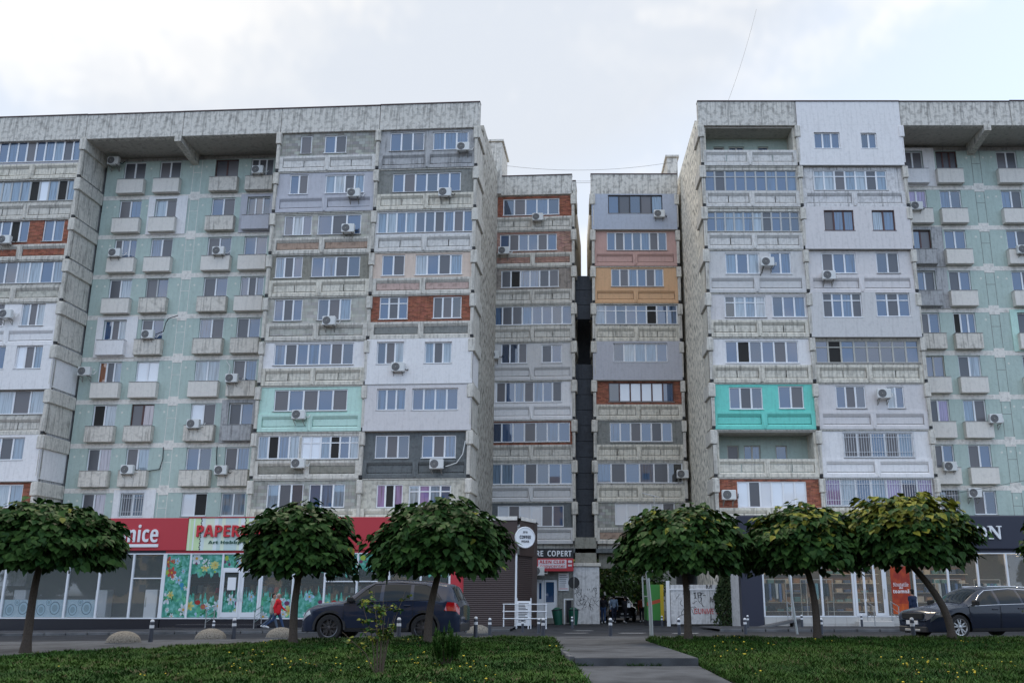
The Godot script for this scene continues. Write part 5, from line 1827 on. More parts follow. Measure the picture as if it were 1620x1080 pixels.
func catalpa(label: String, x: float, d: float, base_h: float, trunk_h: float, r: Vector3, lean: Vector2, yellow: float, sd: float, ground_y := -99.0) -> void:
	var gy := lawn_h(x, -d) if ground_y < -50 else ground_y
	var t := thing("catalpa_tree", label, "tree", Vector3(x, gy - 0.03, -d), 0, "globe catalpas along the lawn")
	var top := Vector3(lean.x, trunk_h, lean.y)
	var mb := MB.new()
	var pts := []; var rs := []
	for i in 8:
		var k := i / 7.0
		pts.append(Vector3(lean.x * k * k + 0.02 * sin(k * 5.0 + sd), trunk_h * k, lean.y * k))
		rs.append(lerpf(0.105, 0.07, k) + (0.035 if i == 0 else 0.0))
	mb.path(pts, rs, 10)
	for i in 9:
		var a := TAU * i / 9.0 + sd
		var e := top + Vector3(cos(a) * r.x * 0.72, r.y * rng.randf_range(0.35, 1.0), sin(a) * r.z * 0.72)
		mb.path([top - Vector3(0, 0.08, 0), top.lerp(e, 0.5) + Vector3(0, 0.12, 0), e], [0.05, 0.032, 0.012], 6)
	part(t, "trunk", mb.mesh(), M["bark"])
	var c := part(t, "crown", crown_mesh(r, int(2700.0 * r.x * r.x), 0.19, yellow, sd), M["leaf"], top + Vector3(0, r.y * 0.42, 0))
	c.rotation.y = sd

func make_plants() -> void:
	leaf_materials()
	# x, distance, trunk height, crown radii, lean, yellowing
	catalpa("leftmost globe tree, its broad crown cut by the picture's left edge", -12.15, 22.6, 0, 2.02, Vector3(1.62, 0.92, 1.5), Vector2(0.1, 0), 0.0, 1.0)
	catalpa("globe tree with the walking red jacket beside its trunk", -6.35, 23.6, 0, 1.80, Vector3(1.2, 1.05, 1.25), Vector2(0.05, 0), 0.0, 2.0)
	catalpa("globe tree standing before the parked SUV's rear door", -3.1, 23.4, 0, 1.80, Vector3(1.5, 1.12, 1.45), Vector2(0.2, 0), 0.0, 3.0)
	catalpa("globe tree right of the path, in front of the graffiti fence", 3.22, 24.6, 0, 1.88, Vector3(1.52, 1.02, 1.5), Vector2(-0.1, 0), 0.10, 4.0)
	catalpa("globe tree before the left panes of the clothes shop", 6.5, 24.9, 0, 1.88, Vector3(1.42, 1.02, 1.4), Vector2(-0.18, 0), 0.30, 5.0)
	catalpa("leaning globe tree with yellowing top beside the parked estate car", 9.75, 24.6, 0, 2.0, Vector3(1.5, 1.10, 1.5), Vector2(-0.95, 0), 0.75, 6.0)
	catalpa("rightmost globe tree, just its leaf tips reaching into the picture", 13.55, 24.6, 0, 2.0, Vector3(1.5, 1.0, 1.5), Vector2(0, 0), 0.3, 7.0)
	# thin sapling with a sparse top
	var sp := thing("sapling", "thin bare-stemmed sapling with sparse leaves in the lawn before the SUV", "sapling", Vector3(-3.05, lawn_h(-3.05, -16.9) - 0.02, -16.9))
	var st := MB.new(); var lf := MB.new()
	lf.use_c = true
	for i in 9:
		var a := TAU * i / 9.0 + 0.4
		var b := Vector3(cos(a) * 0.05, 0, sin(a) * 0.05)
		var sway := rng.randf_range(0.12, 0.42)
		var hgt := rng.randf_range(0.95, 1.46)
		if i == 4:
			sway = 0.62; hgt = 0.72
		var m := b + Vector3(cos(a) * sway * 0.3, hgt * 0.5, sin(a) * sway * 0.3)
		var e := b + Vector3(cos(a) * sway, hgt, sin(a) * sway)
		st.path([b, m, e], [0.012, 0.009, 0.003], 5)
		for k in 5:
			var q := m.lerp(e, rng.randf_range(0.0, 0.9))
			var w := q + Vector3(rng.randfn() * 0.12, rng.randf_range(-0.02, 0.14), rng.randfn() * 0.12)
			st.tube(q, w, 0.004, 0.002, 4, false)
			for j in 9:
				lf.col = leaf_color(0.4) * rng.randf_range(0.8, 1.7)
				add_leaf(lf, q.lerp(w, rng.randf_range(0.2, 1.1)) + Vector3(rng.randfn(), rng.randfn(), rng.randfn()) * 0.02, Vector3(rng.randfn(), rng.randfn() * 0.5 - 0.4, rng.randfn()).normalized(), Vector3(rng.randfn() * 0.5, 1, rng.randfn() * 0.5).normalized(), rng.randf_range(0.05, 0.095), 0.055, 0.1)
	part(sp, "stems", st.mesh(), M["twig"])
	part(sp, "leaves", lf.mesh(), M["leaf"])
	# small conifer of upright flames
	var cf := thing("small_conifer", "little dark green conifer with upright plumes in the lawn", "shrub", Vector3(-2.08, lawn_h(-2.08, -18.3) - 0.02, -18.3))
	var ct := MB.new()
	for i in 4: ct.path([Vector3(0.02 * i - 0.03, 0, 0), Vector3(0.1 * (i - 1.5), 0.3, 0.05 * (i % 2))], [0.02, 0.012], 5)
	part(cf, "stems", ct.mesh(), M["twig"])
	var cm := MB.new()
	cm.use_c = true
	for i in 60:
		var a := rng.randf() * TAU
		var rr := 0.22 * sqrt(rng.randf())
		var b := Vector3(cos(a) * rr, rng.randf_range(0.12, 0.34), sin(a) * rr)
		var top := rng.randf_range(0.24, 0.42) * (1.25 - rr * 2.0)
		for k in 120:
			var t := rng.randf()
			var q := b + Vector3(cos(a) * 0.05 * t, top * t, sin(a) * 0.05 * t)
			var sp2 := 0.05 * sin(PI * clampf(t * 0.9 + 0.08, 0, 1))
			var dd := Vector3(rng.randfn() * sp2, 0.018, rng.randfn() * sp2)
			cm.col = Color(0.026, 0.075, 0.018).lerp(Color(0.07, 0.14, 0.03), rng.randf())
			var s := Vector3(-dd.z, 0, dd.x).normalized() * 0.009
			cm.tri(q - s, q + dd + Vector3(0, 0.03, 0), q + s)
	part(cf, "plumes", cm.mesh(), M["leaf"])
	# dark reddish shrub in the lower right corner
	var bs := thing("dark_shrub", "dark brownish shrub in the lower right corner of the lawn", "shrub", Vector3(8.35, lawn_h(8.35, -16.6) - 0.02, -16.6))
	var bt := MB.new(); var bl := MB.new()
	bl.use_c = true
	for i in 16:
		var a := TAU * i / 16.0
		var e := Vector3(cos(a) * rng.randf_range(0.15, 0.5), rng.randf_range(0.6, 1.25), sin(a) * rng.randf_range(0.15, 0.5))
		bt.path([Vector3(cos(a) * 0.06, 0, sin(a) * 0.06), e * 0.5, e], [0.014, 0.01, 0.004], 5)
		for k in 110:
			var p := e * rng.randf_range(0.25, 1.05) + Vector3(rng.randfn(), rng.randfn(), rng.randfn()) * 0.09
			bl.col = Color(0.030, 0.014, 0.012).lerp(Color(0.03, 0.04, 0.012), rng.randf())
			add_leaf(bl, p, Vector3(rng.randfn(), rng.randfn() * 0.6, rng.randfn()).normalized(), Vector3(rng.randfn() * 0.4, 1, rng.randfn() * 0.4).normalized(), 0.055, 0.035, 0.1)
	part(bs, "stems", bt.mesh(), M["twig"])
	part(bs, "leaves", bl.mesh(), M["leaf"])
	# climber on the fence post
	var cl := thing("climbing_plant", "dark leafy climber grown over the fence beside the navy shop", "climbing plant", Vector3(9.35, -0.2, -55.6))
	var vm := MB.new(); var vl := MB.new()
	vl.use_c = true
	for i in 5:
		var px := rng.randf_range(-0.4, 0.4)
		vm.path([Vector3(px * 0.4, 0, 0), Vector3(px, 1.5, 0.05), Vector3(px * 0.7, 2.9, 0.05)], [0.03, 0.02, 0.01], 5)
	for k in 1500:
		var y := 3.1 * pow(rng.randf(), 0.85)
		var w := 0.62 * (1.0 - 0.5 * y / 3.1) + (0.18 if y < 0.3 else 0.0)
		vl.col = Color(0.018, 0.035, 0.014).lerp(Color(0.05, 0.07, 0.03), rng.randf())
		add_leaf(vl, Vector3(rng.randf_range(-w, w) + 0.1 * sin(y * 3.0), y, rng.randf_range(-0.1, 0.28)), Vector3(rng.randfn() * 0.6, -0.8, rng.randfn() * 0.5).normalized(), Vector3(rng.randfn() * 0.4, 0.3, 1).normalized(), 0.13, 0.1, 0.12)
	part(cl, "stems", vm.mesh(), M["twig"])
	part(cl, "leaves", vl.mesh(), M["leaf"])
	# courtyard trees seen through the passage; sunlit yellow is put into their leaf colour
	for q in [[3.6, 84.0, 0.75, "yellow-green courtyard tree seen through the passage behind the walkers"], [7.2, 90.0, 0.1, "dark courtyard tree seen through the right of the passage"], [0.4, 92.0, 0.5, "courtyard tree half hidden behind the passage pier"]]:
		var t := thing("courtyard_tree", q[3], "tree", Vector3(q[0], -0.3, -q[1]), 0, "trees in the courtyard")
		var tm := MB.new(); tm.path([Vector3.ZERO, Vector3(0.1, 2.0, 0), Vector3(0, 4.0, 0)], [0.16, 0.12, 0.06], 8)
		part(t, "trunk", tm.mesh(), M["bark"])
		part(t, "crown", crown_mesh(Vector3(2.8, 2.6, 2.4), 2200, 0.32, q[2], q[0], -0.9), M["leaf"], Vector3(0, 3.3, 0))
	# row of trees behind the camera, across the street: what the shop panes mirror
	var first: Node3D = null
	for i in 18:
		var x := -88.0 + i * 9.8 + rng.randf_range(-1.5, 1.5)
		var z := 34.0 + rng.randf_range(-2.0, 3.0)
		var lab := "street tree mirrored in the shop panes, %s from the left" % ["first", "second", "third", "fourth", "fifth", "sixth", "seventh", "eighth", "ninth", "tenth", "eleventh", "twelfth", "thirteenth", "fourteenth", "fifteenth", "sixteenth", "seventeenth", "eighteenth"][i]
		if first == null:
			first = thing("street_tree", lab, "tree", Vector3(x, 0, z), 0, "street trees behind the camera")
			var tm := MB.new(); tm.path([Vector3.ZERO, Vector3(0.1, 2.5, 0), Vector3(0, 5.0, 0)], [0.2, 0.15, 0.08], 8)
			part(first, "trunk", tm.mesh(), M["bark"])
			part(first, "crown", crown_mesh(Vector3(4.4, 3.2, 3.6), 4600, 0.60, 0.05, 8.0, -0.95), M["leaf"], Vector3(0, 4.6, 0))
		else:
			var c: Node3D = first.duplicate()
			c.name = "street_tree"
			c.position = Vector3(x, 0, z)
			c.rotation.y = rng.randf() * TAU
			c.scale = Vector3.ONE * rng.randf_range(0.75, 1.1)
			add_child(c, true)
			tag(c, lab, "tree", "street trees behind the camera")

# what stands across the street behind the camera, sunlit and mirrored in the panes
func make_opposite() -> void:
	plain("sunlit_render", 0.62, 0.47, 0.27, 0.9)
	for q in [[-120.0, -14.0, 26.0, "long ochre apartment block across the street behind the camera, left part"], [2.0, 30.0, 30.0, "ochre apartment tower across the street behind the camera, right of it"], [44.0, 90.0, 22.0, "low ochre apartment block across the street behind the camera, far right"]]:
		var b := thing("opposite_block", q[3], "apartment building", Vector3(0, 0, 95.0), PI, "blocks across the street")
		var mb := MB.new(); mb.box(-q[1], -0.3, -12.0, -q[0], q[2], 0.0)
		part(b, "wall", mb.mesh(), M["sunlit_render"])
		var rows := int(q[2] / 3.0) - 1
		var cols := int((q[1] - q[0]) / 3.2)
		for j in rows:
			for i in cols:
				var wx: float = -q[1] + 1.0 + i * 3.2
				var wb := MB.new(); wb.box(wx, 2.0 + j * 3.0, 0.0, wx + 1.6, 3.5 + j * 3.0, 0.03)
				part(b, "window", wb.mesh(), M["pb0"])
	# low wall closing the courtyard
	var cw := thing("courtyard_building", "grey low building closing the courtyard beyond the passage", "building", Vector3(4.0, -0.3, -112.0))
	var cm := MB.new(); cm.box(-30, 0, -6, 30, 9, 0)
	part(cw, "wall", cm.mesh(), M["dkplaster"])
	var rm := MB.new(); rm.box(-30.3, 9, -6.3, 30.3, 9.3, 0.3)
	part(cw, "roof", rm.mesh(), M["roofconc"])

# ---------------------------------------------------------------- cars
func lerp_table(t: Array, x: float) -> float:
	if x <= t[0][0]: return t[0][1]
	for i in t.size() - 1:
		if x <= t[i + 1][0]:
			var k: float = (x - t[i][0]) / (t[i + 1][0] - t[i][0])
			var s := k * k * (3.0 - 2.0 * k)
			return lerpf(t[i][1], t[i + 1][1], lerpf(k, s, 0.5))
	return t[-1][1]

func car_bottom(c: Dictionary, x: float) -> float:
	var y: float = c.low
	for wx in c.wheels:
		var dx := absf(x - wx)
		var ra: float = c.wr + 0.075
		if dx < ra: y = maxf(y, c.wr + sqrt(ra * ra - dx * dx) * 0.98)
	if x > c.nose - 0.5: y = maxf(y, c.low + 0.0)
	return y

# point on the shell: k 0 bottom .. 1 belt .. 2 roof edge .. 3 centre line
func car_point(c: Dictionary, x: float, k: float) -> Vector3:
	var hw := lerp_table(c.hw, x)
	var top := lerp_table(c.top, x)
	var belt := minf(lerp_table(c.belt, x), top - 0.02)
	var yb := minf(car_bottom(c, x), belt - 0.05)
	var hr := lerp_table(c.hr, x)
	if k <= 1.0:
		var y := lerpf(yb, belt, k)
		var mid: float = 0.62
		var bulge := 1.0 - 0.09 * pow(clampf((mid - y) / 0.45, 0, 1), 2.0) - 0.035 * pow(clampf((y - mid) / 0.5, 0, 1), 2.0)
		return Vector3(x, y, hw * bulge)
	var hb := hw * (1.0 - 0.035 * pow(clampf((belt - 0.62) / 0.5, 0, 1), 2.0))
	if k <= 2.0:
		var t := k - 1.0
		return Vector3(x, lerpf(belt, top - 0.055, t), lerpf(hb, hr, t) + 0.03 * sin(PI * t))
	var t2 := k - 2.0
	return Vector3(x, top - 0.055 * (1.0 - t2) * (1.0 - t2), hr * (1.0 - t2))

func smooth_grid(f: Callable, nu: int, nv: int, flip := false) -> ArrayMesh:
	var st := SurfaceTool.new()
	st.begin(Mesh.PRIMITIVE_TRIANGLES)
	st.set_smooth_group(0)
	for i in nu + 1:
		for j in nv + 1:
			st.add_vertex(f.call(float(i) / nu, float(j) / nv))
	for i in nu:
		for j in nv:
			var a := i * (nv + 1) + j
			var b := a + 1
			var d := a + nv + 1
			var e := d + 1
			for q in ([a, b, e, a, e, d] if not flip else [a, e, b, a, d, e]): st.add_index(q)
	st.generate_normals()
	return st.commit()

func car_patch(c: Dictionary, xa0: float, xa1: float, xb0: float, xb1: float, k0: float, k1: float, off: float, side: float, nu := 8, nv := 4) -> ArrayMesh:
	return smooth_grid(func(u: float, v: float) -> Vector3:
		var x := lerpf(lerpf(xa0, xa1, v), lerpf(xb0, xb1, v), u)
		var p := car_point(c, x, lerpf(k0, k1, v))
		return Vector3(p.x, p.y + off * (0.3 if k1 <= 2.0 else 1.0), (p.z + off) * side), nu, nv, side < 0)

func make_car(called: String, label: String, c: Dictionary, at: Vector3, turn: float) -> void:
	var o := thing(called, label, "car", at, turn)
	var n0: float = c.tail; var n1: float = c.nose
	for side in [1.0, -1.0]:
		var body := smooth_grid(func(u: float, v: float) -> Vector3:
			var p := car_point(c, lerpf(n0, n1, u), v * 3.0)
			return Vector3(p.x, p.y, p.z * side), 96, 24, side > 0)
		part(o, "body_shell", body, M[c.paint])
	# closing faces at nose and tail, and the dark underbody
	for e in [n0, n1]:
		var cap := smooth_grid(func(u: float, v: float) -> Vector3:
			var p := car_point(c, e, v * 3.0)
			return Vector3(p.x, p.y, p.z * lerpf(-1.0, 1.0, u)), 8, 12, e > 0)
		part(o, "end_panel", cap, M[c.paint])
	var ub := MB.new(); ub.box(n0 + 0.15, c.low - 0.02, -0.62, n1 - 0.15, 0.75, 0.62)
	part(o, "underbody", ub.mesh(), M["tyre"])
	for side in [1.0, -1.0]:
		for d in c.doors:
			var dr := part(o, "door", car_patch(c, d[0], d[0], d[1], d[1], 0.12, 0.985, 0.006, side), M[c.paint])
			var hp := car_point(c, d[0] + 0.16, 0.86)
			var hb := MB.new()
			hb.cbox(hp.x - 0.1, hp.y - 0.018, (hp.z + 0.012) * side - 0.015, hp.x + 0.1, hp.y + 0.018, (hp.z + 0.012) * side + 0.015, 0.008)
			part(dr, "handle", hb.mesh(), M[c.paint])
			for sx in d:
				var sm := MB.new()
				for i in 6:
					var a := car_point(c, sx, 0.12 + i * 0.144); var b := car_point(c, sx, 0.12 + (i + 1) * 0.144)
					sm.tube(Vector3(a.x, a.y, (a.z + 0.004) * side), Vector3(b.x, b.y, (b.z + 0.004) * side), 0.006, 0.006, 4, false)
				part(dr, "door_seam", sm.mesh(), M["tyre"])
		for w in c.windows:
			part(o, "side_window", car_patch(c, w[0], w[1], w[2], w[3], 1.08, 1.86, 0.004, side), M["car_glass"])
		# bright trim along the belt and over the windows
		var tm := MB.new()
		var steps := 18
		for i in steps:
			var xa := lerpf(c.trim[0], c.trim[1], float(i) / steps); var xb := lerpf(c.trim[0], c.trim[1], float(i + 1) / steps)
			var a := car_point(c, xa, 1.04); var b := car_point(c, xb, 1.04)
			tm.tube(Vector3(a.x, a.y, (a.z + 0.006) * side), Vector3(b.x, b.y, (b.z + 0.006) * side), 0.011, 0.011, 5, false)
		for i in c.arch.size() - 1:
			var a := car_point(c, c.arch[i][0], c.arch[i][1]); var b := car_point(c, c.arch[i + 1][0], c.arch[i + 1][1])
			tm.tube(Vector3(a.x, a.y, (a.z + 0.008) * side), Vector3(b.x, b.y, (b.z + 0.008) * side), 0.012, 0.012, 5, false)
		part(o, "window_trim", tm.mesh(), M[c.trimm])
		# sill and arch cladding
		part(o, "sill_cladding", car_patch(c, c.wheels[1] + 0.44, c.wheels[1] + 0.44, c.wheels[0] - 0.44, c.wheels[0] - 0.44, 0.0, 0.13, 0.012, side), M["cladding"])
		if c.clad:
			for wx in c.wheels:
				var am := MB.new()
				for i in 14:
					var t0 := PI * (-0.04 + 1.08 * i / 14.0); var t1 := PI * (-0.04 + 1.08 * (i + 1) / 14.0)
					var r0: float = c.wr + 0.055; var r1: float = c.wr + 0.125
					var z0: float = (lerp_table(c.hw, wx) * 0.985 + 0.012) * side
					var q := [Vector3(wx + cos(t0) * r0, c.wr + sin(t0) * r0, z0), Vector3(wx + cos(t0) * r1, c.wr + sin(t0) * r1, z0), Vector3(wx + cos(t1) * r1, c.wr + sin(t1) * r1, z0), Vector3(wx + cos(t1) * r0, c.wr + sin(t1) * r0, z0)]
					if side > 0: am.quad(q[0], q[1], q[2], q[3])
					else: am.quad(q[3], q[2], q[1], q[0])
				part(o, "wheel_arch", am.mesh(), M["cladding"])
		var mp := car_point(c, c.mirror, 1.1)
		var mm := MB.new()
		mm.cbox(mp.x - 0.06, mp.y + 0.0, minf(mp.z * side, (mp.z + 0.2) * side), mp.x + 0.10, mp.y + 0.15, maxf(mp.z * side, (mp.z + 0.2) * side), 0.03)
		part(o, "wing_mirror", mm.mesh(), M["tyre"])
		var hl := part(o, "headlight", car_patch(c, c.lamp[0], c.lamp[0] + 0.05, c.lamp[1], c.lamp[1] - 0.02, c.lamp[2], c.lamp[3], 0.012, side, 6, 3), M[c.lensm])
		hl.set_meta("label", "clear headlight")
		part(o, "tail_light", car_patch(c, n0 + 0.005, n0 + 0.005, n0 + 0.42, n0 + 0.34, c.rear[0], c.rear[1], 0.010, side, 5, 3), M["red_lens"])
		# roof rails
		var rr := MB.new()
		for i in 10:
			var xa := lerpf(c.rail[0], c.rail[1], i / 10.0); var xb := lerpf(c.rail[0], c.rail[1], (i + 1) / 10.0)
			var a := car_point(c, xa, 2.08); var b := car_point(c, xb, 2.08)
			rr.tube(Vector3(a.x, a.y + 0.035, a.z * side), Vector3(b.x, b.y + 0.035, b.z * side), 0.016, 0.016, 6)
		part(o, "roof_rail", rr.mesh(), M[c.railm])
		for wx in c.wheels: wheel(o, Vector3(wx, c.wr, side * (lerp_table(c.hw, wx) - 0.11)), c.wr, side, c.rim)
	# screens over the whole width
	for q in [c.screen, c.back]:
		part(o, "windscreen" if q[0] > 0 else "rear_window", smooth_grid(func(u: float, v: float) -> Vector3:
			var x := lerpf(q[0], q[1], v)
			var s := lerpf(-1.0, 1.0, u)
			var k := 3.0 - 0.90 * absf(s)
			var p := car_point(c, x, maxf(k, 2.0))
			return Vector3(p.x + (0.006 if q[0] > 0 else -0.006), p.y + 0.008, p.z * signf(s) * 0.97), 16, 6, q[0] < 0), M["car_glass"])
	# face
	var gy: float = c.low + 0.34
	var gb := MB.new(); gb.cbox(n1 - 0.06, gy, -0.46, n1 + 0.02, gy + 0.17, 0.46, 0.015)
	part(o, "grille", gb.mesh(), M["tyre"])
	var lb := MB.new(); lb.cbox(n1 - 0.08, c.low - 0.02, -0.62, n1 + 0.03, c.low + 0.14, 0.62, 0.02)
	part(o, "bumper_lip", lb.mesh(), M["cladding"])
	var sk := MB.new(); sk.cbox(n1 - 0.05, c.low + 0.0, -0.34, n1 + 0.045, c.low + 0.07, 0.34, 0.015)
	part(o, "skid_trim", sk.mesh(), M["rim_silver"])
	var pb := MB.new(); pb.cbox(n1 + 0.0, gy - 0.15, -0.26, n1 + 0.035, gy - 0.04, 0.26, 0.005)
	part(o, "number_plate", pb.mesh(), M["white_letter"])
	var rb := MB.new(); rb.cbox(n0 - 0.02, c.low, -0.7, n0 + 0.1, c.low + 0.22, 0.7, 0.02)
	part(o, "rear_bumper", rb.mesh(), M["cladding"])

func wheel(o: Node3D, at: Vector3, r: float, side: float, rimkey: String) -> void:
	var w := Node3D.new()
	w.name = "wheel"
	w.position = at
	o.add_child(w, true)
	var ax := Vector3(0, 0, side)
	var t := MB.new()
	t.lathe(Vector3.ZERO, ax, [Vector2(r * 0.66, -0.11), Vector2(r * 0.95, -0.11), Vector2(r, -0.08), Vector2(r, 0.08), Vector2(r * 0.95, 0.108), Vector2(r * 0.70, 0.108), Vector2(r * 0.66, 0.06)], 32)
	part(w, "tyre", t.mesh(), M["tyre"])
	var k := MB.new()
	k.lathe(Vector3.ZERO, ax, [Vector2(r * 0.70, 0.11), Vector2(r * 0.64, 0.10), Vector2(r * 0.60, 0.02)], 32)
	k.lathe(Vector3.ZERO, ax, [Vector2(r * 0.17, 0.03), Vector2(r * 0.15, 0.10), Vector2(0.0, 0.105)], 16)
	for i in 5:
		var a := TAU * i / 5.0 + 0.3
		for dv in [-0.16, 0.16]:
			var p0 := Vector3(cos(a + dv * 0.6), sin(a + dv * 0.6), 0) * r * 0.14 + ax * 0.085
			var p1 := Vector3(cos(a + dv * 1.5), sin(a + dv * 1.5), 0) * r * 0.66 + ax * 0.085
			var s := Vector3(-sin(a), cos(a), 0) * 0.022
			k.quad(p0 - s, p1 - s * 0.8, p1 + s * 0.8, p0 + s)
			k.quad(p0 - s - ax * 0.04, p1 - s * 0.8 - ax * 0.04, p1 - s * 0.8, p0 - s)
			k.quad(p0 + s, p1 + s * 0.8, p1 + s * 0.8 - ax * 0.04, p0 + s - ax * 0.04)
	part(w, "rim", k.mesh(), M[rimkey])
	var d := MB.new()
	d.lathe(Vector3.ZERO, ax, [Vector2(r * 0.62, 0.0), Vector2(0.0, 0.0)], 24)
	part(w, "brake_disc", d.mesh(), M["acdark"])

func make_cars() -> void:
	for q in [["paint_blue", 0.016, 0.024, 0.048], ["paint_slate", 0.013, 0.019, 0.036], ["paint_black", 0.008, 0.008, 0.010]]:
		var m := plain(q[0], q[1], q[2], q[3], 0.25, 0.0, 0.3)
		m.clearcoat_enabled = true; m.clearcoat = 0.55; m.clearcoat_roughness = 0.02
	plain("tyre", 0.012, 0.012, 0.013, 0.8)
	plain("cladding", 0.02, 0.02, 0.022, 0.6)
	plain("chrome", 0.6, 0.6, 0.62, 0.15, 1.0)
	plain("rim_silver", 0.5, 0.5, 0.5, 0.3, 0.8)
	plain("rim_dark", 0.10, 0.10, 0.11, 0.3, 0.8)
	plain("car_glass", 0.010, 0.015, 0.018, 0.02, 0.0, 0.34)
	glassy("lens", 0.40, 0.42, 0.44, 0.08)
	glassy("lens_dark", 0.07, 0.08, 0.09, 0.08)
	glassy("red_lens", 0.40, 0.008, 0.012, 0.08)
	var suv := {
		"paint": "paint_blue", "rim": "rim_dark", "railm": "cladding", "trimm": "cladding", "lensm": "lens", "clad": true, "nose": 2.30, "tail": -2.30, "low": 0.26, "wheels": [1.42, -1.30], "wr": 0.36,
		"top": [[-2.30, 0.98], [-2.24, 1.10], [-2.02, 1.50], [-1.92, 1.56], [-1.2, 1.65], [-0.4, 1.69], [0.2, 1.655], [0.42, 1.58], [1.12, 1.14], [1.25, 1.10], [1.9, 1.03], [2.18, 0.92], [2.26, 0.80], [2.30, 0.66]],
		"belt": [[-2.30, 0.90], [-2.2, 1.06], [-1.4, 1.10], [0.9, 1.03], [1.2, 1.0], [2.0, 0.86], [2.3, 0.60]],
		"hw": [[-2.30, 0.74], [-2.2, 0.85], [-1.9, 0.91], [-1.2, 0.925], [1.4, 0.925], [1.9, 0.90], [2.15, 0.82], [2.26, 0.72], [2.30, 0.64]],
		"hr": [[-2.30, 0.62], [-2.0, 0.60], [-1.0, 0.63], [0.3, 0.62], [1.0, 0.68], [1.3, 0.72], [2.1, 0.66], [2.3, 0.55]],
		"doors": [[-0.98, -0.06], [-0.02, 1.02]], "windows": [[-0.88, -0.86, -0.12, -0.10], [0.0, 0.0, 0.92, 0.36], [-1.78, -1.42, -0.98, -0.96]],
		"trim": [-1.75, 1.0], "arch": [[1.02, 1.04], [0.75, 1.35], [0.45, 1.75], [0.2, 1.93], [-0.6, 1.94], [-1.3, 1.9], [-1.6, 1.6], [-1.8, 1.1]],
		"mirror": 0.80, "lamp": [1.98, 2.27, 0.78, 0.99], "rear": [0.70, 0.99], "rail": [-1.6, 0.15], "screen": [1.08, 0.42], "back": [-2.22, -2.02]}
	make_car("parked_suv", "dark blue SUV parked behind the lawn left of the path", suv, Vector3(-5.02, 0.255, -28.75), PI - 0.10)
	var est := {
		"paint": "paint_slate", "rim": "rim_silver", "railm": "chrome", "trimm": "chrome", "lensm": "lens_dark", "clad": false, "nose": 2.33, "tail": -2.33, "low": 0.20, "wheels": [1.42, -1.27], "wr": 0.335,
		"top": [[-2.33, 0.86], [-2.28, 1.0], [-2.05, 1.36], [-1.9, 1.42], [-0.6, 1.475], [0.1, 1.46], [0.35, 1.40], [1.15, 0.99], [1.3, 0.95], [1.95, 0.87], [2.2, 0.79], [2.29, 0.70], [2.33, 0.55]],
		"belt": [[-2.33, 0.8], [-2.2, 0.94], [-1.2, 0.945], [1.0, 0.90], [1.3, 0.87], [2.1, 0.74], [2.33, 0.5]],
		"hw": [[-2.33, 0.72], [-2.2, 0.84], [-1.8, 0.90], [1.4, 0.905], [1.95, 0.88], [2.2, 0.79], [2.30, 0.68], [2.33, 0.60]],
		"hr": [[-2.33, 0.6], [-2.0, 0.56], [-0.8, 0.58], [0.2, 0.57], [1.1, 0.66], [1.4, 0.70], [2.1, 0.64], [2.33, 0.52]],
		"doors": [[-0.92, -0.04], [0.0, 1.05]], "windows": [[-0.84, -0.80, -0.08, -0.08], [0.02, 0.02, 0.98, 0.34], [-1.9, -1.66, -0.92, -0.90]],
		"trim": [-1.85, 1.05], "arch": [[1.08, 1.04], [0.78, 1.4], [0.5, 1.8], [0.25, 1.93], [-0.6, 1.94], [-1.5, 1.92], [-1.8, 1.6], [-1.9, 1.1]],
		"mirror": 0.86, "lamp": [1.90, 2.28, 0.74, 0.97], "rear": [0.62, 0.97], "rail": [-1.7, 0.05], "screen": [1.10, 0.36], "back": [-2.26, -2.06]}
	make_car("parked_estate_car", "dark slate estate car parked at the right with five-spoke silver wheels", est, Vector3(12.5, 0.30, -29.4), PI + 0.30)
	var small := suv.duplicate()
	small.paint = "paint_black"
	make_car("courtyard_car", "black car standing in the passage behind the walkers", small, Vector3(4.35, -0.3, -71.5), -PI / 2 + 0.1)

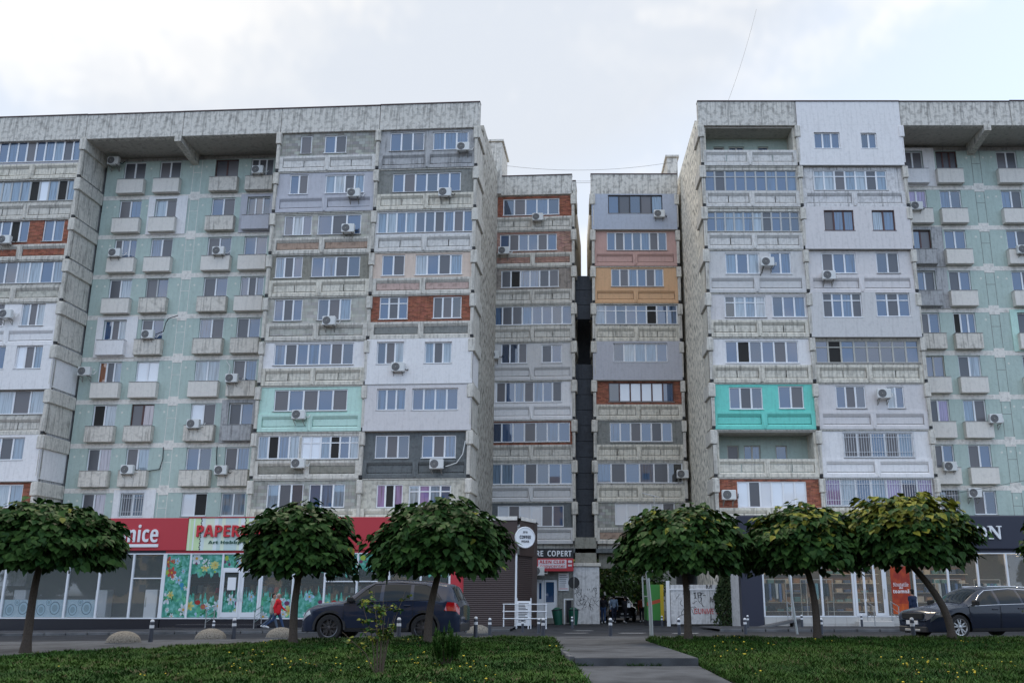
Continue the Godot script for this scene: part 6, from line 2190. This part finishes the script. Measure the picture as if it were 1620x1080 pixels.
# ---------------------------------------------------------------- people
# bones [a, b, ra, rb, colour]; joined with a smooth minimum and meshed as surface nets
func body_mesh(bones: Array, h: float, eyes: Array) -> ArrayMesh:
	var lo := Vector3(1e9, 1e9, 1e9); var hi := -lo
	for b in bones:
		for e in [0, 1]:
			var r: float = b[2 + e]
			lo = lo.min(b[e] - Vector3.ONE * (r + 0.06)); hi = hi.max(b[e] + Vector3.ONE * (r + 0.06))
	var n := Vector3i(((hi - lo) / h).ceil()) + Vector3i.ONE * 2
	var f := PackedFloat32Array(); f.resize(n.x * n.y * n.z); f.fill(0.5)
	var best := PackedFloat32Array(); best.resize(f.size()); best.fill(9.0)
	var who := PackedInt32Array(); who.resize(f.size())
	var sy := n.x; var sz := n.x * n.y
	var k := 0.028
	for bi in bones.size():
		var b: Array = bones[bi]
		var a: Vector3 = b[0]; var ab: Vector3 = b[1] - b[0]
		var ra: float = b[2]; var rb: float = b[3]
		var l2 := maxf(ab.length_squared(), 1e-9)
		var m := maxf(ra, rb) + 0.055
		var c0 := Vector3i(((a.min(b[1]) - Vector3.ONE * m - lo) / h).floor()).max(Vector3i.ZERO)
		var c1 := Vector3i(((a.max(b[1]) + Vector3.ONE * m - lo) / h).ceil()).min(n - Vector3i.ONE)
		for z in range(c0.z, c1.z + 1):
			for y in range(c0.y, c1.y + 1):
				for x in range(c0.x, c1.x + 1):
					var ap := lo + Vector3(x, y, z) * h - a
					var t := clampf(ap.dot(ab) / l2, 0.0, 1.0)
					var d := (ap - ab * t).length() - lerpf(ra, rb, t)
					var i := x + y * sy + z * sz
					if d < best[i]:
						best[i] = d; who[i] = b[4]
					var q := maxf(k - absf(f[i] - d), 0.0) / k
					f[i] = minf(f[i], d) - q * q * k * 0.25
	var vid := PackedInt32Array(); vid.resize(f.size()); vid.fill(-1)
	var vs := PackedVector3Array(); var cs := PackedColorArray()
	for z in n.z - 1:
		for y in n.y - 1:
			for x in n.x - 1:
				var i := x + y * sy + z * sz
				var s := 0
				var acc := Vector3.ZERO
				var cnt := 0
				var vals := [f[i], f[i + 1], f[i + sy], f[i + 1 + sy], f[i + sz], f[i + 1 + sz], f[i + sy + sz], f[i + 1 + sy + sz]]
				for q in 8: if vals[q] < 0.0: s += 1
				if s == 0 or s == 8: continue
				for e in [[0, 1], [2, 3], [4, 5], [6, 7], [0, 2], [1, 3], [4, 6], [5, 7], [0, 4], [1, 5], [2, 6], [3, 7]]:
					var va: float = vals[e[0]]; var vb: float = vals[e[1]]
					if (va < 0.0) != (vb < 0.0):
						var t := va / (va - vb)
						var p0 := Vector3(e[0] & 1, (e[0] >> 1) & 1, e[0] >> 2); var p1 := Vector3(e[1] & 1, (e[1] >> 1) & 1, e[1] >> 2)
						acc += p0.lerp(p1, t); cnt += 1
				vid[i] = vs.size()
				var p := lo + (Vector3(x, y, z) + acc / cnt) * h
				vs.append(p)
				var col: Color = palette[who[i]]
				for ey in eyes:
					if p.distance_to(ey) < 0.016: col = Color(0.03, 0.02, 0.02)
				cs.append(col)
	var st := SurfaceTool.new()
	st.begin(Mesh.PRIMITIVE_TRIANGLES)
	st.set_smooth_group(0)
	for i in vs.size():
		st.set_color(cs[i]); st.set_smooth_group(0); st.add_vertex(vs[i])
	for z in range(1, n.z - 1):
		for y in range(1, n.y - 1):
			for x in range(1, n.x - 1):
				var i := x + y * sy + z * sz
				for ax in 3:
					var j: int = i + [1, sy, sz][ax]
					if (f[i] < 0.0) == (f[j] < 0.0): continue
					var u: int = [sy, sz, 1][ax]; var w: int = [sz, 1, sy][ax]
					var q := [vid[i - u - w], vid[i - w], vid[i], vid[i - u]]
					if q.min() < 0: continue
					if f[i] < 0.0: q.reverse()
					for t in [0, 1, 2, 0, 2, 3]: st.add_index(q[t])
	st.generate_normals()
	return st.commit()

var palette := []

func person(label: String, at: Vector3, turn: float, tall: float, pal: Array, stride: float, arms: Array, look := 0.0, skirted := 0.0) -> void:
	palette = pal   # skin, hair, top, trousers, shoes
	var s := tall / 1.75
	var B := []
	var add := func(a: Vector3, b: Vector3, ra: float, rb: float, c: int) -> void: B.append([a * s, b * s, ra * s, rb * s, c])
	var pelvis := Vector3(0, 0.95, 0); var chest := Vector3(0, 1.30, 0.01); var neck := Vector3(0, 1.47, 0.0)
	add.call(pelvis + Vector3(-0.06, 0, 0), pelvis + Vector3(0.06, 0, 0), 0.125, 0.125, 3)
	add.call(pelvis + Vector3(0, 0.06, 0), chest, 0.135, 0.15, 2)
	add.call(chest + Vector3(-0.09, 0.04, 0), chest + Vector3(0.09, 0.04, 0), 0.125, 0.125, 2)
	add.call(Vector3(-0.17, 1.41, 0), Vector3(0.17, 1.41, 0), 0.075, 0.075, 2)
	if skirted > 0.0: add.call(Vector3(-0.06, 0.95 - skirted, 0), Vector3(-0.05, 1.15, 0), 0.14, 0.14, 2); add.call(Vector3(0.06, 0.95 - skirted, 0), Vector3(0.05, 1.15, 0), 0.14, 0.14, 2)
	add.call(neck - Vector3(0, 0.03, 0), neck + Vector3(0, 0.07, 0.01), 0.055, 0.05, 0)
	var hc := Vector3(0, 1.635, 0.02)
	var fx := Vector3(sin(look), 0, cos(look))
	var sx := Vector3(cos(look), 0, -sin(look))
	add.call(hc + Vector3(0, 0.02, 0), hc - Vector3(0, 0.055, 0) + fx * 0.015, 0.088, 0.066, 0)
	add.call(hc + fx * 0.085 - Vector3(0, 0.0, 0), hc + fx * 0.102 - Vector3(0, 0.028, 0), 0.010, 0.015, 0)
	for sg in [-1.0, 1.0]: add.call(hc + sx * sg * 0.088 - Vector3(0, 0.005, 0), hc + sx * sg * 0.09 - Vector3(0, 0.03, 0), 0.016, 0.012, 0)
	add.call(hc + Vector3(0, 0.045, 0) - fx * 0.028, hc - Vector3(0, 0.03, 0) - fx * 0.05, 0.088, 0.062, 1)
	var wrists := []
	for i in 2:
		var sg := -1.0 if i == 0 else 1.0
		var a: float = arms[i][0]; var bend: float = arms[i][1]
		var sh := Vector3(sg * 0.19, 1.40, 0)
		var el := sh + Vector3(sg * 0.05, -cos(a) * 0.29, sin(a) * 0.29)
		var wr := el + Vector3(-sg * 0.02, -cos(a + bend) * 0.25, sin(a + bend) * 0.25)
		add.call(sh, el, 0.062, 0.05, 2)
		add.call(el, wr, 0.05, 0.038, 2)
		var dirn := (wr - el).normalized()
		add.call(wr, wr + dirn * 0.08, 0.030, 0.036, 0)
		wrists.append([wr + dirn * 0.07, dirn, sg])
		var ph := stride * sg
		var hip := Vector3(sg * 0.085, 0.93, 0)
		var knee := hip + Vector3(0, -cos(ph) * 0.43, sin(ph) * 0.43)
		var back := maxf(0.0, -ph) * 1.1 + 0.06
		var ank := knee + Vector3(0, -cos(ph - back) * 0.42, sin(ph - back) * 0.42)
		add.call(hip, knee, 0.092, 0.062, 3)
		add.call(knee, ank, 0.064, 0.046, 3)
		var toe := ank + Vector3(sg * 0.015, -0.045 - maxf(0.0, -ph) * 0.10, 0.17)
		add.call(ank + Vector3(0, -0.03, -0.03), toe, 0.048, 0.036, 4)
	var low := 1e9
	for b in B: low = minf(low, minf(b[0].y - b[2], b[1].y - b[3]))
	var o := thing("person", label, "person", at - Vector3(0, low, 0), turn, "people walking by")
	var eyes := []
	for sg in [-1.0, 1.0]: eyes.append((hc + fx * 0.083 + sx * sg * 0.034 + Vector3(0, 0.01, 0)) * s)
	part(o, "body", body_mesh(B, 0.021, eyes), M["person_skin"])
	# five fingers on each hand, the thumb off the side of the palm
	var fm := MB.new()
	fm.use_c = true
	fm.col = pal[0]
	for w in wrists:
		var u: Vector3 = w[1]
		var side := Vector3(0, 0, 1) - u * u.z
		side = side.normalized()
		var inn: Vector3 = u.cross(side) * w[2]
		for k in 4:
			var p: Vector3 = w[0] + side * (0.024 - 0.016 * k) + u * 0.01
			var l: float = [0.068, 0.078, 0.072, 0.056][k]
			var m: Vector3 = p + u * l * 0.55 + inn * 0.006
			fm.path([p * s, m * s, (m + u * l * 0.4 + inn * 0.022) * s], [0.0095 * s, 0.009 * s, 0.0075 * s], 6)
		var tp: Vector3 = w[0] + side * 0.032 - u * 0.035
		fm.path([tp * s, (tp + side * 0.022 + u * 0.03) * s, (tp + side * 0.024 + u * 0.058 + inn * 0.012) * s], [0.011 * s, 0.010 * s, 0.008 * s], 6)
	part(o, "fingers", fm.mesh(), M["person_skin"])

func make_people() -> void:
	var pm := plain("person_skin", 1, 1, 1, 0.8, 0.0, 0.3)
	pm.vertex_color_use_as_albedo = true
	var skin := Color(0.36, 0.21, 0.15); var dark := Color(0.015, 0.012, 0.012); var grey := Color(0.30, 0.28, 0.26)
	var white := Color(0.6, 0.6, 0.6)
	var jean := Color(0.035, 0.055, 0.115); var black := Color(0.012, 0.012, 0.016)
	var at := func(x: float, d: float, up := 0.0) -> Vector3: return Vector3(x, gh(x, -d) + up, -d)
	person("person in a red jacket and blue jeans striding past the stationery shop", at.call(-13.05, 45.6, 0.11), PI / 2, 1.70, [skin, Color(0.33, 0.30, 0.27), Color(0.55, 0.022, 0.03), jean, white], 0.42, [[-0.35, 0.5], [0.35, 0.6]], 0.15, 0.05)
	person("person in a pale jacket half hidden behind the red jacket", at.call(-13.5, 46.4, 0.11), PI / 2, 1.70, [skin, dark, Color(0.32, 0.31, 0.27), Color(0.08, 0.11, 0.16), white], -0.4, [[0.3, 0.5], [-0.3, 0.4]], 0.0, 0.05)
	person("person in a black jacket and blue jeans walking into the passage, leftmost of three", at.call(2.85, 63.6), PI, 1.76, [skin, dark, black, jean, white], 0.2, [[0.2, 0.3], [-0.15, 0.3]])
	person("person in a light grey-blue hoodie walking into the passage", at.call(3.58, 64.6), PI, 1.82, [skin, dark, Color(0.17, 0.22, 0.30), Color(0.02, 0.025, 0.045), white], -0.3, [[0.1, 0.3], [-0.2, 0.2]])
	person("person in black carrying a white bag, rightmost of the three walkers", at.call(4.3, 64.2), PI - 0.5, 1.72, [skin, dark, black, black, white], 0.28, [[0.4, 1.2], [0.1, 0.6]], 0.6)
	var bag := thing("shoulder_bag", "small white bag held by the person in black", "bag", at.call(4.52, 63.95, 0.98))
	var bm := MB.new(); bm.cbox(-0.11, 0.0, -0.05, 0.11, 0.28, 0.05, 0.03)
	part(bag, "pouch", bm.mesh(), M["white_letter"])
	var hm := MB.new(); hm.path([Vector3(-0.08, 0.27, 0), Vector3(-0.03, 0.44, 0), Vector3(0.03, 0.44, 0), Vector3(0.08, 0.27, 0)], [0.01, 0.01, 0.01, 0.01], 6)
	part(bag, "handle", hm.mesh(), M["white_letter"])
	person("person in a rust red top and dark trousers farther into the passage", at.call(5.65, 67.6), PI, 1.70, [skin, dark, Color(0.15, 0.032, 0.016), black, white], 0.15, [[0.15, 0.2], [-0.1, 0.2]])
	person("person in a navy jacket and white trousers behind the estate car's bonnet", at.call(14.75, 41.0, 0.0), PI + 0.6, 1.78, [skin, dark, Color(0.014, 0.020, 0.048), Color(0.45, 0.45, 0.46), dark], 0.3, [[0.2, 0.4], [-0.2, 0.4]], 0.0, 0.05)

# ---------------------------------------------------------------- street furniture
func make_street() -> void:
	plain("bollard_grey", 0.040, 0.045, 0.060, 0.5)
	plain("bollard_white", 0.62, 0.62, 0.63, 0.5)
	wallmat("pebble", 0.24, 0.215, 0.18, "pits", "", 0.5)
	M["pebble"].uv1_scale = Vector3.ONE * 0.55
	var spots := [
		[-11.17, 27.1, "short dark bollard right of the leftmost pebble dome"], [-9.5, 28.9, "short dark bollard right of the second pebble dome"], [-15.4, 44.0, "short bollard half hidden behind the second pebble dome"],
		[-4.36, 26.9, "striped bollard standing before the SUV's front door"], [-2.47, 29.2, "striped bollard just behind the SUV's tail"], [-2.53, 35.9, "bollard before the brown shutter, far one of the pair by the SUV"],
		[-1.57, 42.4, "bollard under the notice board by the kiosk railing"], [-0.84, 39.7, "bollard left of the passage, far one of a close pair"], [-0.52, 31.1, "striped bollard left of the passage, near one of a close pair"],
		[0.66, 50.6, "bollard under the round road sign's pole"], [1.66, 32.2, "striped bollard standing alone in the mouth of the passage"], [5.67, 54.6, "small bollard before the green painted kiosk"],
		[4.35, 35.9, "striped bollard before the graffiti fence"], [7.02, 37.3, "striped bollard before the navy pilaster, near one of a pair"], [8.95, 46.9, "striped bollard before the navy pilaster, far one of a pair"],
		[11.94, 48.6, "striped bollard beside the ramp of the clothes shop"], [9.88, 37.3, "striped bollard right of the fifth globe tree's trunk"], [15.07, 49.2, "striped bollard before the clothes shop door"], [9.62, 26.9, "striped bollard at the estate car's front bumper"]]
	var first: Node3D = null
	for q in spots:
		var p := Vector3(q[0], gh(q[0], -q[1]) + (0.035 if q[1] < 31.1 else 0.0) + (0.11 if q[1] > 45 and q[0] > 7.2 else 0.0), -q[1])
		if first == null:
			first = thing("bollard", q[2], "bollard", p, 0, "bollards along the yard")
			var b := MB.new(); b.lathe(Vector3.ZERO, Vector3.UP, [Vector2(0.062, -0.05), Vector2(0.058, 0.50), Vector2(0.05, 0.53)], 14)
			part(first, "post", b.mesh(), M["bollard_grey"])
			var w := MB.new(); w.lathe(Vector3.ZERO, Vector3.UP, [Vector2(0.062, 0.36), Vector2(0.062, 0.44)], 14)
			part(first, "white_band", w.mesh(), M["bollard_white"])
			var c := MB.new(); c.lathe(Vector3.ZERO, Vector3.UP, [Vector2(0.055, 0.525), Vector2(0.05, 0.56), Vector2(0.03, 0.585), Vector2(0.0, 0.59)], 14)
			part(first, "cap", c.mesh(), M["bollard_white"])
		else:
			var o: Node3D = first.duplicate()
			o.name = "bollard"
			o.position = p
			o.rotation.z = rng.randf_range(-0.03, 0.03)
			add_child(o, true)
			tag(o, q[2], "bollard", "bollards along the yard")
	for q in [[-11.75, 26.75, "pebble dome nearest the picture's left edge"], [-10.13, 28.8, "pebble dome second from left, before the shop steps"], [-8.61, 30.6, "pebble dome at the feet of the red jacket"], [-3.05, 37.3, "pebble dome peeping out behind the SUV's tail"]]:
		var o := thing("concrete_dome", q[2], "barrier", Vector3(q[0], gh(q[0], -q[1]) + 0.02, -q[1]), 0, "pebble concrete half-domes")
		var m := MB.new()
		var prof := []
		for i in 9:
			var a := PI / 2 * i / 8.0
			prof.append(Vector2(0.44 * cos(a), 0.02 + 0.30 * sin(a)))
		prof.push_front(Vector2(0.45, -0.1))
		m.lathe(Vector3.ZERO, Vector3.UP, prof, 22)
		part(o, "dome", m.mesh(), M["pebble"])
		var b := MB.new(); b.lathe(Vector3.ZERO, Vector3.UP, [Vector2(0.46, -0.1), Vector2(0.46, 0.025), Vector2(0.44, 0.03)], 22)
		part(o, "foot_ring", b.mesh(), M["kerbstone"])
	# galvanised posts
	plain("galvanised", 0.36, 0.38, 0.37, 0.45, 0.5)
	var g := thing("metal_post", "tall galvanised post with bent tip beside the path", "post", Vector3(2.72, gh(2.7, -29.2), -29.2))
	var gm := MB.new(); gm.path([Vector3(0, -0.1, 0), Vector3(-0.02, 0.9, 0), Vector3(-0.11, 2.1, 0)], [0.06, 0.06, 0.055], 10)
	part(g, "post", gm.mesh(), M["galvanised"])
	var g2 := MB.new(); g2.path([Vector3(-0.22, 0.9, 0.02), Vector3(-0.24, 1.95, 0.02), Vector3(-0.34, 2.1, 0.02)], [0.025, 0.025, 0.02], 8)
	part(g, "side_bar", g2.mesh(), M["galvanised"])
	var g3 := MB.new(); g3.tube(Vector3(-0.06, 1.2, 0.0), Vector3(-0.23, 1.2, 0.02), 0.015, 0.015, 6); g3.tube(Vector3(-0.09, 1.7, 0.0), Vector3(-0.23, 1.7, 0.02), 0.015, 0.015, 6)
	part(g, "clamp", g3.mesh(), M["galvanised"])
	var h := thing("metal_post", "thin grey post leaning before the clothes shop's second pane", "post", Vector3(8.97, gh(9, -37.3), -37.3))
	var hm := MB.new(); hm.path([Vector3(0, -0.1, 0), Vector3(-0.12, 1.2, 0), Vector3(-0.2, 2.4, 0)], [0.045, 0.045, 0.045], 8)
	part(h, "post", hm.mesh(), M["galvanised"])
	var hc := MB.new(); hc.lathe(Vector3(-0.2, 2.4, 0), Vector3.UP, [Vector2(0.05, 0.0), Vector2(0.05, 0.03), Vector2(0.0, 0.04)], 8)
	part(h, "cap", hc.mesh(), M["galvanised"])
	# antenna post before the set-back block
	var an := thing("antenna_mast", "white mast with small antenna before the right set-back block", "antenna", Vector3(6.3, 5.0, -63.6))
	var am := MB.new(); am.tube(Vector3(0, 0.0, 0), Vector3(0, 2.9, 0), 0.035, 0.03, 8); am.tube(Vector3(-0.8, 3.05, 0), Vector3(0.35, 2.75, 0.1), 0.03, 0.03, 6)
	am.tube(Vector3(0, 0, 0), Vector3(0.4, -0.6, -0.6), 0.03, 0.03, 6)
	part(an, "mast", am.mesh(), M["bollard_white"])
	var ae := MB.new()
	for i in 5: ae.tube(Vector3(-0.7 + i * 0.22, 3.0 - i * 0.055, -0.25), Vector3(-0.7 + i * 0.22, 3.0 - i * 0.055, 0.25), 0.012, 0.012, 5)
	part(an, "elements", ae.mesh(), M["acsteel"])
	# wires between the roofs and across the yard
	for q in [[Vector3(-4.0, 32.9, -66.0), Vector3(8.6, 33.2, -66.0), 0.5, "upper thin wire slung between the two set-back roofs"], [Vector3(-4.0, 31.9, -66.5), Vector3(8.6, 32.3, -66.5), 0.35, "lower thin wire slung between the two set-back roofs"], [Vector3(-4.0, 32.4, -67.0), Vector3(8.6, 32.6, -67.0), 0.4, "middle thin wire slung between the two set-back roofs"], [Vector3(16.0, 6.1, -53.0), Vector3(40.0, 11.2, -50.0), 0.6, "dark cable rising to the right over the navy shop sign"], [Vector3(19.0, 56.0, -80.0), Vector3(10.6, 32.0, -60.0), 0.8, "thin wire rising into the sky over the right block"]]:
		var w := thing("overhead_wire", q[3], "wire", Vector3.ZERO, 0, "overhead wires")
		var m := MB.new()
		var pts := []; var rs := []
		for i in 13:
			var t := i / 12.0
			pts.append((q[0] as Vector3).lerp(q[1], t) - Vector3(0, q[2] * 4.0 * t * (1.0 - t), 0))
			rs.append(0.011)
		m.path(pts, rs, 5)
		part(w, "strand", m.mesh(), M["cable"])
	for q in [[[Vector3(-26.00, 17.66, -58.77), Vector3(-25.48, 17.86, -58.73), Vector3(-25.38, 18.45, -58.73), Vector3(-25.24, 18.71, -58.72), Vector3(-24.63, 18.91, -58.68)], "cable", "black kinked cable beside the fifth-row air conditioner on the left green wall"],
		[[Vector3(-6.63, 8.68, -54.97), Vector3(-5.97, 8.89, -54.93), Vector3(-5.62, 9.41, -54.91), Vector3(-5.49, 10.18, -54.90)], "acwhite", "white curved pipe from the lowest corner air conditioner to the fin"],
		[[Vector3(-26.40, 9.01, -58.99), Vector3(-25.62, 8.92, -58.94), Vector3(-24.83, 9.03, -58.89), Vector3(-24.70, 9.70, -58.89), Vector3(-24.74, 10.41, -58.89)], "cable", "dark cable running up the joint above the eighth-row air conditioner"],
		[[Vector3(-21.18, 9.00, -58.66), Vector3(-21.28, 9.67, -58.67), Vector3(-21.31, 10.42, -58.67)], "cable", "straight dark cable above the lower right air conditioner of the left green wall"],
		[[Vector3(-21.00, 14.82, -58.55), Vector3(-20.90, 15.48, -58.54), Vector3(-21.18, 15.86, -58.56)], "acwhite", "thin white pipe curling up beside the sixth-row right air conditioner"],
		[[Vector3(12.23, 20.25, -54.70), Vector3(12.45, 20.74, -54.70), Vector3(12.79, 21.31, -54.70)], "cable", "dark rod leaning beside the air conditioner above the turquoise loggia stack"]]:
		var w := thing("wall_cable", q[2], "cable", Vector3.ZERO, 0, "cables on the facades")
		var m := MB.new()
		var rs := []
		for i in q[0].size(): rs.append(0.028)
		m.path(q[0], rs, 6)
		part(w, "strand", m.mesh(), M[q[1]])
	# dark sheet added behind the open slot, standing in for its black shade
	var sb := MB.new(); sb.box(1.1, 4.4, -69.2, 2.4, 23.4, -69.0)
	var sl := part(self, "slot_shade_sheet", sb.mesh(), M["bitumen"])
	tag(sl, "added dark sheet standing in for the shade in the slot between the set-back blocks", "wall")

func _ready() -> void:
	rng.seed = 20
	UNIT = BoxMesh.new()
	UNIT.size = Vector3.ONE
	make_world()
	make_materials()
	make_ground()
	make_weeds()
	make_blocks()
	make_shops()
	make_opposite()
	make_plants()
	make_cars()
	make_people()
	make_street()
